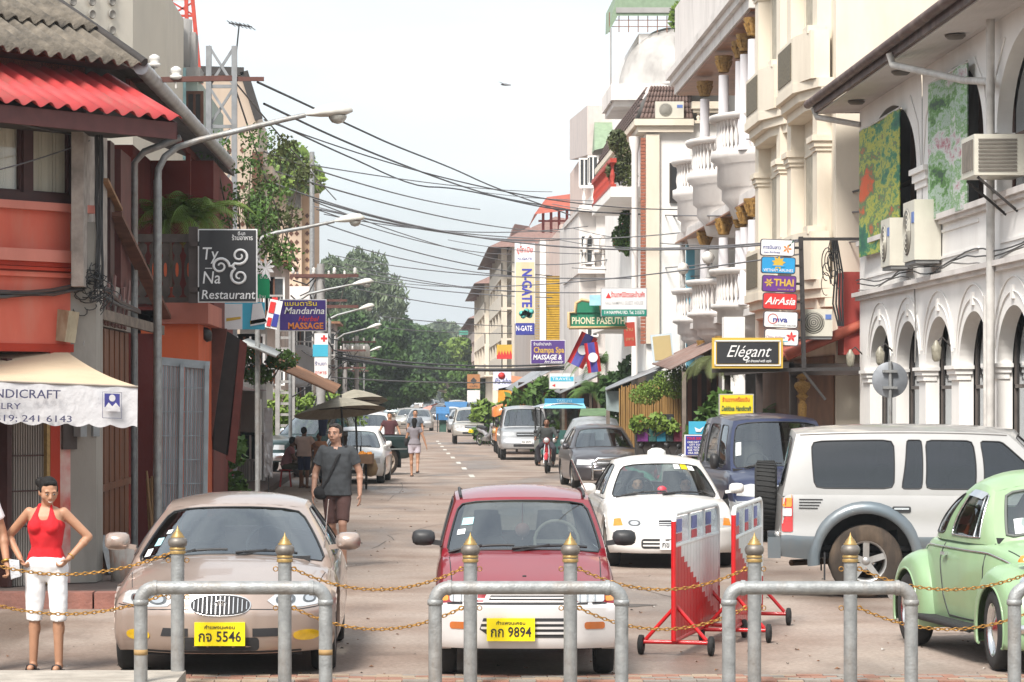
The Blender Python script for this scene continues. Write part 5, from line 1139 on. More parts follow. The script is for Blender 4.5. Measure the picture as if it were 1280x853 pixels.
 q = MB();pr = B_;q.add([pr,pr+Vector((.0,.0,-.44)),pr+Vector((-.12,1.1,-.42)),pr+Vector((-.12,1.1,-.0))],[(0,1,2,3)]);q.build('valance_side',WV,cn)
 M = lambda px,py:Mx(P(px,py,28.52+(px+60)/232),(B_-A_),(0,0,1));INK = mat('ink_blue_grey',(.06,.06,.13),.8,var=.3)
 text('HANDICRAFT',.125,M(22,493),INK,val,width=.92,bold=.004);text('JEWELRY',.09,M(-4,508),INK,val,width=.52);text('Tel : 9619; 241 6143',.095,M(20,523.5),INK,val,width=1.22)
 q = MB();m_ = M(140,507);q.add([m_ @ Vector(v) for v in ((-.085,-.02,.004),(.085,-.02,.004),(.085,.12,.004),(-.085,.12,.004))],[(0,1,2,3)]);q.build('logo_panel',mat('logo_blue',(.05,.05,.24),.7),val)
 q = MB();q.lathe([(0,.006),(.036,.006)],16,m_ @ Matrix.Translation((0,.075,0)));q.add([m_ @ Vector(v) for v in ((-.085,-.03,.007),(-.04,.03,.007),(0,-.01,.007),(.04,.03,.007),(.085,-.02,.007),(.085,-.06,.007),(-.085,-.06,.007))],[(0,1,2,6),(2,3,4,5),(2,5,6)]);q.build('logo_moon',WV,val)
 fr_ = MB();c4 = [m_ @ Vector(v) for v in ((-.105,-.13,.003),(.105,-.13,.003),(.105,.135,.003),(-.105,.135,.003))];fr_.tube(c4+[c4[0]],.003,4,False);fr_.build('logo_outline',INK,val)
 # bundle of cables across the wall
 cb = thing('cable_bundle','thick tangle of black cables running across the red corner house','cables',tuple(W(0,.1,3.6)),w=True);rnd = random.Random(5)
 cols = [BLK,BLK,mat('cable_brown',(.10,.06,.05),.7),mat('cable_dark_grey',(.07,.07,.075),.6)]
 for k in range(16):
  dz = rnd.uniform(-.07,.07);q = MB();pts = [W(S(px),.05+rnd.uniform(0,.05),Z(py,.5)+dz*(.6+.4*sin(px))+rnd.uniform(-.012,.012)) for px,py in ((-60,373),(0,371),(30,368),(60,366),(85,360),(104,356))]
  pts += [Vector((X+.12+rnd.uniform(0,.05),32.2,PZ(368,32.2)+dz)),Vector((X+.1,34,PZ(380,34)+dz*.7)),Vector((X+.1,36.5,PZ(390,36.5)+dz*.4))];q.tube(pts,rnd.choice((.008,.012,.016)),5);q.build('cable',rnd.choice(cols),cb)
 for k in range(7):
  q = MB();o = rnd.uniform(-.05,.05);q.tube([Vector((-3.45+o,31.6,PZ(y,31.6))) + Vector((rnd.uniform(-.02,.02),-.12,0)) for y in (160,200,250,290,330,362)],rnd.choice((.007,.012)),5);q.build('riser_cable',rnd.choice(cols),cb)
 q = MB()
 for k in range(46):
  c = Vector((-3.50+rnd.gauss(0,.10),31.42+rnd.gauss(0,.05),PZ(362,31.5)+rnd.gauss(0,.11)));r_ = rnd.uniform(.03,.13);a0 = rnd.uniform(0,6);u = Vector((rnd.gauss(0,1),rnd.gauss(0,.3),rnd.gauss(0,1))).normalized();v = u.orthogonal()
  q.tube([c+u*r_*cos(a0+t*.6)+v*r_*sin(a0+t*.6)*.6 for t in range(7)],.006,4,False)
 q.build('cable_tangle',BLK,cb,kind='stuff')
 # insulator bar
 ib = thing('insulator_bar','rusty steel bar with two white insulators above the red awning','insulator bar',tuple(P(190,100,33.2)),w=True);q = MB();q.bar(P(157,101,33.2),P(290,98,33.2),.05,.06);q.build('bar',mat('rust_bar',(.12,.05,.04),.8),ib)
 for px,py in ((193,76),(220,91)):
  q = MB();M_ = Matrix.Translation(P(px,py+9,33.2));q.lathe([(.015,-.1),(.015,0)],6,M_);q.lathe([(.04,0),(.075,.02),(.07,.05),(.045,.06),(.065,.09),(.06,.13),(.03,.15),(.0,.16)],12,M_);q.build('insulator',mat('porcelain',(.68,.66,.62),.25,coat=.5),ib)
def street_lamp(lab,px,ptop,Y,pts,headpx,group='street lamps on the left side'):
 t = thing('street_lamp',lab,'street lamp',(PX(px,Y),Y,0),0,group,w=True)
 q = MB();q.tube([(PX(px,Y),Y,0),(PX(px,Y),Y,PZ(ptop,Y))],.05,8);q.build('pole',GALV,t)
 q = MB();q.tube([P(a,b,Y) for a,b in pts],[.045*(1-.35*i/(len(pts)-1)) for i in range(len(pts))],8);q.build('arm',GALV,t)
 a,b = P(*pts[-1],Y),P(*headpx,Y);d = (b-a).normalized();up = Vector((0,0,1));sd = Vector((0,1,0));ln = (b-a).length;q = MB();n = 12;vs = [];prof = ((0,.10,.02),(.05,.32,.10),(.3,.75,.16),(.6,1,.20),(.85,.8,.17),(1,.2,.05))
 for (u,w,h) in prof:
  c = a+d*ln*u
  for k in range(n):an = 2*pi*k/n;s_ = sin(an);vs.append(c+sd*cos(an)*.15*w+up*(s_*(.12 if s_ > 0 else .05)*w))
 q.add(vs,[(i*n+k,i*n+(k+1)%n,(i+1)*n+(k+1)%n,(i+1)*n+k) for i in range(len(prof)-1) for k in range(n)]+[tuple(range(n-1,-1,-1)),tuple(range((len(prof)-1)*n,len(prof)*n))],True);q.build('lamp_head',mat('lamp_head_pale',(.66,.65,.60),.5,dirt=(.45,.42,.38)),t)
 q = MB();q.lathe([(.0,-.10),(.07,-.08),(.105,-.03),(.11,0)],14,Matrix.Translation(a+d*ln*.68+up*-.04));q.build('lamp_glass',mat('lamp_glass_pale',(.42,.42,.38),.25,coat=1),t);return t
def lattice_mast(lab,corners,Y,depth,bars,m,name='pylon',cat='pylon',th=.09,horiz=True,H0=0,steps=None):
 """two-legged lattice: corners (x_left, x_right, y_top, y_bottom) px"""
 xl,xr,yt,yb = corners;t = thing(name,lab,cat,(PX((xl+xr)/2,Y),Y,0),w=True);z0,z1 = H0,PZ(yt,Y)
 for x in (xl,xr):q = MB();q.bar((PX(x,Y),Y,z0),(PX(x,Y),Y,z1),th,th*1.3);q.build('leg',m,t)
 k = steps or bars;q = None
 for i in range(k):
  a,b = lerp(z0,z1,i/k),lerp(z0,z1,(i+1)/k);x0,x1 = PX(xl,Y),PX(xr,Y)
  q = MB();q.bar((x0,Y+.01,a),(x1,Y+.01,a),th*.6)
  if not horiz:q.bar((x0,Y+.04,a),(x1,Y+.04,b),th*.5);q.bar((x1,Y-.03,a),(x0,Y-.03,b),th*.5)
  q.build('brace',m,t)
 return t
def left_row():
 # perforated white tower behind the corner house
 Y = 52.;t = thing('perforated_tower','pale stair tower with round holes rising behind the corner house','building',(PX(120,Y),Y,0),w=True);PAL = plaster('tower_pale',(.62,.58,.50));PAD = PAL
 q = MB();X0,X1,X2 = PX(40,Y),PX(166,Y),PX(196,Y);z1 = PZ(-30,Y);q.add([(X0,Y-2,0),(X1,Y,0),(X2,Y+1.8,0),(X2,Y+6,0),(X0,Y+6,0),(X0,Y-2,z1),(X1,Y,z1),(X2,Y+1.8,z1),(X2,Y+6,z1),(X0,Y+6,z1)],[(0,1,6,5),(1,2,7,6),(2,3,8,7),(3,4,9,8),(4,0,5,9),(5,6,7,8,9)]);q.build('wall',PAL,t)
 HD = mat('hole_grey',(.30,.28,.25),.9);nA = Vector((0,-1,0));fa = Vector((X1-X0,2,0)).normalized();fb = Vector((X2-X1,1.8,0)).normalized()
 for cx,face in ((91,0),(115,0),(140,0),(173,1)):
  for cy in (-12,2 if face == 0 else 10,18 if face == 0 else 28,38 if face == 0 else 46,62):
   if cx == 91 and cy > 30:continue
   x = PX(cx,Y);fx = (x-X0)/(X1-X0) if face == 0 else (x-X1)/(X2-X1);yy = Y-2+2*fx if face == 0 else Y+1.8*fx;c = Vector((PX(cx,yy),yy,PZ(cy,yy)));xa = fa if face == 0 else fb;nn = xa.cross(Vector((0,0,1)))
   q = MB();q.lathe([(.0,.012),(.062,.012),(.072,.03),(.085,.0)],16,Mx(c,xa,(0,0,1)));q.build('round_hole',HD if not (face and cy == 10) else mat('sky_pale',(.8,.85,.88),.9),t)
 Y = 58.;t = thing('water_tank','stained concrete rooftop water tank beside the perforated tower','water tank',(PX(220,Y),Y,PZ(90,Y)),w=True);q = MB();q.lathe([(.0,PZ(22,Y)),(.36,PZ(22,Y)),(.36,PZ(88,Y)),(0,PZ(88,Y))],10,Matrix.Translation((PX(216,Y),Y+.4,0)));q.box(PX(226,Y),PX(243,Y),Y+.3,Y+1,PZ(85,Y),PZ(38,Y));q.build('tank',CON,t)
 GW = plaster('green_wall',(.42,.50,.45),dirt=(.25,.27,.25));t = thing('green_house','pale green rendered house behind the terrace gutter','building',(PX(220,Y),Y,0),w=True);block(t,'wall',PX(150,Y),PX(246,Y),Y+.2,Y+8,0,PZ(96,Y),GW);block(t,'parapet',PX(196,Y),PX(250,Y),Y,Y+1,PZ(98,Y),PZ(84,Y),CON)
 window(t,PX(242,Y),Y+.2,PZ(160,Y),.25,.7,'y',DRK,WOOD);q = MB();q.tube([(PX(229,Y),Y-.1,PZ(200,Y)),(PX(229,Y),Y-.1,PZ(86,Y))],.07,10);q.build('downpipe',mat('pipe_aqua',(.28,.48,.50),.5),t)
 # red and white lattice mast
 Y = 75.;RW = [mat('mast_red',(.45,.05,.03),.6),mat('mast_white',(.6,.58,.56),.6)];t = thing('lattice_mast','red and white lattice antenna mast behind the water tank','mast',(PX(228,Y),Y,0),w=True)
 for x,x2 in ((204,216),(252,238),(236,232)):
  for k in range(5):a,b = lerp(120,-30,k/5),lerp(120,-30,(k+1)/5);xa,xb = lerp(x,x2,k/5),lerp(x,x2,(k+1)/5);q = MB();q.bar(P(xa,a,Y),P(xb,b,Y),.10);q.build('leg',RW[k % 2] if 0 else RW[0],t)
 for k in range(7):
  a = lerp(100,-20,k/6);q = MB();q.bar(P(lerp(206,215,k/6),a,Y),P(lerp(251,240,k/6),a,Y),.06);q.bar(P(lerp(206,215,k/6),a,Y),P(lerp(250,240,k/6),a-18,Y),.045);q.bar(P(lerp(251,240,k/6),a,Y),P(lerp(207,216,k/6),a-18,Y),.045);q.build('brace',RW[k % 2],t)
 Y = 70.;t = thing('tv_antenna','rooftop television antenna against the sky','antenna',(PX(297,Y),Y,PZ(90,Y)),w=True);q = MB();q.tube([P(293,90,Y),P(299,30,Y)],.02,5);q.build('mast',BLK,t);q = MB();q.bar(P(286,29,Y),P(315,34,Y),.03)
 for k in range(6):c = P(289+k*5,29.6+k*.9,Y);q.bar(c+Vector((-.08,-.3,.03)),c+Vector((.08,.3,-.03)),.015)
 q.build('elements',BLK,t,kind='stuff')
 # terrace house with balustrade
 Y = 39.0;X1 = PX(250,Y);t = thing('terrace_house','dark red terrace house with carved wooden balustrade and silver gutter','building',(X1,Y,0),w=True)
 TR = plaster('terrace_red',(.42,.14,.10),dirt=(.32,.1,.07),var=.2);ORW = plaster('orange_red',(.55,.10,.03),var=.15,dirt=(.4,.12,.06));DR = plaster('dark_red',(.15,.018,.012),var=.3);WB = mat('balustrade_wood',(.085,.065,.055),.8,var=.4,bump=.4)
 block(t,'wall',-9,X1,Y+2.6,46,0,5.6,DR);block(t,'side_wall',-9,PX(166,Y),Y,Y+2.6,0,5.6,DR)
 block(t,'ledge',PX(200,Y),X1+.12,Y-.15,Y+2.6,PZ(405,Y),PZ(379,Y),TR);block(t,'lower_wall',PX(176,Y),X1-.02,Y,Y+2.6,.1,PZ(405,Y),ORW);block(t,'floor',-4.6,X1,Y-.1,Y+2.6,PZ(388,Y),PZ(384,Y),DR)
 bl_ = t;q = MB();q.box(PX(170,Y),PX(246,Y),Y-.06,Y+.03,PZ(303,Y),PZ(293,Y));q.build('handrail',WB,t);q = MB();q.box(PX(170,Y),PX(246,Y),Y-.06,Y+.03,PZ(380,Y),PZ(372,Y));q.build('bottom_rail',WB,t)
 q = MB();q.box(PX(238,Y),PX(248,Y),Y-.08,Y+.05,PZ(382,Y),PZ(284,Y));q.build('newel',WB,t)
 h = PZ(303,Y)-PZ(372,Y)
 prof = [(.35,0),(1,.06),(1,.16),(.5,.24),(.9,.36),(1,.5),(.9,.64),(.5,.76),(1,.84),(1,.94),(.35,1)]
 for k in range(5):
  cx = PX(178+k*14.5,Y);w_ = .062;pts = [(cx+a*w_,PZ(372,Y)+b*h) for a,b in prof]+[(cx-a*w_,PZ(372,Y)+b*h) for a,b in prof[::-1]];hole = oval(cx,PZ(372,Y)+h*.5,.022,h*.13,10)
  q = MB();q.prism(pts,.025,Mx((0,Y,0),(1,0,0),(0,0,1)));o = q.build('baluster',WB,t);q = MB();q.prism(hole,.004,Mx((0,Y-.026,0),(1,0,0),(0,0,1)));q.build('cut_out',ORW,o)
 # roof and gutter
 q = MB();q.add([(-3.05,32.2,5.95),(-2.9,46,5.85),(-7,46,7.6),(-7,32.2,7.7),(-3.05,32.2,5.8),(-2.9,46,5.7),(-7,46,7.4),(-7,32.2,7.5)],[(0,1,2,3),(7,6,5,4),(0,4,5,1),(1,5,6,2),(2,6,7,3),(3,7,4,0)]);q.build('roof',mat('roof_old',(.10,.08,.07),.95,var=.5),t)
 q = MB();g0,g1 = P(176,84,31.7),P(288,205,44.);K = 40;q.tube([g0.lerp(g1,i/K) for i in range(K+1)],[.085+.004*(i % 2) for i in range(K+1)],14);q.build('gutter',mat('gutter_silver',(.42,.43,.45),.4,.5,var=.3,dirt=(.2,.17,.15),dirtamt=.5),t)
 q = MB();q.bar((-3.25,32.5,5.72),(-3.2,45,5.62),.05,.1);q.build('eave_beam',DR,t)
 block(t,'far_post',PX(232,40.5),PX(238,40.5),40.5,40.6,3.4,5.6,DR)
 palm('potted palm behind the carved balustrade, left one',PX(208,40),40.2,PZ(372,40),1.05,1.0,LG[2],17,3,name='potted_palm');palm('potted palm behind the carved balustrade near the hanging sign',PX(243,40),40.3,PZ(368,40),1.05,1.05,LG[2],17,5,name='potted_palm');palm('small potted palm at the left end of the balustrade',PX(186,40),40.4,PZ(380,40),.45,.6,LG[0],11,8,name='potted_palm')
 for (px,nm) in ((208,'left'),(243,'right')):pt = thing('plant_pot',f'terracotta pot of the {nm}-hand terrace palm','pot',(PX(px,40),40.2,PZ(384,40)));q = MB();q.lathe([(.0,0),(.10,0),(.14,.26),(.15,.28),(.12,.28),(.0,.25)],12);q.build('pot',TIL,pt)
 # grey conduits
 q = MB();Y_ = 36.4;q.tube([P(168,735,Y_),P(168,204,Y_),P(180,190,Y_),P(226,172,Y_)],.045,8);o = q.build('conduit',GALV);tag(o,'grey pipe post rising beside the plank door and bending to the lamp arm','pipe')
 street_lamp('nearest street lamp, its arm crossing in front of the sky above the black restaurant sign',197,225,34.0,[(197,228),(198,212),(206,196),(222,184),(250,175),(300,163),(350,151),(382,144)],(441,139))
 q = MB();q.box(PX(172,37),PX(192,37),37,37.1,.1,3.0);o = q.build('door_panel',plaster('oxblood_panel',(.20,.035,.03),dirt=(.12,.03,.02)));tag(o,'plain dark red panel between the plank door and the grey shutters','panel')
 # corrugated folding shutters
 Y = 36.2;t = thing('metal_shutters','pale grey-blue corrugated folding shutters hanging from a bent top rail','shutters',(PX(228,Y),Y,0),w=True);SH = mat('shutter_steel',(.43,.50,.54),.55,.1,var=.3,streak=.1,scale=8,dirt=(.16,.13,.11),dirtamt=.5)
 q = MB();q.bar(P(196,451,Y),P(262,457,Y),.06,.10);q.build('top_rail',mat('shutter_rail',(.42,.47,.50),.5,.2),t)
 for xa,xb,dy in ((199,226,0),(231,257,.05)):
  n = 10
  for k in range(n):
   a,b = lerp(xa,xb,k/n),lerp(xa,xb,(k+.82)/n);q = MB();z0 = .12;q.add([(PX(a-3,Y),Y+dy-.02*(k%2),z0),(PX(b-3,Y),Y+dy-.02*(k%2),z0),(PX(b,Y),Y+dy-.02*(k%2),PZ(457,Y)),(PX(a,Y),Y+dy-.02*(k%2),PZ(456,Y)),(PX(a-3,Y),Y+dy+.02,z0),(PX(b-3,Y),Y+dy+.02,z0),(PX(b,Y),Y+dy+.02,PZ(457,Y)),(PX(a,Y),Y+dy+.02,PZ(456,Y))],[(0,1,2,3),(7,6,5,4),(0,3,7,4),(1,5,6,2)]);q.build('slat',SH,t)
 for x in (196,228,259):q = MB();q.bar(P(x,455,Y-.05),(PX(x-3,Y),Y-.05,.1),.05);q.build('upright',_m['shutter_rail'],t)
 for z in np.linspace(.5,2.3,7):q = MB();q.bar((PX(199,Y),Y-.045,z),(PX(256,Y),Y-.045,z),.008,.012);q.build('wire_rail',SH,t)
 # leaning lattice and boards
 Y = 41.5;t = thing('lattice_screen','brown lattice screen and boards leaning behind the grey shutters','screen',(PX(258,Y),Y,0),w=True);LB = mat('lattice_brown',(.15,.05,.035),.7,var=.3)
 for k in range(13):
  a = k/12;q = MB();q.bar(P(lerp(262,283,a),411,Y),P(lerp(232,262,a),562,Y),.025);q.build('lattice_strip',LB,t);q = MB();q.bar(P(lerp(262,232,a),lerp(411,562,a),Y-.02),P(lerp(283,262,a),lerp(414,568,a),Y-.02),.02);q.build('lattice_strip',LB,t)
 for (a,b,m) in (((284,414,300,424,262,560,285,570),DRK and 0,DRK),((300,424,309,430,282,574,294,580),0,mat('board_oxblood',(.18,.05,.04),.7))):
  q = MB();q.add([P(a[0],a[1],Y+.1),P(a[2],a[3],Y+.1),P(a[6],a[7],Y+.1),P(a[4],a[5],Y+.1),P(a[0],a[1],Y+.16),P(a[2],a[3],Y+.16),P(a[6],a[7],Y+.16),P(a[4],a[5],Y+.16)],[(0,1,2,3),(7,6,5,4),(0,4,5,1),(1,5,6,2),(2,6,7,3),(3,7,4,0)]);q.build('board',m,t)
 q = MB();q.lathe([(.0,-.03),(.10,-.02),(.13,.05),(.05,.12),(0,.13)],12,Matrix.Translation(P(254,420,40)) @ Matrix.Rotation(R(50),4,'Y'));o = q.build('flood_lamp',BLK);tag(o,'round black floodlight above the brown lattice','lamp')
 # beige towers
 BG1 = plaster('beige_tower',(.46,.37,.29),dirt=(.28,.21,.16),dirtamt=.5,dscale=.5);BG2 = plaster('beige_pale',(.56,.43,.32),dirt=(.4,.3,.22),dirtamt=.4,dscale=.3);VN = mat('vent_dark',(.12,.05,.03),.9)
 Y = 106.;t = thing('beige_tower','beige concrete tower with small vents and a sloping top behind the lattice pylon','building',(PX(300,Y),Y,0),w=True);xa,xb = PX(240,Y),PX(322,Y)
 q = MB();q.add([(xa,Y,0),(xb,Y,0),(xb,Y,PZ(148,Y)),(PX(305,Y),Y,PZ(92,Y)),(xa,Y,PZ(90,Y)),(xa,Y+7,0),(xb,Y+7,0),(xb,Y+7,PZ(148,Y)),(PX(305,Y),Y+7,PZ(92,Y)),(xa,Y+7,PZ(90,Y))],[(0,1,2,3,4),(9,8,7,6,5),(1,6,7,2),(2,7,8,3),(3,8,9,4),(0,4,9,5)]);q.build('wall',BG1,t)
 q = MB();q.bar((xb+.05,Y-.1,PZ(150,Y)),(PX(305,Y),Y-.1,PZ(90,Y)),.12,.3);q.bar((PX(305,Y),Y-.1,PZ(90,Y)),(xa,Y-.1,PZ(88,Y)),.12,.3);q.build('roof_edge',DRK,t)
 for x in (303,287):
  for k in range(9):c = P(x,165+k*23,Y);q = MB();q.prism([(-.10,-.0),(0,-.12),(.10,0),(0,.12)],.02,Mx(c,(1,0,0),(0,0,1)));q.build('vent',VN,t)
 for (x,y,w_,h_) in ((322,190,.4,2.6),(316,245,.3,2.0),(300,330,.6,1.6),(282,420,.9,1.4)):q = MB();c = P(x,y,Y);q.box(c.x-w_/2,c.x+w_/2,Y-.04,Y+.0,c.z-h_,c.z);q.build('stain_panel',VN if x > 310 else CON,t)
 for k in range(4):block(t,'side_balcony',xb,xb+.5,Y+1,Y+6,PZ(215+k*60,Y),PZ(205+k*60,Y),BG1)
 Y = 150.;t = thing('beige_tower','slimmer pale beige tower with rows of diamond vents and plants on its roof','building',(PX(370,Y),Y,0),w=True);xa,xb = PX(330,Y),PX(377,Y)
 q = MB();q.box(xa,xb,Y,Y+16,0,PZ(232,Y));q.build('wall',BG2,t);q = MB();q.box(PX(340,Y),PX(388,Y),Y+.5,Y+14,0,PZ(205,Y));q.build('wall',plaster('beige_side',(.46,.31,.19)),t)
 q = MB();q.box(PX(356,Y),PX(380,Y),Y-.4,Y+2,PZ(236,Y),PZ(232,Y));q.build('roof_slab',CON,t);q = MB();q.box(PX(358,Y),PX(376,Y),Y-.02,Y,PZ(262,Y),PZ(236,Y));q.build('loft_opening',mat('loft_grey',(.2,.19,.17),.8),t)
 for x in (364,371,384):
  for k in range(12):c = P(x,270+k*11,Y-.0 if x < 380 else Y+.5);q = MB();q.prism([(-.12,0),(0,-.14),(.12,0),(0,.14)],.03,Mx(c,(1,0,0),(0,0,1)));q.build('vent',VN,t)
 block(t,'white_base',PX(350,148),PX(392,148),148,150,0,PZ(358,148),STN)
 q = MB();q.tube([(PX(390,140),140,0),(PX(390,140),140,PZ(190,140))],.12,8);o = q.build('steel_pole',GALV);tag(o,'tall plain steel pole at the right edge of the pale beige tower','pole')
 shrub('plants growing over the roof of the pale beige tower',PX(362,149),149,PZ(232,149),[(x,0,z,.9,.9,.8) for x,z in ((-1.2,.4),(-.5,1.0),(.1,1.5),(.7,.9),(1.0,.3),(-.2,.3))],1500,.22,LG[2],4)
 shrub('dark plants spilling from the side of the first beige tower',PX(322,104),104,PZ(262,104),[(0,0,0,.5,.5,.7),(.4,0,-.6,.4,.4,.7)],500,.16,LG[0],6)
 # low houses filling the left side beyond
 for (xr,Y0,Y1,yt,m,lab) in ((312,60,74,482,SAL_(),'low salmon house behind the bougainvillea'),(385,118,150,400,STN,'low pale house beneath the purple massage sign'),(398,170,250,430,PNK,'low pinkish house by the line of poles')):
  t = thing('low_house',lab,'building',(PX(xr,Y0)-2,Y0,0),w=True);block(t,'wall',PX(xr,Y0)-8,PX(xr,Y0)-.8,Y0,Y1,0,PZ(yt,Y0),m);q = MB();zt = PZ(yt,Y0);x1 = PX(xr,Y0)
  q.add([(x1-.3,Y0-.5,zt-.1),(x1-.3,Y1,zt-.1),(x1-4,Y1,zt+1),(x1-4,Y0-.5,zt+1),(x1-8.2,Y1,zt-.1),(x1-8.2,Y0-.5,zt-.1)],[(0,1,2,3),(3,2,4,5),(0,3,5)]);q.build('roof',BRF_(),t)
  for k in range(3):window(t,x1-1.6-k*1.6,Y0,1.0,.8,1.2,'y',_m.get('window_dark'),WOOD);window(t,x1-.8,Y0+2+k*3,1,.9,1.2,'x',_m.get('window_dark'),WOOD)
 # lamps further on
 street_lamp('second street lamp, arm rising just right of the black restaurant sign',322,300,54.,[(322,305),(328,297),(345,291),(380,285),(418,277)],(456,273))
 street_lamp('third street lamp, above the purple massage sign',363,390,78.,[(363,392),(370,378),(385,368),(410,362),(440,356)],(467,352))
 street_lamp('fourth street lamp in the row on the left',412,398,95.,[(412,399),(422,394),(448,387)],(468,382))
 street_lamp('fifth street lamp, smaller, against the trees',420,424,120.,[(420,425),(430,418),(458,411)],(477,406))
 street_lamp('farthest pair of street lamps, upper one',455,442,180.,[(455,443),(462,439)],(477,434));street_lamp('farthest street lamp against the dark trees',456,450,205.,[(456,449),(462,447)],(478,442))
 # pylons and poles
 SG = mat('pylon_grey',(.26,.27,.28),.6,.3,var=.25,dirt=(.2,.15,.1),dirtamt=.3);CP = mat('concrete_pole',(.33,.32,.31),.9,var=.2,bump=.3)
 lattice_mast('grey steel lattice pylon between the tank and the first beige tower',(261,293,58,600),48.,.4,12,SG,horiz=False,th=.09)
 q = MB();Yp = 48.;q.bar(P(250,99,Yp),P(330,99,Yp),.05,.07);o = q.build('crossarm',_m['rust_bar']);tag(o,'rusty crossarm on the lattice pylon carrying cables','crossarm')
 lattice_mast('ladder-like concrete power pole in front of the bamboo hedge',(347,366,395,560),86.,.3,14,CP,name='power_pole',cat='power pole',th=.13)
 for (x,yt,Y,lab) in ((401,330,84,'tangled wooden power pole under the purple sign'),(398,335,110,'power pole with crossarms beside the second tower'),(431,430,150,'power pole with transformer in the far cluster'),(446,420,165,'tallest power pole of the far cluster'),(440,440,190,'thin power pole in the far cluster'),(452,432,215,'distant power pole before the trees')):
  t = thing('power_pole',lab,'power pole',(PX(x,Y),Y,0),0,'power poles on the left side',w=True);q = MB();q.tube([(PX(x,Y),Y,0),(PX(x,Y),Y,PZ(yt,Y))],[.15,.11],8);q.build('pole',CP,t)
  for k in range(2):z = PZ(yt,Y)-.35-k*.9;q = MB();q.bar((PX(x,Y)-.9,Y-.1,z),(PX(x,Y)+1.1,Y-.1,z),.09);q.build('crossarm',_m['rust_bar'],t)
  for k in range(4):q = MB();q.lathe([(.03,0),(.06,.05),(.04,.1),(.05,.16),(.0,.2)],8,Matrix.Translation((PX(x,Y)-.8+k*.6,Y-.1,PZ(yt,Y)-.3)));q.build('insulator',_m['porcelain'],t)
  rnd = random.Random(int(x));q = MB()
  for k in range(26):z = rnd.uniform(PZ(yt,Y)*.35,PZ(yt,Y));a = rnd.uniform(0,6);c = Vector((PX(x,Y),Y,z));e = c+Vector((rnd.uniform(-1,1)*.9,rnd.uniform(-.5,.3),rnd.uniform(-1.2,.4)));q.tube([c,(c+e)/2+Vector((0,0,-.25)),e],.022,4,False)
  q.build('loose_wires',BLK,t,kind='stuff')
 t = thing('transformer','row of pale transformer tubes mounted high on the far power pole','transformer',(PX(446,165),165,0),w=True)
 for k in range(5):q = MB();q.lathe([(0,0),(.2,0),(.22,.8),(.1,1.0),(0,1.0)],10,Matrix.Translation((PX(434+k*6,165),164.6,PZ(452,165))));q.build('tube',mat('transformer_grey',(.42,.42,.38),.6),t)
def left_clutter():
 TN_ = mat('tin_brown',(.30,.15,.08),.8,var=.4,scale=4)
 for i,(p,m,lab) in enumerate(((((330,452,60),(345,446,72),(418,492,64),(426,482,76)),TN_,'sloping rusty tin roof edge running down behind the poles on the left'),(((300,428,52),(310,424,60),(345,446,54),(352,440,62)),mat('tin_pale',(.40,.42,.42),.6),'pale tin awning above the flowering pots on the left'))):
  q = corrugated(*[P(*c) for c in p],.2,.02);tag(q.build('tin_roof',m),lab,'roof')
 for i,(x0,x1,y0,y1,Y,c,lab) in enumerate(((300,318,395,432,70,(.40,.38,.36),'grey upper storey with shutters right of the leaning boards'),(318,352,330,430,96,(.42,.33,.28),'narrow brownish house squeezed below the first beige tower'),(352,392,395,470,120,(.50,.44,.38),'cream house partly hidden by the ladder-like pole'),(392,418,405,480,150,(.38,.34,.32),'grey house behind the stacked red-cross signboard'))):
  t = thing('narrow_house',lab,'building',(PX(x0,Y),Y,0),w=True);block(t,'wall',PX(x0,Y),PX(x1,Y),Y,Y+6,0,PZ(y0,Y),plaster('clutter%d'%i,c,dirt=(.2,.17,.15),dirtamt=.6,var=.2));z = PZ(y0,Y)
  block(t,'eave',PX(x0,Y)-.3,PX(x1,Y)+.3,Y-.5,Y+6.2,z,z+.12,TN_)
  for k in range(3):
   window(t,lerp(PX(x0,Y),PX(x1,Y),.3),Y,z-1.6-k*2.4,.7,1.1,'y',None,WOOD,1);window(t,lerp(PX(x0,Y),PX(x1,Y),.72),Y,z-1.6-k*2.4,.6,1.1,'y',None,WHT,1);q = MB();zz = z-1.8-k*2.4;q.box(PX(x0,Y)-.1,PX(x1,Y)+.1,Y-.8,Y,zz-.1,zz)
   for j in range(8):x = lerp(PX(x0,Y),PX(x1,Y),j/7);q.box(x-.02,x+.02,Y-.8,Y-.76,zz,zz+.7)
   q.box(PX(x0,Y)-.1,PX(x1,Y)+.1,Y-.82,Y-.76,zz+.68,zz+.74);q.build('balcony',CON,t)
def SAL_():return plaster('salmon_far',(.45,.20,.15),dirt=(.3,.13,.1))
def BRF_():return mat('roof_mauve',(.22,.13,.11),.8,var=.25)
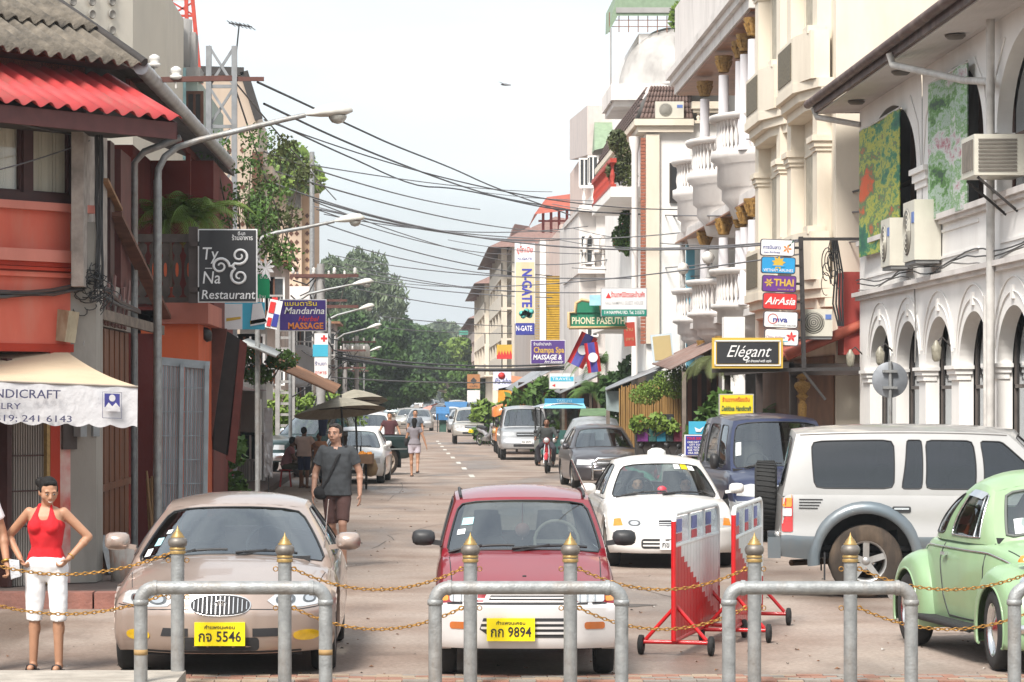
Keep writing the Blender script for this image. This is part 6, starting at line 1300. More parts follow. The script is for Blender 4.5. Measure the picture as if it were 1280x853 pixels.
# ------------------------------------------------------------------ the near cars
def lamp_bowls(c,x,z,a,b):
 for s in (-1,1):k = c.stick('lamp_surround',oval(s*x,z,a,b,16),'f',mat('lamp_ring_dark',(.10,.11,.12),.3),.013,.012,step=.3);c.stick('lamp_bowl',oval(s*x,z,a*.68,b*.68,14),'f',CHR,.018,.012,step=.3,parent=k)  # dark grey ring around each chrome lamp bowl
def sonata():
 pm = paint('beige',(.43,.335,.285),.3,.45,coat=.8,dirt=(.33,.27,.24),dirtamt=.25)
 sp = dict(L=4.7,top=[(0,.69),(.15,.735),(.5,.80),(1.2,.91),(1.5,.93),(3.6,.97),(4.2,.98),(4.6,.95),(4.7,.93)],
    wid=[(0,.80),(.25,.86),(.7,.885),(2.3,.9),(4,.88),(4.7,.8)],bot=[(0,.2),(.5,.19),(2,.17),(4.2,.2),(4.7,.28)],
    ff=[(.15,.12),(.25,.03),(.42,0),(.52,.0),(.58,.05),(.7,.12)],rf=[(.2,.1),(.5,0),(.7,.02),(1,.12)],kf=.42,pf=2.6,kr=.25,
    crown=.13,cp=2.6,tum=.1,ridge=((.62,.012,.06),),
    axles=(.93,3.63),rw=.31,ra=.365,
    cab=dict(b0=1.12,b1=4.15,r0=1.95,r1=3.35,rz=1.345,wr=.58,kf=.24,nf=.03,fw=((-.95,.045),(.95,.045),(.93,.93),(-.93,.93)),
      wins=win_row([0,.17,.5,.8,1],.1,.9)))
 sp['cab']['wins'] = [(0,.5,((.14,.1),(.48,.1),(.48,.9),(.17,.9))),(.5,1,((.52,.1),(.8,.1),(.76,.9),(.52,.9)))]
 c = Car('parked_car','beige metallic four-door saloon with oval chrome grille parked nose-on behind the bollards','car',(-1.515,22.25,0),R(0),sp,pm)
 c.body();c.cabin(GLS,GLD,GLS);c.interior(wheel_side=1);c.wheels('spoke')
 # headlights and corner lamps
 c.stick('headlight',[(-.80,.575),(-.78,.66),(-.60,.685),(-.42,.655),(-.36,.61),(-.42,.565),(-.62,.555)],'f',LENS,.008,both=True)
 lamp_bowls(c,.50,.615,.075,.040);lamp_bowls(c,.68,.618,.050,.034)
 for sx in (-1,1):c.seam([(sx*.83,.56),(sx*.6,.535),(sx*.3,.545),(0,.55)],'f',.005)
 g = c.stick('grille',oval(0,.58,.238,.082),'f',CHR,.012,.03)
 gi = c.stick('grille_opening',oval(0,.58,.23,.075),'f',DARK,.014,.03,parent=g)
 for i in range(-6,7):
  x = i*.034;h = .068*math.sqrt(max(0,1-(x/.225)**2))
  if h > .02:c.stick('slat',[(x-.004,.58-h),(x+.004,.58-h),(x+.004,.58+h),(x-.004,.58+h)],'f',CHR,.022,.02,parent=g,step=.2)
 e = MB();yq = c.bvh.ray_cast(Vector((0,-3,.6)),Vector((0,1,0)))[0].y-.03
 M = Mx((0,yq,.59),(1,0,0),(0,0,1))
 ring = [M @ Vector((.045*cos(t),.026*sin(t),0)) for t in np.linspace(0,2*pi,20)];e.tube(ring,.005,5,False)
 for q in (((-.022,-.02),(-.012,.02)),((.012,-.02),(.022,.02)),((-.018,-.004),(.018,.006))):e.bar(M @ Vector((*q[0],0)),M @ Vector((*q[1],0)),.008)
 e.build('badge',CHR,c.root)
 for i,(x0,x1) in enumerate(((-.47,-.25),(.25,.47))):
  c.stick('lower_intake',[(x0,.335),(x1,.335),(x1+(-.02 if i else -.0),.40),(x0+(.02 if not i else .0),.40)],'f',DARK,.004,.02)
 c.stick('bumper_opening',rrect(-.3,.3,.225,.33,.03),'f',DARK,.003,.02)
 c.stick('fog_lamp',oval(-.66,.335,.1,.042),'f',mat('fog_yellow',(.8,.5,.02),.15,.2,coat=1,scale=20),.008,both=True)
 c.stick('bumper_trim',rrect(-.62,.62,.205,.222,.008),'f',DARK,.004,.015,step=.08)
 c.plate(0,.36,.39,.18,PLY,'กำแพงนะคอน','กจ 5546')
 c.mirror(.85,1.55,1.0,pm,.21,.15,.14);c.wipers(((-.55,-.02),(.05,.55)),.055)
 # hood ridges
 for sx in (-1,1):
  c.seam([(sx*.72,.45),(sx*.78,1.05)],'t',.004)
 for (a,cc,w_,h_,m_) in ((-.80,.34,.07,.13,STK),(-.86,.18,.06,.12,STW),(-.74,.5,.06,.07,STW)):
  p = MB();q = [c.K(a-w_/2,0,cc-h_/2),c.K(a+w_/2,0,cc-h_/2),c.K(a+w_/2,0,cc+h_/2),c.K(a-w_/2,0,cc+h_/2)]
  p.add([x+Vector((0,.004,0)) for x in q],[(0,1,2,3)]);p.build('tax_sticker',m_,c.root)
 a = MB();a.tube([(.76,1.45,.95),(.80,1.35,1.35)],.006,5);a.build('aerial',CHR,c.root)
 return c
def tico():
 pm = paint('crimson',(.23,.007,.016),.3,.2,coat=.8,dirt=(.2,.03,.05),dirtamt=.3);sv = paint('silver_trim',(.66,.63,.62),.35,.2)
 sp = dict(L=3.34,top=[(0,.72),(.12,.76),(.5,.87),(.85,.955),(1.1,.98),(3.0,.98),(3.34,.95)],
    wid=[(0,.685),(.25,.71),(1.5,.715),(3,.70),(3.34,.66)],bot=[(0,.25),(.5,.22),(2.8,.22),(3.34,.3)],
    ff=[(.2,.05),(.3,.0),(.5,.0),(.585,.01),(.6,.07),(.75,.11)],kf=.14,pf=4,kr=.12,crown=.07,cp=4,tum=.07,under=.03,
    two=sv,two_z=.595,axles=(.66,2.99),rw=.27,ra=.325,
    cab=dict(b0=.86,b1=3.2,r0=1.45,r1=3.0,rz=1.42,wr=.555,kf=.13,nf=.02,pw=1,acr=.03,fw=((-.94,.04),(.94,.04),(.93,.93),(-.93,.93)),wins=[]))
 sp['cab']['wins'] = [(0,.5,((.12,.1),(.48,.1),(.48,.9),(.16,.9))),(.5,1,((.52,.1),(.9,.1),(.86,.9),(.52,.9)))]
 c = Car('parked_car','small dark red hatchback with silver bumper and yellow number plate between two pipe hoops','car',(.86,22.2,0),R(-.6),sp,pm)
 c.body();c.cabin(GLS,GLD,GLL);c.interior(wheel_side=1,wm=mat('steering_cream',(.5,.42,.33),.6));c.wheels('cap',tyre_w=.15)
 c.stick('headlight',rrect(-.60,-.385,.605,.715,.02),'f',LENS,.008,both=True)
 c.stick('turn_signal',rrect(-.675,-.61,.61,.71,.012),'f',AMB,.006,both=True)
 g = c.stick('grille',[(-.34,.605),(.34,.605),(.30,.70),(-.30,.70)],'f',sv,.010,.03)
 c.stick('grille_opening',[(-.30,.618),(.30,.618),(.27,.685),(-.27,.685)],'f',DARK,.013,.03,parent=g)
 for z in (.638,.662):c.stick('slat',rrect(-.285,.285,z-.006,z+.006,.004),'f',sv,.018,.03,parent=g,step=.1)
 c.stick('turn_signal',rrect(-.60,-.44,.40,.455,.02),'f',mat('amber_dark',(.45,.12,.02),.25,coat=1),.006,both=True)
 li = c.stick('lower_grille',[(-.37,.40),(-.34,.485),(.34,.485),(.37,.40),(.28,.335),(-.28,.335)],'f',DARK,.004,.03)
 for z in (.37,.41,.45):c.stick('slat',rrect(-.36 if z>.38 else -.31,.36 if z>.38 else .31,z-.009,z+.009,.006),'f',sv,.012,.03,parent=li,step=.1)
 c.plate(-.13,.40,.37,.175,PLY,'กำแพงนะคอน','กก 9894',dy=.01)
 c.stick('bumper_lip',rrect(-.62,.62,.585,.60,.006),'f',BLK,.002,.02,step=.1)
 for sx in (-1,1):
  for k in range(3):c.stick('lens_rib',rrect(sx*.49-.09+.06*k,sx*.49-.084+.06*k,.615,.705,.002),'f',CHR,.030,.02,step=.3)
 c.seam([(-.60,.735),(-.3,.728),(0,.726),(.3,.728),(.60,.735)],'f',.004)
 c.mirror(.715,1.05,1.055,BLK,.19,.13,.1);c.wipers(((-.6,-.08),(-.1,.5)),.045)
 for (a,cc,w_,h_,m_) in ((-.74,.56,.15,.13,STK),(-.80,.38,.1,.09,STW)):
  p = MB();q = [c.K(a-w_/2,0,cc-h_/2),c.K(a+w_/2,0,cc-h_/2),c.K(a+w_/2,0,cc+h_/2),c.K(a-w_/2,0,cc+h_/2)]
  p.add([x+Vector((0,.004,0)) for x in q],[(0,1,2,3)]);p.build('tax_sticker',m_,c.root)
 a = MB();a.tube([(.52,1.55,1.42),(.40,1.4,1.68)],.006,5);a.build('aerial',CHR,c.root)
 # hanging rear-view charm and mirror
 h = MB();p0 = c.K(0,0,.86)+Vector((0,.12,0));h.tube([p0,p0-Vector((0,0,.3))],.006,5);h.lathe([(0,-.012),(.06,-.01),(.06,.01),(0,.012)],12,Matrix.Translation(p0-Vector((0,0,.22))),'y')
 h.build('hanging_charm',mat('charm',(.6,.3,.25),.6),c.root)
 for sx in (-1,1):c.seam([(sx*.58,.25),(sx*.6,.86)],'t',.005)
 b = MB();b.cbox((-.02,.16,.80),(.03,.02,.012));b.build('hood_catch',BLK,c.root)
 rr = MB()
 for sx in (-1,1):rr.tube([c.K(sx*.93,b_,1)+Vector((0,0,.02)) for b_ in np.linspace(.03,.95,8)],.014,5)
 rr.build('drip_rail',BLK,c.root)
 return c
def corolla():
 pm = paint('white',(.80,.79,.77),.3,0,coat=.8)
 sp = dict(L=4.3,top=[(0,.66),(.12,.72),(.6,.83),(1.05,.90),(1.4,.93),(3.3,.96),(4.2,.97),(4.3,.93)],
    wid=[(0,.76),(.25,.815),(.7,.84),(3.6,.84),(4.3,.76)],bot=[(0,.2),(.5,.19),(3.8,.2),(4.3,.3)],
    ff=[(.15,.08),(.25,.01),(.5,.0),(.56,.05),(.7,.1)],kf=.3,pf=3,crown=.09,cp=3,tum=.08,
    axles=(.83,3.3),rw=.3,ra=.36,
    cab=dict(b0=1.05,b1=3.9,r0=1.75,r1=3.15,rz=1.38,wr=.57,kf=.22,fw=((-.94,.05),(.94,.05),(.92,.93),(-.92,.93)),wins=[]))
 sp['cab']['wins'] = [(0,.5,((.14,.1),(.48,.1),(.48,.9),(.17,.9))),(.5,1,((.52,.1),(.8,.1),(.76,.9),(.52,.9)))]
 c = Car('taxi','white four-door saloon with a driver and white roof lamp, nose towards the road barriers','car',(3.28,36.5,0),R(1.0),sp,pm)
 c.body();c.cabin(GLL,GLD,GLL);c.interior(wheel_side=-1);c.wheels('cap')
 c.stick('headlight',[(-.74,.53),(-.72,.635),(-.5,.645),(-.27,.625),(-.25,.54),(-.5,.52)],'f',LENS,.008,both=True)
 c.stick('turn_signal',[(-.755,.54),(-.74,.63),(-.66,.64),(-.64,.55)],'f',AMB,.012,both=True)
 lamp_bowls(c,.50,.583,.075,.038);lamp_bowls(c,.34,.583,.05,.034)
 g = c.stick('grille',rrect(-.215,.215,.535,.63,.02),'f',CHR,.01,.03);c.stick('grille_opening',rrect(-.2,.2,.545,.62,.015),'f',DARK,.013,.03,parent=g)
 for z in (.565,.59):c.stick('slat',rrect(-.195,.195,z-.005,z+.005,.004),'f',CHR,.018,.03,parent=g,step=.1)
 li = c.stick('lower_grille',rrect(-.42,.42,.26,.385,.04),'f',DARK,.004,.02)
 for z in (.30,.345):c.stick('slat',rrect(-.4,.4,z-.01,z+.01,.008),'f',pm,.01,.02,parent=li,step=.1)
 c.plate(-.02,.33,.34,.16,PLW,'ก','กข 2086')
 c.mirror(.88,1.5,.98,pm,.2,.14,.12);c.wipers(((-.6,.0),(-.05,.5)),.05,m=BLK)
 for (a,cc,m_) in ((.35,.84,STW),(.52,.84,PLY),(.68,.82,STW)):
  p = MB();q = [c.K(a-.07,0,cc-.07),c.K(a+.07,0,cc-.07),c.K(a+.07,0,cc+.07),c.K(a-.07,0,cc+.07)]
  p.add([x+Vector((0,.004,0)) for x in q],[(0,1,2,3)]);p.build('tax_sticker',m_,c.root)
 b = MB();b.lathe([(0,.1),(.06,.095),(.12,.06),(.13,0),(.0,0)],14,Matrix.Translation((-.0,2.3,1.40)));b.build('roof_lamp',mat('lamp_white',(.8,.8,.78),.4),c.root)
 b = MB();p0 = c.K(-.05,0,.13)+Vector((0,-.0,0));b.lathe([(0,-.02),(.05,-.01),(.07,.01)],12,Matrix.Translation(p0+Vector((0,.05,0))),'y');b.build('dashboard_sticker',mat('sticker_red',(.6,.05,.08),.5),c.root)
 return c
def van():
 pm = paint('navy',(.025,.034,.085),.3,.3);sv = paint('silver_grey',(.38,.4,.42),.4,.3)
 sp = dict(L=4.7,top=[(0,.86),(.12,.95),(.5,1.05),(.9,1.12),(1.2,1.14),(4.5,1.14),(4.7,1.1)],
    wid=[(0,.83),(.2,.88),(.7,.91),(4.4,.91),(4.7,.86)],bot=[(0,.3),(.5,.26),(4.2,.28),(4.7,.35)],
    ff=[(.2,.08),(.35,0),(.6,.0),(.66,.06),(.95,.14)],kf=.25,pf=3.4,crown=.09,cp=3.5,tum=.06,two=sv,two_z=.62,
    axles=(.85,3.9),rw=.33,ra=.4,
    cab=dict(b0=.72,b1=4.68,r0=1.5,r1=4.5,rz=1.9,wr=.70,kf=.2,fw=((-.94,.06),(.94,.06),(.93,.93),(-.93,.93)),ws=1.6,wins=win_row([0,.28,.62,1],.1,.88)))
 sp['cab']['wins'][0] = (0,.28,((.1,.1),(.26,.1),(.26,.88),(.08,.88)))
 c = Car('minivan','dark blue people carrier parked behind the white saloon and the pale off-roader','van',(5.66,43,0),R(3),sp,pm)
 c.body();c.cabin(GLL,GLD,GLD);c.interior(wheel_side=-1);c.wheels('spoke')
 c.stick('headlight',[(-.83,.70),(-.8,.84),(-.62,.88),(-.36,.84),(-.34,.72),(-.6,.69)],'f',LENS,.008,both=True)
 g = c.stick('grille',rrect(-.28,.28,.72,.86,.03),'f',CHR,.01,.03);c.stick('grille_opening',rrect(-.26,.26,.735,.845,.02),'f',DARK,.013,.03,parent=g)
 c.stick('lower_grille',rrect(-.5,.5,.40,.52,.03),'f',DARK,.004);c.mirror(.96,1.15,1.2,BLK,.14,.24,.12);c.wipers(((-.65,-.05),(.0,.6)),.05)
 c.stick('bumper_strip',rrect(-.84,.84,.55,.60,.02),'f',sv,.012,step=.1)
 p = MB();q = [c.K(a,0,b_) for a,b_ in ((-.9,.3),(-.8,.3),(-.8,.55),(-.9,.55))];p.add([x+Vector((0,.004,0)) for x in q],[(0,1,2,3)]);p.build('tax_sticker',STW,c.root)
 return c
def prado():
 pm = paint('pearl',(.42,.415,.405),.3,.25,coat=.8);bl = paint('steel_blue',(.14,.175,.20),.35,.4,dirt=(.25,.19,.14),dirtamt=.3)
 sp = dict(L=4.5,top=[(0,1.0),(.15,1.06),(.6,1.1),(1.1,1.13),(4.4,1.15),(4.5,1.12)],
    wid=[(0,.82),(.25,.87),(4.3,.89),(4.5,.86)],bot=[(0,.45),(.5,.42),(4.1,.42),(4.5,.45)],
    ff=[(.3,.1),(.5,0),(.6,0),(.7,.08),(1.1,.12)],rf=[(.4,.0),(1.1,.04)],kf=.15,kr=.07,pf=4,crown=.03,tum=.03,under=.02,
    ridge=((.62,.035,.13),),two=bl,two_z=.66,axles=(.85,3.5),rw=.40,ra=.50,az=.42,rimf=.56,
    cab=dict(b0=1.15,b1=4.45,r0=1.85,r1=4.30,rz=1.86,wr=.71,kf=.12,pw=1,nr=.03,kr=.05,rc=.03,acr=.05,ws=1.5,pp=12,wins=[]))
 sp['cab']['wins'] = win_y(sp['cab'],[(None,2.28,1.36,2.24,2.24,1.95),(2.28,2.88,2.33,2.86,2.86,2.33),(2.88,3.15,2.90,3.12,3.06,2.90),(3.15,None,3.20,4.08,4.12,3.20)],.11,.87)
 # rear at the left of the picture, nose to the right: local +y (rear) points to world -x
 c = Car('offroader','pearl and grey-blue four-door off-roader with spare wheel on its back, seen from the side','off-road car',(8.47,31.75,0),R(83.2),sp,pm)
 c.body();c.cabin(GLD,GLD,GLD);c.interior();c.wheels('spoke',tyre_w=.27,tm=mat('muddy_rubber',(.05,.038,.03),.95,var=.4,dirt=(.2,.14,.09),dscale=3))
 s_ = -1
 # flared arches on the side facing the camera, and the other side
 for sx in (-1,1):
  for yw in sp['axles']:
   b = MB();vs = [];n = 22;th = np.linspace(-.12,pi+.12,n)
   for t in th:
    for (rr,xo) in ((.50,.0),(.503,.055),(.54,.066),(.60,.060),(.635,.0)):
     y_ = yw+cos(t)*rr;z_ = .42+sin(t)*rr;w_ = c.wid(min(max(y_,0),4.5))*(1 if rr < .6 else 1)
     vs.append((sx*(w_+xo-.01),y_,z_))
   b.add(vs,[(i*5+j,i*5+j+1,(i+1)*5+j+1,(i+1)*5+j) for i in range(n-1) for j in range(4)],True);b.build('wheel_arch',bl,c.root)
   m = MB();m.box(sx*.86-.12,sx*.86+.12,yw+.44,yw+.455,.2,.5);m.build('mudflap',BLK,c.root)
  c.seam([(1.22,.5),(1.18,1.12)],'R' if sx > 0 else 'l',.009);c.seam([(2.28,.45),(2.28,1.13)],'R' if sx > 0 else 'l',.009)
  pass
  for y0 in (2.1,3.12):
   h = c.stick('door_handle',rrect(y0-.1,y0+.1,.93,1.0,.02),'R' if sx > 0 else 'l',BLK,.01,.02)
   c.stick('handle_bar',rrect(y0-.08,y0+.08,.965,.985,.008),'R' if sx > 0 else 'l',CHR,.022,.01,parent=h)
  tl = c.stick('tail_light',rrect(4.29,4.41,.72,1.14,.02),'R' if sx > 0 else 'l',REDL,.012,.03)
  c.stick('turn_signal',rrect(4.30,4.40,.99,1.13,.02),'R' if sx > 0 else 'l',AMB,.018,.02,parent=tl)
  c.stick('reversing_lens',rrect(4.30,4.40,.89,.975,.01),'R' if sx > 0 else 'l',LENS,.018,.02,parent=tl)
 b = MB();b.box(-.88,.88,4.42,4.56,.43,.66);b.build('rear_bumper',bl,c.root)
 # spare wheel
 e = bpy.data.objects.new('spare_wheel',None);COL.objects.link(e);e.parent = c.root;e.location = (.1,4.58,1.08);e.rotation_euler = (0,0,R(90))
 t = MB();t.lathe([(.2,-.12),(.34,-.125),(.38,-.1),(.385,-.04),(.385,.04),(.38,.1),(.34,.125),(.2,.12)],32,axis='x')
 for k in range(40):
  a = 2*pi*k/40;t.bar((-.1,cos(a)*.388,sin(a)*.388),(.1,cos(a+.06)*.388,sin(a+.06)*.388),.03,.012,up=(0,cos(a),sin(a)))
 t.build('tyre',RUB,e);t = MB();t.lathe([(0,.05),(.2,.06),(.22,.12)],18,axis='x');t.build('rim',RIM,e)
 # roof gutter, rear spoiler, roof rails
 r_ = MB()
 for sx in (-1,1):r_.tube([c.K(sx*.98,b_,.97)+Vector((sx*.012,0,.012)) for b_ in np.linspace(.02,.98,12)],.012,5)
 r_.build('roof_gutter',pm,c.root)
 v_ = MB()
 for k in range(4):
  for sx in (-1,1):v_.bar(c.S(sx,3.98+.02*k,.93-.045*k)+Vector((sx*.006,0,0)),c.S(sx,4.28,.93-.045*k)+Vector((sx*.006,0,0)),.006,.012)
 v_.build('vent',BLK,c.root)
 u = MB();u.tube([(0,4.3,.33),(.3,4.0,.33),(.3,3.2,.36)],.035,8);u.tube([(-.8,3.5,.4),(.8,3.5,.4)],.06,8);u.build('exhaust_and_axle',mat('rusty_steel',(.12,.07,.04),.9,bump=.3),c.root)
 c.mirror(.92,1.35,1.2,pm,.2,.16,.12)
 return c
def beetle():
 pm = paint('mint',(.25,.385,.215),.38,.0,coat=.4,var=.12,dirt=(.36,.42,.26),dirtamt=.35)
 sp = dict(L=3.6,top=[(0,.56),(.15,.72),(.5,.91),(.85,1.02),(1.1,1.06),(2.6,1.06),(2.95,.99),(3.25,.83),(3.5,.6),(3.6,.5)],
    wid=[(0,.26),(.3,.40),(.7,.55),(1.1,.65),(1.6,.685),(2.3,.685),(2.8,.63),(3.3,.46),(3.6,.28)],bot=[(0,.35),(.5,.24),(3,.24),(3.6,.35)],
    kf=.05,kr=.05,crown=.10,cp=2.2,crownfade=0,tum=.1,under=.04,ridge=(),axles=(.5,2.9),rw=.325,ra=.36,rimf=.66,track=.675,
    cab=dict(b0=.93,b1=3.0,r0=1.28,r1=2.15,rz=1.53,wr=.46,kf=.16,pw=1,pwr=2.0,nf=.08,nr=.22,kr=.1,rc=.06,acr=.07,ws=1.7,dome=.05,wbf=.93,
      fw=((-.84,.12),(.84,.12),(.82,.9),(-.82,.9)),pp=7,rwq=((-.5,.5),(.5,.5),(.45,.85),(-.45,.85)),wins=[]))
 sp['cab']['wins'] = [(0,.56,((.15,.11),(.50,.11),(.53,.86),(.12,.86))),(.56,1,((.60,.11),(.83,.11),(.82,.62),(.63,.86)))]
 c = Car('vintage_car','mint green rounded vintage small car with paper in its windscreen at the right edge','car',(5.42,22.65,0),R(6.5),sp,pm)
 c.body();c.cabin(GLL,GLL,GLL);c.interior(rear=True);c.wheels('cap',steer=R(-6),tyre_w=.165,rimm=CHR)
 for sx in (-1,1):
  for (yw,front) in ((.5,True),(2.9,False)):
   b = MB();nt,nu = 26,9;th = np.linspace(-.55 if front else -.45,pi+.55 if front else pi+.4,nt);vs = []
   for t in th:
    for ui in range(nu):
     u = (pi/2)*ui/(nu-1);rb = .52+.07*abs(cos(t));r = .355+(rb-.355)*cos(u)**.8
     if front:xin = .34 if cos(t) < 0 else .50
     else:xin = .50 if cos(t) < 0 else .30
     x = lerp(xin,.775,sin(u)**.62)
     zz = .33+sin(t)*r;
     vs.append((sx*x,yw+cos(t)*r*(1.0),max(zz,.20)))
   b.add(vs,[(i*nu+j,i*nu+j+1,(i+1)*nu+j+1,(i+1)*nu+j) for i in range(nt-1) for j in range(nu-1)],True)
   # rolled lip
   b.tube([(sx*.772,yw+cos(t)*.352,max(.2,.33+sin(t)*.352)) for t in th],.012,6)
   b.build('fender',pm,c.root)
  h = MB();h.lathe([(0,-.06),(.06,-.055),(.085,-.03),(.095,0),(.1,.01),(.1,.12)],18,Matrix.Translation((sx*.56,.10,.68)) @ Matrix.Rotation(R(0),4,'X'),'y');hl = h.build('headlight',CHR,c.root)
  h = MB();h.lathe([(0,-.064),(.055,-.06),(.08,-.035),(.084,-.02)],18,Matrix.Translation((sx*.56,.10,.68)),'y');h.build('lens',LENS,hl)
  h = MB();h.lathe([(0,.035),(.03,.03),(.05,0),(.055,-.02)],10,Matrix.Translation((sx*.56,.28,.90)));h.build('turn_signal',AMB,c.root)
  r = MB();r.box(min(sx*.60,sx*.80),max(sx*.60,sx*.80),.98,2.44,.27,.315);r.tube([(sx*.79,.98,.29),(sx*.79,2.44,.29)],.028,8);r.build('running_board',RUB,c.root)
  ax = 'R' if sx > 0 else 'l'
  b = MB();pts = [c.S(sx,y,.93)+Vector((sx*.008,0,0)) for y in np.linspace(.35,3.0,24)];b.tube(pts,.008,5,False);b.build('belt_strip',CHR,c.root)
  dpts = [(1.1,.98),(1.08,.6),(1.12,.34),(1.9,.34),(2.05,.5),(2.16,.8),(2.16,.98)]
  c.seam(dpts,ax,.008)
  h = MB();p = c.S(sx,2.0,.86);h.bar(p+Vector((sx*.04,-.07,0)),p+Vector((sx*.04,.05,0)),.02,.025);h.bar(p,p+Vector((sx*.04,0,0)),.03,.03);h.build('door_handle',CHR,c.root)
  # chrome window frame, quarter-light bar
  k = sp['cab']
  f = MB();q = ((.15,.11),(.50,.11),(.53,.86),(.12,.86));lp = []
  for i in range(4):
   for t in np.linspace(0,1,6)[:-1]:lp.append(c.K(sx,lerp(q[i][0],q[(i+1)%4][0],t),lerp(q[i][1],q[(i+1)%4][1],t))+Vector((sx*.004,0,0)))
  lp.append(lp[0]);f.tube(lp,.008,5,False);f.tube([c.K(sx,.22,.11),c.K(sx,.21,.86)],.012,5);f.build('window_trim',CHR,c.root)
  v = MB();vv = [c.K(sx,b_,.9)+Vector((sx*.01,0,.0)) for b_ in np.linspace(.14,.5,8)];v.add(vv+[p_+Vector((sx*.06,0,-.05)) for p_ in vv],[(i,i+1,9+i,8+i) for i in range(7)]);v.build('rain_visor',CHR,c.root)
  # hood side seam
  c.seam([(sx*.24,.12),(sx*.40,.5),(sx*.50,.86)],'t',.006)
 b = MB();b.tube([(-.72,.05,.36),(-.6,-.12,.38),(0,-.17,.38),(.6,-.12,.38),(.72,.05,.36)],.045,8);b.build('front_bumper',CHR,c.root)
 b = MB();b.tube([(-.72,3.5,.4),(-.6,3.72,.4),(0,3.78,.4),(.6,3.72,.4),(.72,3.5,.4)],.045,8);b.build('rear_bumper',CHR,c.root)
 p = MB();q = [c.K(a,0,b_)+Vector((0,.004,0)) for a,b_ in ((-.72,.15),(-.42,.15),(-.42,.4),(-.72,.4))];p.add(q,[(0,1,2,3)]);p.build('paper_notice',STW,c.root)
 f = MB();lp = [];q = ((-.84,.12),(.84,.12),(.82,.9),(-.82,.9))
 for i in range(4):
  for t in np.linspace(.06,.94,8):lp.append(c.K(lerp(q[i][0],q[(i+1)%4][0],t),0,lerp(q[i][1],q[(i+1)%4][1],t))+Vector((0,-.004,0)))
 lp.append(lp[0]);f.tube(lp,.013,6,False);f.build('windscreen_seal',mat('seal_grey',(.12,.13,.12),.7),c.root)
 s_ = MB();s_.tube([(.0,.55,.99),(0,.45,.97)],.02,6);s_.build('bonnet_badge',CHR,c.root)
 return c
# ------------------------------------------------------------------ cars further down the street
KIND = {
 'saloon':dict(L=4.3,top=[(0,.66),(.12,.72),(.6,.83),(1.05,.90),(1.4,.93),(3.3,.96),(4.2,.97),(4.3,.93)],wid=[(0,.76),(.25,.815),(.7,.84),(3.6,.84),(4.3,.76)],bot=[(0,.2),(.5,.19),(3.8,.2),(4.3,.3)],
 ff=[(.15,.08),(.25,.01),(.5,.0),(.56,.05),(.7,.1)],kf=.25,pf=3,crown=.09,cp=3,tum=.08,axles=(.83,3.3),rw=.3,ra=.36,
 cab=dict(b0=1.05,b1=3.9,r0=1.75,r1=3.15,rz=1.38,wr=.57,kf=.2,fw=((-.94,.05),(.94,.05),(.92,.93),(-.92,.93)),wins=[(0,.5,((.14,.1),(.48,.1),(.48,.9),(.17,.9))),(.5,1,((.52,.1),(.8,.1),(.76,.9),(.52,.9)))])),
 'suv':dict(L=4.5,top=[(0,.98),(.12,1.04),(.6,1.10),(1.1,1.13),(4.4,1.14),(4.5,1.1)],wid=[(0,.84),(.25,.89),(4.3,.89),(4.5,.84)],bot=[(0,.4),(.5,.36),(4.1,.38),(4.5,.42)],
 ff=[(.3,.08),(.45,0),(.62,.0),(.68,.06),(1.05,.12)],kf=.16,pf=4,crown=.06,cp=4,tum=.05,ridge=((.7,.02,.15),),axles=(.85,3.6),rw=.38,ra=.46,
 cab=dict(b0=1.15,b1=4.45,r0=1.75,r1=4.25,rz=1.84,wr=.70,kf=.14,pw=1,acr=.05,fw=((-.94,.06),(.94,.06),(.92,.92),(-.92,.92)),wins=[(0,.38,((.08,.1),(.36,.1),(.36,.88),(.1,.88))),(.38,.7,((.4,.1),(.68,.1),(.68,.88),(.4,.88))),(.7,1,((.72,.1),(.95,.1),(.95,.88),(.72,.88)))])),
 'pickup':dict(L=5.0,top=[(0,.92),(.12,.98),(.6,1.05),(1.2,1.1),(3.1,1.1),(4.9,1.08),(5,1.06)],wid=[(0,.80),(.25,.85),(4.8,.86),(5,.84)],bot=[(0,.42),(.5,.4),(4.6,.45),(5,.5)],
 ff=[(.3,.06),(.45,0),(.6,.0),(.66,.05),(1.0,.1)],kf=.14,pf=4,crown=.05,cp=4,tum=.04,axles=(.85,3.95),rw=.38,ra=.46,bed=(3.25,4.9),
 cab=dict(b0=1.15,b1=3.15,r0=1.75,r1=2.95,rz=1.72,wr=.64,kf=.14,pw=1,fw=((-.94,.06),(.94,.06),(.92,.92),(-.92,.92)),wins=[(0,.55,((.08,.1),(.53,.1),(.53,.88),(.12,.88))),(.55,1,((.57,.1),(.92,.1),(.9,.88),(.57,.88)))]))}
def scale_sp(sp,sx=1,sz=1):
 import copy
 s = copy.deepcopy(sp);s['wid'] = [(y,w*sx) for y,w in s['wid']];s['top'] = [(y,z*sz) for y,z in s['top']];s['cab']['rz'] *= sz;s['cab']['wr'] *= sx;return s
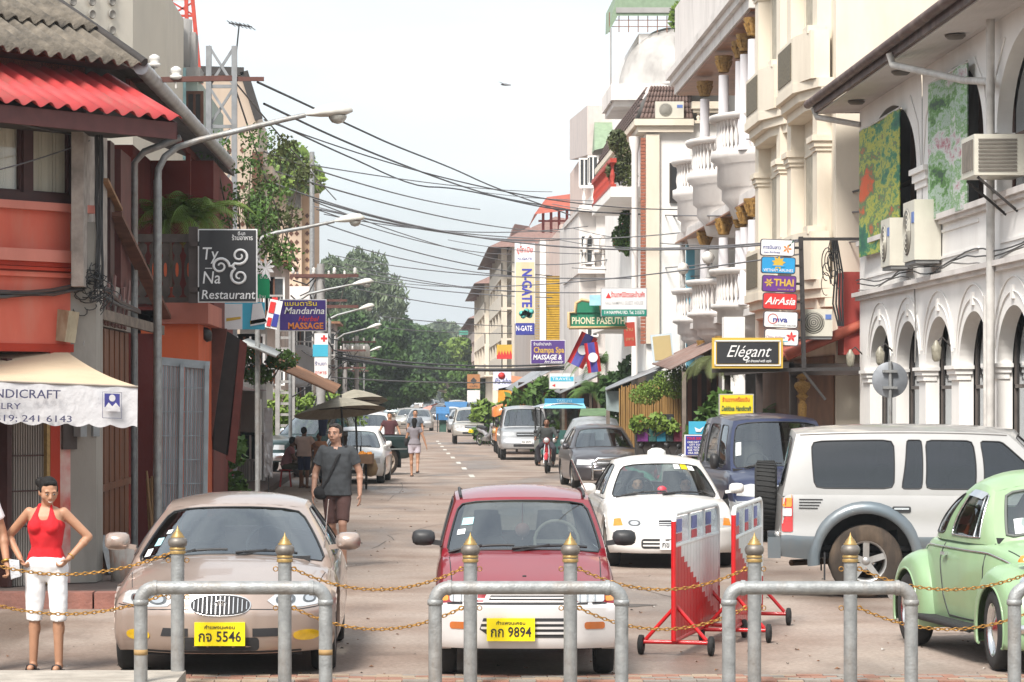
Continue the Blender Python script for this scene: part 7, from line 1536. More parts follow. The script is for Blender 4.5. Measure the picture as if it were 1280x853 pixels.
def far_car(kind,label,cat,px,pyc,rz,pm,name='parked_car',plate=None,detail=.55,gl=GLS,sx=1,sz=1,group='cars parked and driving down the street',lam=True,bull=False,sm=None):
 sp = scale_sp(KIND[kind],sx,sz);Y = GY(pyc);yf = sp['axles'][0];r = R(rz)
 X = PX(px,Y);c = Car(name,label,cat,(X+sin(r)*yf,Y-cos(r)*yf,0),r,sp,pm,group,detail)
 c.body();c.cabin(gl,sm or gl,gl);c.wheels('cap');w = sp['wid'][1][1];zt = sp['top'][0][1]
 d = MB();k = sp['cab'];d.box(-k['wr']*1.1,k['wr']*1.1,k['b0']+.3,k['b1']-.3,zt-.1,zt+.12)
 for sx_ in (-1,1):d.box(sx_*.32-.2,sx_*.32+.2,k['b0']+.95,k['b0']+1.1,zt+.1,k['rz']-.2)
 d.build('seats',DARK,c.root)
 c.stick('headlight',[(-w*.93,zt-.15),(-w*.9,zt-.02),(-w*.45,zt-.03),(-w*.42,zt-.15)],'f',LENS,.01,both=True,step=.15)
 g = c.stick('grille',rrect(-w*.38,w*.38,zt-.17,zt-.03,.02),'f',BLK,.01,step=.15)
 c.stick('chrome_bar',rrect(-w*.36,w*.36,zt-.11,zt-.08,.01),'f',CHR,.018,step=.15,parent=g)
 zb = sp['bot'][0][1]
 c.stick('lower_grille',rrect(-w*.5,w*.5,zb+.06,zb+.15,.02),'f',BLK,.006,step=.15)
 if plate:c.plate(0,lerp(zb,zt,.42),.36,.16,plate,'','กข 2571')
 c.mirror(w*.99,k['b0']+.45,zt+.32 if kind != 'saloon' else .98,pm if kind == 'saloon' else BLK,.16,.15,.1)
 if bull:
  b = MB();b.tube([(-.42,-.10,zb+.02),(-.42,-.12,zt-.1),(-.3,-.12,zt),(.3,-.12,zt),(.42,-.12,zt-.1),(.42,-.10,zb+.02)],.035,8);b.tube([(-.42,-.12,zb+.25),(.42,-.12,zb+.25)],.025,6);b.build('bull_bar',CHR,c.root)
 return c
def street_cars():
 G = [paint('graphite',(.085,.08,.09),.3,.5),paint('silver',(.48,.49,.5),.3,.6),paint('white_far',(.75,.75,.74),.3),paint('bottle_green',(.02,.05,.05),.3,.3),paint('gold_silver',(.5,.48,.44),.3,.5),paint('black_far',(.03,.03,.04),.3)]
 far_car('saloon','dark grey estate car with chrome bull bar facing us behind the white saloon','car',757,610,3,G[0],plate=PLW,detail=.9,sz=1.08,bull=True)
 far_car('saloon','car wrapped in a silver-grey cover behind the dark grey estate car','car',748,600,0,paint('cover_grey',(.33,.35,.36),.5,.4,bump=.3),sz=1.18,gl=mat('cover_cloth',(.36,.38,.4),.5,.3,bump=.4))
 far_car('suv','silver off-road car with its nose pointing at us left of the motorcycle rider','off-road car',657,575,0,G[1],plate=PLW,detail=.9)
 far_car('suv','pale gold estate car with yellow plate driving at us further up the road','car',590,555,0,G[4],plate=PLY,sz=.9)
 far_car('suv','dark off-road car parked behind the pale gold estate car','off-road car',600,541,0,G[5])
 far_car('saloon','silver car in the row behind the pale gold estate car','car',577,541,0,G[1])
 far_car('saloon','white saloon parked behind the open bed of the green pickup','car',463,566,-4,G[2],sz=1.12)
 far_car('saloon','white saloon facing us beside the fruit cart and umbrellas','car',440,604,-3,G[2],detail=.9)
 far_car('saloon','silver saloon driving at us behind the walking woman','car',524,539,-2,G[1],name='moving_car')
 far_car('saloon','pale silver saloon following beside the other silver saloon','car',509,536,-2,G[4],name='moving_car')
 far_car('suv','pale blue-grey off-road car at the far left kerb under the trees','off-road car',491,522,-6,paint('blue_grey',(.35,.42,.45),.3,.3))
 far_car('saloon','distant grey car in the middle of the road beneath the trees','car',511,512,0,G[1],name='moving_car',detail=.4)
 far_car('suv','distant white van beside the red parasols','van',536,516,0,G[2],detail=.4)
 for i,(px,py,k_,c_) in enumerate(((545,511,'saloon',1),(530,511,'saloon',2),(558,514,'suv',5),(522,509,'suv',1),(572,528,'suv',4),(498,513,'saloon',2),(549,528,'saloon',0))):
  far_car(k_,('tiny silver saloon just left of the far red parasol','tiny white saloon in the distant traffic','small dark off-road car before the long blue stall roofs','tiny silver off-road car in the distant traffic','gold-silver off-road car squeezed into the right-hand row','tiny white saloon by the far left kerb','small grey saloon beside the blue cart roof')[i],'car',px,py,0,G[c_],detail=.4)
 far_car('saloon','white car farther back in the right-hand row','car',565,533,0,G[2])
 far_car('saloon','small silver car at the far end of the right-hand row','car',553,522,0,G[1],detail=.4)
 # green double-cab pickup parked across the kerb
 sp = KIND['pickup'];c = Car('pickup_truck','dark green double-cab pickup parked nose-in at an angle by the left kerb','pickup',(-4.2,77.8,0),R(-46),scale_sp(sp,1.04,1.03),G[3],None,.9)
 c.body();c.cabin(GLS,GLL,GLS);c.interior();c.wheels('spoke',tyre_w=.25,rimm=mat('dusty_rim',(.4,.33,.27),.7),tm=_m.get('muddy_rubber'))
 c.stick('headlight',[(-.78,.75),(-.76,.88),(-.45,.88),(-.43,.75)],'f',LENS,.01,both=True);c.stick('grille',rrect(-.4,.4,.73,.88,.02),'f',CHR,.01)
 c.stick('bumper_strip',rrect(-.8,.8,.46,.66,.03),'f',CHR,.02,.04);c.stick('side_strip',rrect(.4,4.9,.70,.74,.01),'R',paint('trim_silver',(.3,.33,.33)),.006,step=.3)
 b = MB();b.box(-.78,.78,3.3,4.88,.62,.66);b.box(-.8,.8,4.9,4.96,.62,1.08);b.build('load_bed',BLK,c.root)
 c.stick('tail_light',rrect(4.84,4.96,.75,.98,.02),'R',REDL,.01)
 m = MB();m.box(.62,.86,4.42,4.435,.2,.6);m.build('mudflap',BLK,c.root);c.mirror(.9,1.65,1.22,CHR,.16,.2,.1)
def wheel_simple(par,x,y,r,w=.08,rim=RIM,spokes=14,name='wheel'):
 e = bpy.data.objects.new(name,None);COL.objects.link(e);e.parent = par;e.location = (x,y,r)
 t = MB();t.tube([(0,cos(a)*(r-w/2),sin(a)*(r-w/2)) for a in np.linspace(0,2*pi,25)],w/2,8,False);t.build('tyre',RUB,e)
 t = MB();t.tube([(0,cos(a)*(r-w*1.05),sin(a)*(r-w*1.05)) for a in np.linspace(0,2*pi,25)],w*.16,5,False);t.lathe([(0,-.04),(.035,-.04),(.035,.04),(0,.04)],8,axis='x')
 for i in range(spokes):a = 2*pi*i/spokes;t.bar((0,0,0),(0,cos(a)*(r-w),sin(a)*(r-w)),.006 if spokes > 8 else .02)
 t.build('rim',rim,e);return e
def motorcycle(label,x,y,rz,m,group=None,stand=True):
 r = thing('motorcycle',label,'motorcycle',(x,y,0),rz,group)
 wheel_simple(r,0,0,.29);wheel_simple(r,0,1.22,.29)
 b = MB()                                      # step-through body: leg shields, seat, tail
 b.tube([(0,.22,.86),(0,.20,.7),(0,.3,.5),(0,.52,.38),(0,.7,.4)],[.06,.09,.09,.09,.09],8)
 b.tube([(0,.6,.45),(0,.8,.62),(0,1.15,.7),(0,1.45,.76)],[.09,.11,.12,.04],8)
 b.lathe([(0,-.13),(.07,-.10),(.10,0),(.09,.06),(.05,.1)],12,Matrix.Translation((0,.1,.92)),'y');b.build('bodywork',m,r)
 b = MB();b.tube([(0,.02,.56),(0,-.14,.5),(0,-.27,.38)],[.05,.07,.04],8);b.build('front_mudguard',m,r)
 for sx in (-1,1):
  f = MB();f.tube([(sx*.07,0,.29),(sx*.07,.12,.62),(sx*.04,.18,.85)],.022,6);f.build('fork',CHR,r)
  f = MB();f.tube([(0,.2,.95),(sx*.18,.2,1.0),(sx*.33,.3,.98)],.014,6);f.build('handlebar',BLK,r)
  f = MB();f.tube([(sx*.2,.2,1.0),(sx*.3,.17,1.16)],.008,5);f.lathe([(0,-.01),(.055,-.008),(.055,.01),(0,.012)],10,Matrix.Translation((sx*.32,.17,1.19)),'y');f.build('mirror',BLK,r)
 s = MB();s.tube([(0,.6,.76),(0,.9,.78),(0,1.3,.82)],[.08,.12,.10],8);s.build('seat',BLK,r)
 e = MB();e.box(-.11,.11,.45,.8,.22,.4);e.tube([(.12,.5,.25),(.14,.9,.22),(.14,1.5,.32)],.035,7);e.build('engine',RIM,r)
 h = MB();h.lathe([(0,-.035),(.055,-.03),(.075,0)],12,Matrix.Translation((0,-.01,.94)),'y');h.build('headlight',LENS,r)
 if stand:h = MB();h.bar((.05,.7,.3),(.22,.75,0),.02);h.build('side_stand',RIM,r)
 return r
def tuktuk():
 pm = paint('tuk_blue',(.05,.28,.5),.4);gm = paint('tuk_green',(.03,.10,.09),.4)
 Y = 88.;r = thing('tuk_tuk','three-wheeled passenger taxi with blue roof board and black frame behind the rider','tuk-tuk',(PX(705,Y),Y,0),R(2))
 wheel_simple(r,0,.1,.3,.14,spokes=5);wheel_simple(r,-.62,2.6,.3,.14,spokes=5);wheel_simple(r,.62,2.6,.3,.14,spokes=5)
 b = MB();b.add([(-.5,-.1,.45),(.5,-.1,.45),(.62,.5,.45),(-.62,.5,.45),(-.42,-.05,1.15),(.42,-.05,1.15),(.6,.5,1.15),(-.6,.5,1.15)],[(0,1,5,4),(1,2,6,5),(2,3,7,6),(3,0,4,7),(4,5,6,7),(3,2,1,0)]);b.build('front_cowl',gm,r)
 b = MB();b.box(-.66,.66,.5,3.1,.4,.55);b.box(-.68,-.62,1.0,3.1,.5,1.0);b.box(.62,.68,1.0,3.1,.5,1.0);b.build('body',gm,r)
 for sx in (-1,1):
  for y in (.0,.95,3.05):p = MB();p.bar((sx*(.48 if y < .5 else .64),y,.9),(sx*(.58 if y < .5 else .64),y,1.85),.05);p.build('frame_post',BLK,r)
  l = MB();l.lathe([(0,-.03),(.07,-.02),(.08,.02)],12,Matrix.Translation((sx*.3,-.1,.85)),'y');l.build('headlight',LENS,r)
 g = MB();g.add([(-.46,-.03,1.17),(.46,-.03,1.17),(.54,.0,1.82),(-.54,.0,1.82)],[(0,1,2,3)]);g.build('windscreen',GLL,r)
 p = MB();n = 9
 vs = [(x*.74,y,1.85+.14*(1-x*x)) for y in (-.15,3.2) for x in np.linspace(-1,1,n)];p.add(vs+[(v[0],v[1],v[2]-.04) for v in vs],[(i,i+1,n+i+1,n+i) for i in range(n-1)]+[(i+18,i+19,n+i+19,n+i+18) for i in range(n-1)]+[(i,i+1,i+19,i+18) for i in range(n-1)],True);p.build('roof',CHR,r)
 s = MB();s.box(-.6,.6,-.1,-.05,1.97,2.12);so_ = s.build('roof_board',pm,r);s = MB();s.add([(-.66,-.2,1.82),(.66,-.2,1.82),(.6,-.1,1.97),(-.6,-.1,1.97)],[(0,1,2,3)]);s.build('visor',paint('tuk_light',(.2,.5,.65)),r)
 text('TAXI ลาว',.12,Mx((0,-.105,2.045),(1,0,0),(0,0,1)),mat('sign_pale_blue',(.4,.7,.85),.6),so_)
 f = MB();f.tube([(0,-.05,1.0),(0,.1,.3)],.03,6);f.tube([(-.18,-.1,.62),(0,-.25,.68),(.18,-.1,.62)],.05,6);f.build('front_fork',BLK,r)
 # orange passenger truck behind the silver off-roader
 Y = 108.;om = paint('orange',(.65,.2,.04),.45);r = thing('passenger_truck','orange-roofed passenger truck hidden behind the silver off-road car','truck',(PX(648,Y),Y,0),R(0))
 b = MB();b.box(-.85,.85,.3,4.5,.5,1.0);b.build('body',om,r);b = MB();vs = [(x*.88,y,1.75+.2*(1-x*x)) for y in (.2,4.6) for x in np.linspace(-1,1,9)];vs = vs[:9]+vs[9:]
 b.add(vs+[(v[0],v[1],v[2]-.35) for v in vs],[(i,i+1,10+i,9+i) for i in range(8)]+[(0,9,27,18),(8,17,35,26)]+[(i,i+1,19+i,18+i) for i in range(8)],True);b.build('roof',om,r)
 for sx in (-1,1):
  for y in (.35,4.4):p = MB();p.bar((sx*.82,y,.9),(sx*.82,y,1.8),.06);p.build('post',BLK,r)
  for y in (.9,3.7):wheel_simple(r,sx*.75,y,.32,.16,spokes=5)
# ================================================================== people
SK = {'tan':mat('skin_tan',(.43,.225,.135),.55,var=.12,scale=12),'fair':mat('skin_fair',(.48,.27,.19),.5,var=.12,scale=12),'brown':mat('skin_brown',(.22,.10,.055),.55,var=.12,scale=12)}
HAIR = mat('hair_black',(.010,.008,.007),.65,var=.4,scale=30,bump=.5,bscale=60,streak=.3,spec=.25)
EYEW = mat('eye_white',(.38,.34,.31),.3);LIP = mat('lips',(.35,.08,.07),.5);TEETH = mat('teeth',(.75,.72,.66),.3)
def cloth(n,c,**k):return mat('cloth_'+n,c,.9,var=k.pop('var',.18),scale=5,bump=.45,bscale=9,**k)
class Blob:
 """overlapping tapered shapes fused into one continuous surface"""
 def __init__(s):s.m = MB()
 def cap(s,a,b,ra,rb,flat=False,n=14):
  a,b = Vector(a),Vector(b);ln = (b-a).length
  if flat:s.m.tube([a,b],[ra,rb],n);return s
  t = (b-a).normalized();pts = [a-t*ra,a-t*ra*.8,a-t*ra*.45,a,b,b+t*rb*.45,b+t*rb*.8,b+t*rb]
  s.m.tube(pts,[ra*.05,ra*.6,ra*.9,ra,rb,rb*.9,rb*.6,rb*.05],n);return s
 def ell(s,c,r,rot=None,n=14):
  M = Matrix.Translation(c) @ (rot.to_4x4() if rot else Matrix.Identity(4)) @ Matrix.Diagonal((*r,1))
  s.m.lathe([(max(.02,sin(t)),-cos(t)) for t in np.linspace(0,pi,11)],n,M);
  k = len(s.m.v);s.m.add([M @ Vector((.02*cos(a),.02*sin(a),z)) for z in (-1,1) for a in np.linspace(0,2*pi,5)[:-1]],[(3,2,1,0),(4,5,6,7)]);return s
 def loft(s,rings,n=20,p=2.3):
  """rings (centre, rx, ry[, x direction])"""
  vs = []
  for r in rings:
   c = Vector(r[0]);xa = Vector(r[3]) if len(r) > 3 else Vector((1,0,0));ya = Vector(r[4]) if len(r) > 4 else Vector((0,1,0))
   for k in range(n):
    t = 2*pi*k/n;cx = math.copysign(abs(cos(t))**(2/p),cos(t));cy = math.copysign(abs(sin(t))**(2/p),sin(t));vs.append(c+xa*cx*r[1]+ya*cy*r[2])
  m = len(rings);s.m.add(vs,[(i*n+k,i*n+(k+1)%n,(i+1)*n+(k+1)%n,(i+1)*n+k) for i in range(m-1) for k in range(n)]+[tuple(range(n-1,-1,-1)),tuple(range((m-1)*n,m*n))],True);return s
 def build(s,name,m,parent,vox=.012,sm=3,label=None,fold=0,fold_scale=7):
  me = bpy.data.meshes.new('t');me.from_pydata(s.m.v,[],s.m.f)
  bm = bmesh.new();bm.from_mesh(me);bmesh.ops.remove_doubles(bm,verts=bm.verts,dist=1e-5);bmesh.ops.recalc_face_normals(bm,faces=bm.faces);bm.to_mesh(me);bm.free()
  o = bpy.data.objects.new('t',me);COL.objects.link(o)
  r = o.modifiers.new('r','REMESH');r.mode = 'VOXEL';r.voxel_size = vox;r.use_smooth_shade = True
  q = o.modifiers.new('s','SMOOTH');q.factor = .5;q.iterations = sm
  if fold:
   tx = bpy.data.textures.new('folds','CLOUDS');tx.noise_scale = 1/fold_scale;tx.noise_depth = 1
   dm = o.modifiers.new('d','DISPLACE');dm.texture = tx;dm.strength = fold;dm.mid_level = .5;dm.texture_coords = 'LOCAL'
  n = bpy.data.meshes.new_from_object(o.evaluated_get(bpy.context.evaluated_depsgraph_get()));bpy.data.objects.remove(o)
  n.name = name;n.materials.clear();n.materials.append(m);n.polygons.foreach_set('use_smooth',[True]*len(n.polygons))
  o = bpy.data.objects.new(name,n);COL.objects.link(o);att(o,parent)
  if label:o['label'] = label
  return o
def person(label,loc,rz,H=1.7,skin='tan',J=None,top=None,bottom=None,shoes=None,hair=None,female=False,vox=.011,sleeves=.55,leg_to=.9,face=True,
   halter=False,bun=False,long_hair=False,top_lo=None,fat=1.0,yaw=0,pitch=0,grip=('relax','relax'),group=None,polo=False,wide=1.0):
 root = thing('person',label,'person',loc,rz,group)
 k = H/1.7;sh = (.165 if female else .19)*wide;hp = .095 if female else .085
 j = dict(pelvis=(0,0,.93),waist=(0,0,1.08),chest=(0,.01,1.27),neck=(0,0,1.44),head=(0,.015,1.575),
    sl=(-sh,0,1.385),sr=(sh,0,1.385),el=(-sh-.06,-.02,1.11),er=(sh+.06,-.02,1.11),wl=(-sh-.07,.06,.88),wr=(sh+.07,.06,.88),
    hl=(-hp,0,.90),hr=(hp,0,.90),kl=(-hp-.005,.01,.49),kr=(hp+.005,.01,.49),al=(-hp-.01,-.02,.08),ar=(hp+.01,-.02,.08))
 j.update(J or {});j = {a:Vector(b)*k for a,b in j.items()};f = k*fat
 S_ = SK[skin];b = Blob()
 up = (j['neck']-j['pelvis']).normalized();xa = (j['sr']-j['sl']).normalized();ya = up.cross(xa).normalized()
 def torso(B,g=0,lo='pelvis',hi=None,neck=True):
  pw,pd = (.165 if female else .155)*f+g,(.115)*f+g
  ww,wd_ = (.120 if female else .145)*f+g,.095*f+g
  cw,cdp = (.148 if female else .172)*f+g,(.112 if female else .115)*f+g
  hipc = (j['hl']+j['hr'])/2
  rings = [(hipc-up*.06*k,pw*.8,pd*.9,xa,ya),(hipc+up*.03*k,pw,pd,xa,ya),(j['waist'],ww,wd_,xa,ya),(j['chest'],cw,cdp,xa,ya),
     (lerp(j['chest'],j['neck'],.5),cw*.98,cdp*.92,xa,ya),(lerp(j['chest'],j['neck'],.76),sh*k*.92+g,.075*f+g,xa,ya),(lerp(j['chest'],j['neck'],.88),sh*k*.66+g,.066*f+g,xa,ya),(lerp(j['chest'],j['neck'],.97),.08*f+g,.058*f+g,xa,ya)]
  return rings[(0 if lo == 'pelvis' else 2):]
 b.loft(torso(b))
 if female:
  for sx in (-1,1):b.ell(j['chest']+xa*sx*.072*k+ya*.078*f+up*.0,(.062*f,.058*f,.062*f))
 b.cap(j['neck']-up*.04*k,lerp(j['neck'],j['head'],.6),.054*k if female else .062*k,.05*k if female else .058*k)
 # head, in its own turned frame
 hr = Matrix.Rotation(yaw,3,'Z') @ Matrix.Rotation(pitch,3,'X');hc = j['head']
 hd = lambda x,y,z:hc + hr @ Vector((x*k,y*k,z*k))
 b.ell(hd(0,-.012,.035),(.076*k,.094*k,.085*k),hr);b.ell(hd(0,.02,-.02),(.066*k,.072*k,.088*k),hr);b.ell(hd(0,.042,-.075),(.036*k,.036*k,.032*k),hr)
 for sx in (-1,1):b.ell(hd(sx*.04,.045,-.025),(.028*k,.03*k,.035*k),hr)
 if face:
  b.cap(hd(0,.088,.012),hd(0,.103,-.022),.008*k,.0135*k)
  for sx in (-1,1):b.ell(hd(sx*.078,-.005,-.01),(.010*k,.02*k,.032*k),hr);b.ell(hd(sx*.012,.094,-.026),(.009*k,.01*k,.008*k),hr)
  b.cap(hd(-.02,.088,-.055),hd(.02,.088,-.055),.007*k,.007*k)
  b.cap(hd(-.045,.078,.03),hd(.045,.078,.03),.010*k,.010*k)
 for s_,a,e,w in ((-1,'sl','el','wl'),(1,'sr','er','wr')):
  ru,re,rw_ = ((.044,.036,.024) if female else (.052,.042,.028))
  b.cap(j[a]-xa*s_*.012,j[e],ru*f,re*f);b.cap(j[e],j[w],re*f*.98,rw_*f)
  b.ell(lerp(j[e],j[w],.25),(re*1.06*f,)*3)
  # hand: palm, thumb, four curled fingers
  dr = (j[w]-j[e]).normalized();side = dr.cross(Vector((0,1,0)));side = side.normalized() if side.length > .1 else Vector((1,0,0));nrm = side.cross(dr).normalized()
  if s_ > 0:side = -side if side.dot(xa) > 0 else side
  else:side = -side if side.dot(xa) < 0 else side           # palm faces the thigh: width runs fore-and-aft
  wd2 = Vector((0,1,0));wd2 = (wd2-dr*wd2.dot(dr)).normalized() if abs(dr.y) < .9 else Vector((1,0,0));pn = dr.cross(wd2).normalized();pn = pn if pn.dot(xa)*s_ < 0 else -pn
  pc = j[w]+dr*.05*k;R3 = Matrix((wd2,pn,dr)).transposed();b.ell(pc,(.040*k,.017*k,.05*k),R3)
  curl = .5 if grip[0 if s_ < 0 else 1] == 'relax' else 1.5
  for i,(off,ln) in enumerate(((.029,.068),(.010,.076),(-.010,.070),(-.028,.055))):
   p0 = j[w]+dr*.085*k+wd2*off*k;d1 = (dr*cos(curl*.4)+pn*sin(curl*.4));d2 = (dr*cos(curl)+pn*sin(curl));d3 = (dr*cos(curl*1.6)+pn*sin(curl*1.6))
   p1 = p0+d1*ln*.45*k;p2 = p1+d2*ln*.32*k;p3 = p2+d3*ln*.25*k
   b.cap(p0,p1,.0095*k,.0088*k,n=8);b.cap(p1,p2,.0088*k,.008*k,n=8);b.cap(p2,p3,.008*k,.0068*k,n=8)
  t0 = j[w]+dr*.03*k+wd2*.028*k;t1 = t0+(dr*.55+wd2*.6+pn*.3).normalized()*.038*k;t2 = t1+(dr*.9+wd2*.15+pn*.4).normalized()*.032*k
  b.cap(t0,t1,.013*k,.011*k,n=8);b.cap(t1,t2,.0105*k,.008*k,n=8)
 for s_,h,kn,an in ((-1,'hl','kl','al'),(1,'hr','kr','ar')):
  b.cap(j[h],j[kn],.082*f,.053*f);b.cap(j[kn],j[an],.050*f,.034*f);b.ell(lerp(j[kn],j[an],.28)-ya*.012*k,(.052*f,.055*f,.09*f))
  ft = Vector((0,1,0));b.cap(j[an]-ft*.03*k-up*.035*k,j[an]+ft*.13*k-Vector((0,0,.05*k)),.034*k,.028*k);b.cap(j[an],j[an]-Vector((0,0,.03*k)),.034*k,.036*k)
 b.build('body',S_,root,vox,2)
 vc = vox*1.05
 if top:
  c = Blob();g = .014*k
  rg = torso(c,g)
  if halter:
   g2 = .010*k;rg = torso(c,g2);rg = [(lerp(rg[2][0],rg[1][0],.8),rg[1][1]*.94,rg[1][2]*.98,xa,ya),(rg[2][0],rg[2][1],rg[2][2],xa,ya),(rg[3][0],rg[3][1]*1.0,rg[3][2],xa,ya),(rg[3][0]+up*.05*k,rg[3][1]*.88,rg[3][2]*.93,xa,ya)];c.loft(rg)
   for sx in (-1,1):
    c.ell(j['chest']+xa*sx*.072*k+ya*.085*f,(.068*f,.062*f,.07*f))
    c.cap(j['chest']+xa*sx*.075*k+ya*.10*f+up*.03*k,j['neck']+xa*sx*.050*k+ya*.035*k+up*.005*k,.042*k,.017*k)
    c.cap(j['neck']+xa*sx*.050*k+ya*.035*k+up*.005*k,j['neck']-ya*.055*k+up*.025*k,.016*k,.014*k)
  else:
   lo = top_lo if top_lo is not None else -.02;hipc = (j['hl']+j['hr'])/2
   rg[0] = (hipc+up*lo*k,rg[1][1]*1.12,rg[1][2]*1.16,xa,ya);rg[1] = (rg[1][0],rg[1][1]*1.08,rg[1][2]*1.12,xa,ya)
   if lo > .02:rg.pop(1)
   rg[2 if len(rg) > 6 else 1] = (j['waist'],rg[1][1]*(.86 if female else .97),rg[1][2]*.93,xa,ya)
   c.loft(rg)
   if female:
    for sx in (-1,1):c.ell(j['chest']+xa*sx*.072*k+ya*.08*f,(.068*f,.062*f,.068*f))
   for s_,a,e,w in ((-1,'sl','el','wl'),(1,'sr','er','wr')):
    ru = .048 if female else .060;en = lerp(j[a],j[e],min(1,sleeves));j0 = j[a]-up*.006*k-xa*s_*.010*k;c.ell(j0,(ru*1.13*f,)*3);c.cap(j0,en,ru*1.08*f,ru*1.16*f,flat=True)
    if sleeves > 1:c.cap(j[e],lerp(j[e],j[w],sleeves-1),ru*.95*f,ru*.78*f,flat=True);c.ell(j[e],(ru*.98*f,)*3)
  t_ = c.build('top',top,root,vc,2,fold=(.014 if vox > .012 else .024)*k,fold_scale=9)
  if polo:
   for sx in (-1,1):
    q = MB();n = j['neck'];pts = [n+xa*sx*.0+ya*-.06*k+up*.035*k,n+xa*sx*.062*k-ya*.03*k+up*.03*k,n+xa*sx*.075*k+ya*.03*k+up*.005*k,n+xa*sx*.03*k+ya*.082*k-up*.055*k]
    dn = [p-up*.035*k+xa*sx*.018*k+ya*.006*k for p in pts];q.add(pts+dn,[(i,i+1,5+i,4+i) for i in range(3)],True);cl = q.build('collar',top,t_)
    m_ = cl.modifiers.new('t','SOLIDIFY');m_.thickness = .006
   q = MB();n = j['neck'];v = [n+xa*-.028*k+ya*.076*k-up*.01*k,n+xa*.028*k+ya*.076*k-up*.01*k,n+ya*.125*k-up*.125*k];
   q.add(v,[(0,1,2)]);q.build('open_neck',S_,t_)
   for dz in (.135,.17):
    q = MB();q.ell = None;q.lathe([(0,.004),(.007,.003),(.007,0)],8,Matrix.Translation(n+ya*(.118 if dz < .15 else .13)*k-up*dz*k),'y');q.build('button',EYEW,t_)
 if bottom:
  c = Blob();g = .018*k;rg = torso(c,g);hipc = (j['hl']+j['hr'])/2
  c.loft([(hipc-up*.12*k,rg[0][1]*.6,rg[0][2]*.5,xa,ya),(hipc-up*.05*k,rg[0][1]*1.0,rg[0][2]*.9,xa,ya),(hipc+up*.03*k,rg[1][1],rg[1][2],xa,ya)]+([(hipc+up*.10*k,rg[1][1]*.80,rg[1][2]*.88,xa,ya)] if halter or top_lo else []))
  for h,kn,an in (('hl','kl','al'),('hr','kr','ar')):
   if leg_to <= 1:en = lerp(j[h],j[kn],leg_to);c.ell(j[h],(.096*f,)*3);c.cap(j[h],en,.098*f,(.076 if leg_to > .7 else .088)*f,flat=True)
   else:
    en = lerp(j[kn],j[an],leg_to-1);c.ell(j[h],(.094*f,)*3);c.cap(j[h],j[kn],.096*f,.070*f);c.cap(j[kn],en,.071*f,(.068 if leg_to < 1.6 else .060)*f,flat=True)
  c.build('trousers' if leg_to > 1 else 'shorts',bottom,root,vc,7 if vox < .012 else 3,fold=(.010 if vox > .012 else .018)*k,fold_scale=8)
 if shoes:
  for an in ('al','ar'):
   c = Blob();p = j[an];c.cap(p+Vector((0,-.04*k,-.062*k)),p+Vector((0,.15*k,-.066*k)),.036*k,.036*k)
   if shoes is not True and 'sandal' in shoes.name:
    q = MB();q.prism([(x*.042*k*(1.1 if y > .05 else .9)+p.x,y*k+p.y) for x,y in ((-1,-.07),(1,-.07),(1.1,.06),(.9,.17),(0,.2),(-.9,.17),(-1.1,.06))],.022*k,z0=p.z-.095*k+.005);q.tube([p+Vector((x*k,y*k,z*k)) for x,y,z in ((-.045,.07,-.07),(-.03,.09,-.03),(0,.1,-.02),(.03,.09,-.03),(.045,.07,-.07))],.012*k,6);q.build('sandal',shoes,root)
   else:c.build('shoe',shoes,root,vox,2)
 hm = hair or HAIR;c = Blob()
 c.ell(hd(0,-.025,.048),(.083*k,.092*k,.082*k),hr);c.ell(hd(0,-.05,.0),(.078*k,.065*k,.075*k),hr);c.cap(hd(-.04,.048,.094),hd(.04,.048,.094),.018*k,.018*k)
 if bun:c.ell(hd(.055,-.10,.05),(.046*k,.046*k,.046*k),hr)
 if long_hair:c.cap(hd(0,-.06,.0),hd(0,-.07,-.13),.07*k,.055*k)
 for sx in (-1,1):c.ell(hd(sx*.07,-.015,.02),(.016*k,.04*k,.045*k),hr)
 c.build('hair',hm,root,vox,2)
 if face:
  for sx in (-1,1):
   q = MB();q.lathe([(.002,.006),(.009,.004),(.012,0)],10,Matrix.Translation(hd(sx*.031,.0855,.008)) @ hr.to_4x4() @ Matrix.Diagonal((k,k,k*.5,1)),'y');e = q.build('eye',EYEW,root)
   q = MB();q.lathe([(.0005,.0085),(.007,.0065)],8,Matrix.Translation(hd(sx*.031,.0855,.008)) @ hr.to_4x4() @ Matrix.Diagonal((k,k,k*.9,1)),'y');q.build('iris',HAIR,e)
   q = MB();q.tube([hd(sx*.016,.091,.028),hd(sx*.032,.091,.034),hd(sx*.050,.080,.028)],.0025*k,5);q.build('eyebrow',HAIR,root)
 return root,j,hd
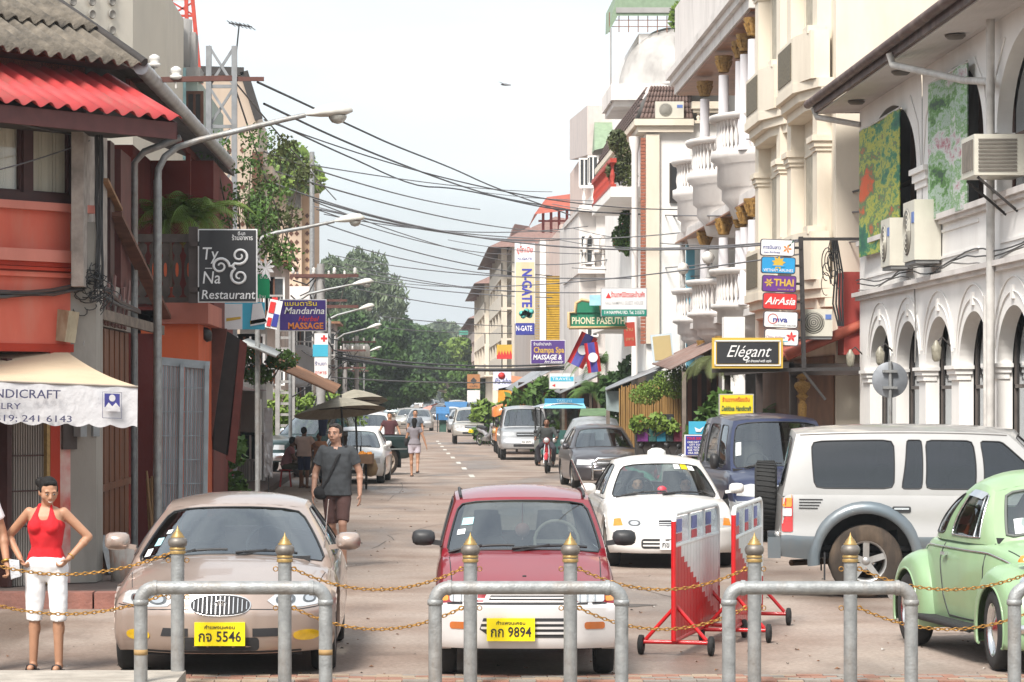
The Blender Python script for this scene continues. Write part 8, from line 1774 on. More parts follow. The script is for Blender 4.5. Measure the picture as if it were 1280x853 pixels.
def people():
 pp = lambda px,Y,z=0:(PX(px,Y),Y,z)
 # woman in red: faces left-of-camera, looking down, hands at her hips
 red = cloth('red',(.62,.012,.02));wh = cloth('white',(.80,.79,.80),var=.06)
 r,j,hd = person('woman in red halter top and white knee-length shorts with hands at her hips',(PX(58,23.0),23.0,0),pi-.1,1.56,'tan',
  dict(el=(-.36,-.06,1.17),wl=(-.21,.06,.985),er=(.36,-.10,1.17),wr=(.22,.05,.985),hl=(-.095,0,.90),hr=(.095,0,.90),kl=(-.11,.02,.49),al=(-.11,.0,.08),kr=(.11,-.03,.49),ar=(.13,-.06,.08),head=(-.03,.05,1.565)),
  red,wh,mat('sandal_black',(.03,.02,.02),.6),female=True,vox=.0075,leg_to=1.12,halter=True,bun=True,yaw=.45,pitch=-.35,fat=1.04,grip=('grip','grip'))
 q = MB();q.cap = None;p = j['wr']+Vector((.02,.06,-.06));q.add([p+Vector(v) for v in ((-.03,.02,.05),(.05,.03,.06),(.03,.04,-.10),(-.04,.03,-.08),(-.02,-.01,.05),(.055,-.01,.05),(.04,.0,-.11),(-.05,.0,-.07))],[(0,1,2,3),(7,6,5,4),(0,4,5,1),(1,5,6,2),(2,6,7,3),(3,7,4,0)])
 o = q.build('newspaper',mat('foil_packet',(.6,.6,.62),.35,.4,bump=.8,bscale=12),None);o.matrix_world = r.matrix_world if False else Matrix.Translation(r.location) @ Matrix.Rotation(pi-.1,4,'Z')
 o.name = 'silver_packet';tag(o,'crumpled silver packet held at the hip of the woman in red','packet')  # a crumpled packet in her hand, not a case for glasses
 q = MB();q.tube([hd(-.018,.094,-.057),hd(0,.0975,-.062),hd(.018,.094,-.057)],.0035,6);q.build('smile',TEETH,r)
 w = MB();a = lerp(j['wl'],j['el'],.12);dr = (j['wl']-j['el']).normalized();u = dr.orthogonal().normalized();v = dr.cross(u);w.tube([a+(u*cos(t)+v*sin(t))*.030 for t in np.linspace(0,2*pi,14)],.004,5,False);w.build('bracelet',mat('gold_trim',(.6,.35,.08),.35,.8),r)
 # man whose arm shows at the left edge
 r,j,hd = person('man in white T-shirt at the left edge with only one arm showing',(PX(-36,22.9),22.9,0),pi+.5,1.66,'tan',
  dict(er=(.26,.02,1.10),wr=(.24,.14,.86),el=(-.27,.0,1.12),wl=(-.27,.10,.88)),wh,cloth('khaki',(.25,.2,.13)),mat('shoe_dark',(.04,.03,.03),.7),vox=.011,leg_to=1.9,grip=('grip','grip'))
 w = MB();a = lerp(j['wl'],j['el'],.1);dr = (j['wl']-j['el']).normalized();u = dr.orthogonal().normalized();v = dr.cross(u);w.tube([a+(u*cos(t)+v*sin(t))*.034 for t in np.linspace(0,2*pi,14)],.012,6,False);w.build('wristwatch',_m['gold_trim'],r)
 # tall man in grey polo
 Y = 37.;r,j,hd = person('tall man in dark grey polo shirt and brown shorts walking behind the beige saloon',pp(421,Y),pi-.12,1.84,'fair',
  dict(el=(-.27,-.04,1.12),wl=(-.28,.03,.87),er=(.26,-.03,1.12),wr=(.27,.06,.88),kl=(-.09,.14,.52),al=(-.09,.03,.10),kr=(.06,.0,.49),ar=(.03,-.24,.12),head=(.02,.03,1.58)),
  cloth('charcoal',(.062,.068,.075)),cloth('brown',(.09,.045,.04)),mat('shoe_tan',(.2,.12,.07),.7),vox=.009,sleeves=.62,leg_to=.93,polo=True,yaw=-.25,hair=mat('hair_brown',(.02,.013,.010),.5,bump=.5,bscale=50),fat=.98,top_lo=-.05,wide=.92)
 q = MB();q.tube([j['sl']+Vector((.06,.0,.06)),j['chest']+Vector((-.03,.145,.03)),j['waist']+Vector((.09,.13,-.04)),j['hr']+Vector((.09,.10,.02))],.02,6)
 sh_ = q.build('shoulder_strap',cloth('black',(.02,.02,.022)),None);sh_.matrix_world = Matrix.Translation(r.location) @ Matrix.Rotation(pi-.12,4,'Z')
 b = Blob();b.ell(j['hr']+Vector((.10,.06,-.02)),(.11,.08,.09));g = b.build('bag',_m['cloth_black'],None,.012);g.matrix_world = sh_.matrix_world.copy()
 sh_.parent = g;sh_.matrix_parent_inverse = g.matrix_world.inverted();g.name = 'shoulder_bag';tag(g,'black shoulder bag slung across the man in the grey polo','bag')
 # vendor group under the parasols
 Y = 69.5;seatz = .42
 s_ = thing('stool','red plastic stool under the man in the mauve shirt','stool',pp(357,Y))
 q = MB();q.lathe([(0,.43),(.16,.43),(.17,.40),(.15,.39)],14);q.build('seat',mat('plastic_red',(.45,.02,.02),.5),s_)
 for a in range(4):q = MB();t = pi/4+a*pi/2;q.bar((cos(t)*.13,sin(t)*.13,.40),(cos(t)*.19,sin(t)*.19,0),.035);q.build('leg',_m['plastic_red'],s_)
 person('man in mauve T-shirt sitting on a red stool below the parasols',pp(357,Y,-.0),pi*.5+pi,1.62,'brown',
  dict(pelvis=(0,0,.52),waist=(0,.03,.68),chest=(0,.10,.86),neck=(0,.16,1.02),head=(0,.2,1.15),sl=(-.18,.13,.97),sr=(.18,.13,.97),el=(-.22,.22,.72),er=(.22,.22,.72),wl=(-.12,.42,.66),wr=(.14,.42,.66),
    hl=(-.1,0,.53),hr=(.1,0,.53),kl=(-.14,.42,.52),kr=(.14,.42,.52),al=(-.14,.42,.08),ar=(.14,.42,.08)),cloth('mauve',(.42,.20,.22)),cloth('olive',(.08,.08,.05)),mat('sandal_brown',(.1,.05,.03),.7),vox=.016,leg_to=1.5,face=False)
 person('person in pale pink T-shirt and navy shorts standing at the fruit cart, back to us',pp(380,Y-.8),-.3,1.46,'brown',
  dict(er=(.30,.10,1.15),wr=(.42,.28,1.08),el=(-.24,.1,1.12),wl=(-.2,.3,1.0)),cloth('pale_pink',(.75,.58,.52)),cloth('navy',(.02,.03,.09)),mat('sandal_brown',(.1,.05,.03),.7),vox=.014,leg_to=.98,face=False,fat=1.12)
 person('child in orange shirt facing the person in pale pink, beside the cart',pp(399,Y+.6),pi,1.30,'brown',{},cloth('orange',(.45,.2,.1)),cloth('dark',(.04,.04,.05)),mat('sandal_brown',(.1,.05,.03),.7),vox=.016,leg_to=1.6,face=True)
 # street walkers
 Y = 78.4;r,j,hd = person('woman in grey blouse and pale shorts walking away up the road',pp(518,Y),-.05,1.60,'tan',
  dict(kl=(-.09,.05,.5),al=(-.08,.02,.08),kr=(.10,-.02,.5),ar=(.10,-.22,.2),el=(-.23,.02,1.12),wl=(-.20,.14,.98),er=(.27,-.03,1.12),wr=(.34,-.05,.90)),cloth('grey',(.22,.20,.22)),cloth('lilac',(.55,.50,.56),var=.08),mat('sandal_black',(.03,.02,.02),.6),female=True,vox=.014,sleeves=.4,leg_to=.55,long_hair=True,face=False,top_lo=.03)
 b = Blob();b.ell((-.22,.08,.95),(.07,.14,.13));g = b.build('handbag',_m['cloth_black'],None,.014);g.location = r.location;g.rotation_euler = (0,0,-.05);tag(g,'dark handbag carried by the woman walking up the road','bag')
 person('man in dark maroon T-shirt walking towards us behind the pickup bed',pp(487,94),pi,1.66,'tan',dict(el=(-.3,0,1.14),wl=(-.36,.08,.95),er=(.3,0,1.14),wr=(.38,.05,.97),kl=(-.1,.12,.5)),cloth('maroon',(.07,.02,.025)),cloth('greyblue',(.12,.13,.16)),mat('shoe_dark',(.04,.03,.03),.7),vox=.018,leg_to=1.9)
 person('man in grey-blue shirt just beyond the woman walking up the road',pp(519,100),pi,1.72,'tan',{},cloth('slate',(.12,.14,.17)),cloth('dark',(.04,.04,.05)),mat('shoe_dark',(.04,.03,.03),.7),vox=.018,leg_to=1.9)
 # rider
 Y = 81.5;rr = motorcycle('small red motorcycle ridden towards us beside the blue three-wheeler',PX(683,Y),Y,R(-6),paint('moto_red',(.5,.02,.03)),stand=False)
 person('motorcycle rider in open dark shirt, bare-headed, riding towards us',(PX(683,Y)+.05,Y+.85,0),pi+R(-6),1.66,'brown',
  dict(pelvis=(0,0,.86),waist=(0,.0,1.0),chest=(0,.04,1.17),neck=(0,.07,1.34),head=(0,.1,1.47),sl=(-.19,.06,1.29),sr=(.19,.06,1.29),el=(-.32,.22,1.08),er=(.32,.22,1.08),wl=(-.30,.5,.99),wr=(.30,.5,.99),
    hl=(-.1,0,.86),hr=(.1,0,.86),kl=(-.24,.36,.72),kr=(.24,.36,.72),al=(-.2,.25,.3),ar=(.2,.25,.3)),cloth('dark_olive',(.05,.055,.055)),cloth('dark',(.04,.04,.05)),mat('shoe_dark',(.04,.03,.03),.7),vox=.014,leg_to=1.9,sleeves=1.5)
 # two people in the white saloon
 for nm,x in (('driver in dark clothes seated behind the windscreen of the white saloon',-.32),('front passenger in pale shirt inside the white saloon',.32)):
  person(nm,(3.28+x,36.5+2.0,0),pi,1.6,'tan',dict(pelvis=(0,0,.42),waist=(0,0,.58),chest=(0,.02,.77),neck=(0,0,.93),head=(0,.03,1.07),sl=(-.18,0,.88),sr=(.18,0,.88),el=(-.22,.15,.66),er=(.22,.15,.66),wl=(-.12,.40,.84),wr=(.12,.40,.84),
    hl=(-.1,0,.42),hr=(.1,0,.42),kl=(-.12,.4,.42),kr=(.12,.4,.42),al=(-.12,.5,.2),ar=(.12,.5,.2)),_m['cloth_charcoal'] if x < 0 else _m['cloth_pale_pink'],_m['cloth_dark'],None,vox=.014,leg_to=1.5)
# ================================================================== signs
def signm(n,c,r=.55):return mat('sign_'+n,c,r,var=.06,coat=.15)
def board(lab,x0,x1,y0,y1,Y,m,th=.06,border=None,bm=None,cat='sign',name='sign',group=None,tilt=0):
 """flat board given by its edges in the photograph and its distance; returns thing and surface frame helper"""
 X0,X1,Z0,Z1 = PX(x0,Y),PX(x1,Y),PZ(y1,Y),PZ(y0,Y);c = Vector(((X0+X1)/2,Y,(Z0+Z1)/2));w,h = X1-X0,Z1-Z0
 t = thing(name,lab,cat,(c.x,Y,c.z),0,group);t.rotation_euler = (0,R(tilt),0);f = MB()
 if border:f.box(-w/2-border,w/2+border,-.0,th,-h/2-border,h/2+border);f.build('frame',bm,t);f = MB();f.box(-w/2,w/2,-.012,-.001,-h/2,h/2)
 else:f.box(-w/2,w/2,0,th,-h/2,h/2)
 p = f.build('panel',m,t);s = Y/F
 def T(body,px,py,hpx,m,width=None,**k):
  me_w = None if width is None else width*s
  return text(body,hpx*s,Mx(((px-(x0+x1)/2)*s,-.014 if border else -.002,((y0+y1)/2-py)*s),(1,0,0),(0,0,1)),m,t,width=me_w,**k)
 def R_(a,b,c_,d,m,z=.016,name='panel_stripe'):q = MB();q.box((a-(x0+x1)/2)*s,(b-(x0+x1)/2)*s,-z,-.0,((y0+y1)/2-d)*s,((y0+y1)/2-c_)*s);return q.build(name,m,t)
 def Pt(px,py,z=.018):return Vector(((px-(x0+x1)/2)*s,-z,((y0+y1)/2-py)*s))
 return t,T,R_,Pt
def signs():
 W_ = signm('white',(.78,.78,.78));K_ = signm('black',(.022,.022,.025));G_ = signm('green',(.01,.19,.10));PU = signm('purple',(.075,.03,.20));Y_ = signm('yellow',(.80,.62,.02));BL = signm('blue',(.02,.30,.62));RD = signm('red',(.62,.03,.03));OR = signm('orange',(.70,.22,.03));GD = signm('gold',(.62,.40,.05));NV = signm('navy',(.03,.04,.28));CY = signm('cyan',(.05,.42,.60));TN = signm('tan',(.50,.36,.18));GY_ = signm('grey',(.35,.35,.36));DG = signm('dark_green',(.02,.10,.06))
 fr = mat('sign_frame_dark',(.04,.035,.035),.6)
 # black restaurant sign with the triple spiral
 t,T,B,Pt = board('square black restaurant sign with white triple spiral hanging over the left pavement',249,320,288,377,38.4,K_,.05,.016,W_)
 T('Ty',262,318,22,W_,20,shear=.12,bold=.004);T('–',261,335,14,W_,9);T('Na',264,348,22,W_,22,shear=.12,bold=.004);T('Restaurant',285,369,16,W_,67,shear=.12,bold=.006);T('ตี-นา',302,292.5,6,W_,9,bold=.01);T('ร้านอาหาร',303,298,8,W_,26,bold=.01)
 cx,cy = 291.5,333
 for k in range(3):
  a0 = R(90+120*k-30);ex,ey = cx+16*cos(a0),cy-15*sin(a0);pts = []
  for i in range(30):
   u = i/29;th = a0+pi+u*2*pi*1.45*1;r = 11.5*(1-u*.8);pts.append(Pt(ex+r*cos(th),ey-r*sin(th)*.95,.018))
  q = MB();q.tube([Pt(cx-1,cy,.018)]+pts,[.02]+[.021*(1-.4*i/29) for i in range(30)],6);q.build('spiral',W_,t)
 q = MB();q.box(PX(236,38.5),PX(247,38.5),38.46,38.54,PZ(379,38.5),PZ(284,38.5));
 for y in (305,362):q.box(PX(238,38.4),PX(249,38.4),38.40,38.45,PZ(y+3,38.4),PZ(y-3,38.4))
 o = q.build('sign_post',mat('post_brown',(.07,.05,.045),.7));tag(o,'dark post with pale clips holding the black restaurant sign','post')
 # things below and beside it
 t,T,B,Pt = board('blue painted board with a white sail below the black restaurant sign',281,331,378,412,43,CY,.05);q = MB();q.add([Pt(316,380),Pt(327,379),Pt(334,404),Pt(313,408)],[(0,1,2,3)]);q.build('sail',W_,t);q = MB();q.add([Pt(313,401),Pt(331,398),Pt(334,402),Pt(313,406)],[(0,1,2,3)]);q.build('stripe',GD,t);B(281,303,380,412,W_);q = MB();q.add([Pt(283,398,.02),Pt(301,396,.02),Pt(301,399,.02),Pt(283,402,.02)],[(0,1,2,3)]);q.build('stripe',GD,t)
 t,T,B,Pt = board('small green hanging sign right of the black restaurant sign',322,337,343,373,47,signm('leaf_green',(.0,.30,.12)),.04);T('บ้าน',330,347,5,W_,10);T('ร้าน',328,371,5,W_,8)
 o = thing('star_ornament','white and blue star ornament above the small green sign','ornament',P(332,335,47));q = MB()
 for k in range(9):a = k*2*pi/9+.2;q.add([(0,0,0),(.10*cos(a+.3),-.02,.10*sin(a+.3)),((.24 if k % 2 else .16)*cos(a),-.03,(.24 if k % 2 else .16)*sin(a)),(.10*cos(a-.3),-.02,.10*sin(a-.3)),(0,.03,0)],[(0,1,2,3),(4,3,2,1)])
 q.build('star',W_,o)
 t,T,B,Pt = board('white poster with red and dark pictures behind the blue painted board',334,350,375,411,52,W_,.04,tilt=12);B(335,342,378,392,RD);B(342,349,392,408,NV);B(336,341,398,409,RD)
 t,T,B,Pt = board('red lantern-like banner left of the purple massage sign',340,347,372,386,55,RD,.04)
 t,T,B,Pt = board('purple massage sign with orange lettering on the left side of the street',350,407,375.5,413,62,signm('violet',(.05,.02,.20)),.08,.02,W_)
 T('แมนดาริน',376,380,8,Y_,40,bold=.01);T('Mandarina',380,389,12,W_,50,shear=.25,bold=.01);T('Herbal',385,399,9,RD,26,shear=.3,bold=.01);T('MASSAGE',382,408,11,OR,44,bold=.03)
 t,T,B,Pt = board('white and blue stacked signboard with a red cross below the massage sign',393,410,417,473,74,W_,.08);B(391,410,431,446,CY);T('+',405,424,14,RD,bold=.05);T('clinic',400,439,5,W_,14);T('ร้านยา',401,455,6,NV,14);T('อาหาร',401,466,6,RD,14)
 t,T,B,Pt = board('translucent grey round dish behind the street poles on the left',372,378,455,461,100,GY_,.05,cat='satellite dish',name='satellite_dish');q = MB();q.lathe([(0,.25),(.5,.16),(.75,0),(.74,.03)],24,None,'y');q.build('dish',GY_,t)
 t,T,B,Pt = board('crinkled silver banner on a stand before the vendor',330,341,510,597,62,mat('silver_foil',(.55,.55,.57),.25,.7,bump=1,bscale=5,var=.3),.03);q = MB();q.bar((0,0,-.7),(0,0,-1.15),.03);q.build('stand',fr,t)
 for (x0,x1,y0,y1,lab) in ((322,327,499,600,'tall narrow white board beside the silver banner'),(333,341,478,500,'small white notice above the silver banner')):board(lab,x0,x1,y0,y1,60,W_,.03)
 # ---- right side
 YS = 48.2
 L6 = [(950,300,W_,'white airline panel with an orange frangipani, topmost of the stack'),(951,322,BL,'bright blue airline panel with a gold lotus'),(952,345,signm('thai_purple',(.13,.03,.24)),'purple airline panel with gold lettering'),(953,367,RD,'red airline panel with white script'),(954,390,W_,'white airline panel with a small red circle'),(955,412,W_,'white airline panel with a red flower, lowest of the stack')]
 for i,(x,y,m,lab) in enumerate(L6):
  t = thing('airline_sign',lab,'sign',tuple(P(x+21.5,y+10,YS)),0,'stack of airline signs');t.rotation_euler = (0,R(2.2),0);s = YS/F;q = MB();w,h = 43*s,21*s
  q.prism(rrect(-w/2,w/2,-h/2,h/2,.04),.05,Mx((0,0,0),(1,0,0),(0,0,1)));q.build('frame',signm('sign_edge',(.06,.05,.07)),t);q = MB();q.prism(rrect(-w/2+.014,w/2-.014,-h/2+.014,h/2-.014,.035),.006,Mx((0,-.051,0),(1,0,0),(0,0,1)));q.build('panel',m,t)
  def TT(b,dx,dy,hp,mm,wd,**k):text(b,hp*s,Mx((dx*s,-.058,-dy*s),(1,0,0),(0,0,1)),mm,t,width=wd*s,z=.002,**k)
  def petals(dx,dy,r,n,mm,nm='emblem',ph=0):
   q = MB()
   for k in range(n):a = 2*pi*k/n+ph;c = Vector((dx*s,-.062,-dy*s));q.add([c,c+Vector((cos(a-.35)*r*s*.6,-.001,sin(a-.35)*r*s*.6)),c+Vector((cos(a)*r*s,0,sin(a)*r*s)),c+Vector((cos(a+.35)*r*s*.6,-.001,sin(a+.35)*r*s*.6))],[(0,1,2,3)])
   q.build(nm,mm,t)
  if i == 0:TT('ການບິນລາວ' if 0 else 'การบินลาว',-7,0,6,NV,22,bold=.01);TT('Lao Airlines',-7,6,4,NV,20);petals(12,1,6,5,OR);petals(17,-6,5,2,DG,'leaf',.9)
  if i == 1:
   for k in range(5):pass
   petals(0,-3,9,9,GD,'emblem',.1);TT('VIETNAM AIRLINES',0,6.5,5,W_,37,bold=.005);B_ = MB();B_.box(-8*s,8*s,-.064,-.0605,-2*s,-.2*s);B_.build('lotus_base',m,t)
  if i == 2:TT('THAI',6,-1,12,GD,25,bold=.03);TT('Smooth as silk',8,7,3,GD,20);petals(-13,-1,6,6,GD)
  if i == 3:TT('AirAsia',0,0,13,W_,38,shear=.35,bold=.02)
  if i == 4:TT('mva',-1,0,10,NV,18,bold=.02);TT('SOUTHWEST AIRLINES',5,7,3,GY_,28);q = MB();q.tube([Vector(((-10+6*cos(a))*s,-.06,(1+6*sin(a))*s)) for a in np.linspace(0,2*pi,20)],.006,4,False);q.build('circle',RD,t)
  if i == 5:TT('China Airlines',-8,0,5,signm('mauve',(.3,.2,.4)),24,shear=.2);petals(12,-1,7,5,RD,'emblem',.3);petals(12,-1,4,5,signm('rose',(.8,.15,.15)),'emblem',.9);q = MB();q.box(-18*s,8*s,-.06,-.058,-5.5*s,-4.5*s);q.build('stripe',CY,t)
 t = thing('sign_bracket','black steel post and bracket carrying the airline signs and the black boutique sign','bracket',tuple(P(1001,462,YS+.1)),w=True);q = MB()
 Yb = YS+.12
 for a,b,w in (((1001,296),(1005,461),.07),((998,299),(1074,299),.05),((890,464),(1075,461),.06),((1002,462),(1032,500),.04)):q = MB();q.bar(P(*a,Yb),P(*b,Yb),w);q.build('bar',fr,t)
 for k in range(6):q = MB();q.bar(P(993,310+k*22.5,Yb-.03),P(1002,310+k*22.5,Yb-.03),.04);q.build('clip',fr,t)
 t,T,B,Pt = board('black boutique sign with white script inside a gold frame',896,973,428,455,48.0,K_,.10,.075,GD)
 B(893,976,425.5,427,W_);B(893,976,456,457.5,W_);B(893,894.5,426,457,W_);B(974.5,976,426,457,W_);T('Elégant',934,440,21,W_,56,shear=.45,bold=.0);T('get dressed with style',948,451.5,5,W_,32,shear=.35,bold=.01)
 t,T,B,Pt = board('yellow handicraft sign with Thai-like lettering above the blue van',900,941,494,518,51,Y_,.05,.02,GY_);T('ร้านขายเครื่องเงิน',920,500,7,RD,34,bold=.01);T('Dakkbua Handicraft',920,511,9,DG,37,shear=.2,bold=.02)
 t,T,B,Pt = board('light blue printed board above the dark blue notice',861,884,527,543,55,signm('aqua',(.05,.40,.60)),.04);q = MB();q.add([Pt(868,534),Pt(874,537),Pt(880,533),Pt(876,540),Pt(870,540)],[(0,1,2,3,4)]);q.build('bird',W_,t)
 t,T,B,Pt = board('dark blue tour notice with white lines of text standing beside the van',857,885,545,569,54,NV,.04,.02,W_);T('TOUR SERVICE',871,548.5,4.5,RD,25,bold=.02)
 for k,w in enumerate((22,17,22,20,21)):T(('ONE DAY TRIP','CITY TOUR','BUS TICKETS','AIR TICKETS','VISA SERVICE')[k],870,553+k*3.4,3.4,W_,w,bold=.02)
 # green arched guest-house sign and white board before it
 Y = 77.5;t,T,B,Pt = board('green guest-house sign with cream lettering and tan outline behind the white board',712,782,391,408,Y,G_,.10)
 out = [(711,410),(711,391),(719,391),(720,379),(727,375),(737,377),(744,375),(750,379),(751,390),(783,391),(783,410)];q = MB();q.tube([Pt(*p,.02) for p in out]+[Pt(*out[0],.02)],.05,6);q.build('outline',TN,t);q = MB();s = Y/F;q.prism([((x-747)*s,(399.5-y)*s) for x,y in out[1:-1]],.04,Mx((0,.0,0),(1,0,0),(0,0,1)));q.build('crest_board',G_,t)
 T('PHONE PASEUTH',748,401.5,12,signm('cream',(.75,.70,.50)),66,bold=.02);T('บ้านพัก',733,384,7,W_,15,bold=.02)
 t,T,B,Pt = board('white board with red heading and green address strip in front of the green sign',752,808,361,395,76.8,W_,.06,.02,GY_);B(752,808,387,395,signm('teal',(.0,.22,.16)));T('ร้านเทพนิมิตรและบ้านพัก',785,369,9,RD,42,bold=.015);T('NALI NAMPHU GUEST HOUSE',780,379,6,signm('pale_text',(.5,.5,.5)),48,bold=.005);T('114 NAMPHU RD. Tel. 215573',780,391,6,W_,50,bold=.02);q = MB();q.add([Pt(757,373),Pt(764,373),Pt(760.5,366)],[(0,1,2)]);q.build('triangle',RD,t)
 board('small pale blue board at the left corner of the white guest-house board',737,752,369,382,77.2,signm('pale_blue',(.5,.55,.68)),.04)
 # tall vertical sign, spa sign and others
 t,T,B,Pt = board('tall cream vertical sign with slanting blue lettering reading downwards',644.5,668,305,404,118,signm('sign_cream',(.66,.58,.38)),.35,.03,W_)
 B(644.5,668,305,328,W_);B(644.5,668,404,418,NV);T('ยูโทเปีย',656,313,9,RD,20,bold=.02);T('N-GATE',656,324,4,NV,18,bold=.02);T('N-GATE',655,411,9,W_,20,bold=.02)
 s = 118/F;text('N-GATE',17*s,Mx(((658-656.25)*s,-.02,(354.5-360)*s),(0,0,-1),(1,0,0)),signm('blue_violet',(.05,.06,.42)),t,bold=.03,width=48*s);q = MB()
 for k in range(7):a = k;q.lathe([(0,0),(.12,.0),(.0,.01)],8,Matrix.Translation(Pt(652+k*2,392+3*sin(k*1.7),.02)),'y')
 q.build('splash',signm('turquoise',(.08,.45,.42)),t)
 t,T,B,Pt = board('purple spa and massage sign with gold and white lettering on the right side',664,706,426,454.5,108,PU,.10,.02,W_);T('ร้านจำปาสปา',678,430.5,5,W_,22,bold=.01);T('Champa Spa',686,438,10,GD,38,bold=.02);T('MASSAGE &',684,447,8.5,W_,36,bold=.03,shear=.15);T('Art Souvenir',692,452.5,4.5,W_,24,bold=.02,shear=.2)
 t,T,B,Pt = board('small dark blue sign below the tall vertical sign',645,668,405,419,119.5,NV,.1)
 t,T,B,Pt = board('white and sky-blue travel sign beneath the spa sign',687,718,467,486,98,signm('off_white',(.66,.68,.66)),.06,.02,GY_);B(688,717,471,477,CY);T('TRAVEL',702,474,5,W_,24);q = MB();q.add([Pt(690,482),Pt(694,480),Pt(694,484)],[(0,1,2)]);q.build('arrow',RD,t)
 t,T,B,Pt = board('white sign with black script and a small figure farther down the street',616.5,639,461,488,140,signm('lilac_white',(.66,.68,.80)),.06);T('Pa kha',628,477,10,NV,20,shear=.3);q = MB();q.lathe([(0,0),(.18,0),(0,.01)],8,Matrix.Translation(Pt(627,470,.02)),'y');q.build('figure',RD,t)
 t,T,B,Pt = board('brown sign with a dark emblem at the far end of the right row',584,600,468,486,210,signm('brown',(.40,.18,.07)),.1);q = MB();q.add([Pt(592,472),Pt(596,476),Pt(592,481),Pt(588,476)],[(0,1,2,3)]);q.build('emblem',fr,t);T('cafe',592,483,4,fr,10)
 board('white panel hanging under the far brown sign',584,600,488,503,212,W_,.1)
 t,T,B,Pt = board('red and yellow patterned sign on the far cream hotel',621,640,431,446,185,GD,.1);B(621,640,444,449,RD)
 for k in range(5):q = MB();q.add([Pt(622+k*3.6,444),Pt(625.6+k*3.6,444),Pt(623.8+k*3.6,438)],[(0,1,2)]);q.build('zigzag',RD,t)
 t,T,B,Pt = board('tan menu board in a white frame leaning above the tin awning',817,839,420,450,75,signm('menu_tan',(.50,.40,.20)),.05,.05,signm('pale_blue_frame',(.55,.65,.72)),tilt=-6)
 t,T,B,Pt = board('red panel with pale lettering on the balcony below the guest-house signs',780,794,403,433,78.5,signm('brick_red',(.45,.05,.03)),.08,tilt=-3);T('ร้าน',787,412,6,TN,9);T('อาหาร',787,424,6,TN,10)
 for i,(px,py,Y,tl) in enumerate(((728,438,78,26),(741,447,77,-8))):
  t = thing('flag',('larger' if i == 0 else 'smaller')+' red and blue flag with a white disc hanging on the right side','flag',tuple(P(px,py,Y)),0,'flags above the awnings');t.rotation_euler = (0,R(tl),0);h,w = (.46,.34) if i == 0 else (.40,.26)
  for a,b,m in ((0,.25,RD),(.25,.75,signm('flag_blue',(.06,.06,.30))),(.75,1,RD)):q = MB();n = 6;q.add([(lerp(-w/2,w/2,lerp(a,b,k/n))*1.4,.06*sin(lerp(a,b,k/n)*7),z) for z in (-h,h) for k in range(n+1)],[(k,k+1,n+2+k,n+1+k) for k in range(n)],True);q.build('cloth',m,t)
  q = MB();q.lathe([(0,-.08),(.13,-.08)],16,None,'y');q.build('disc',W_,t)
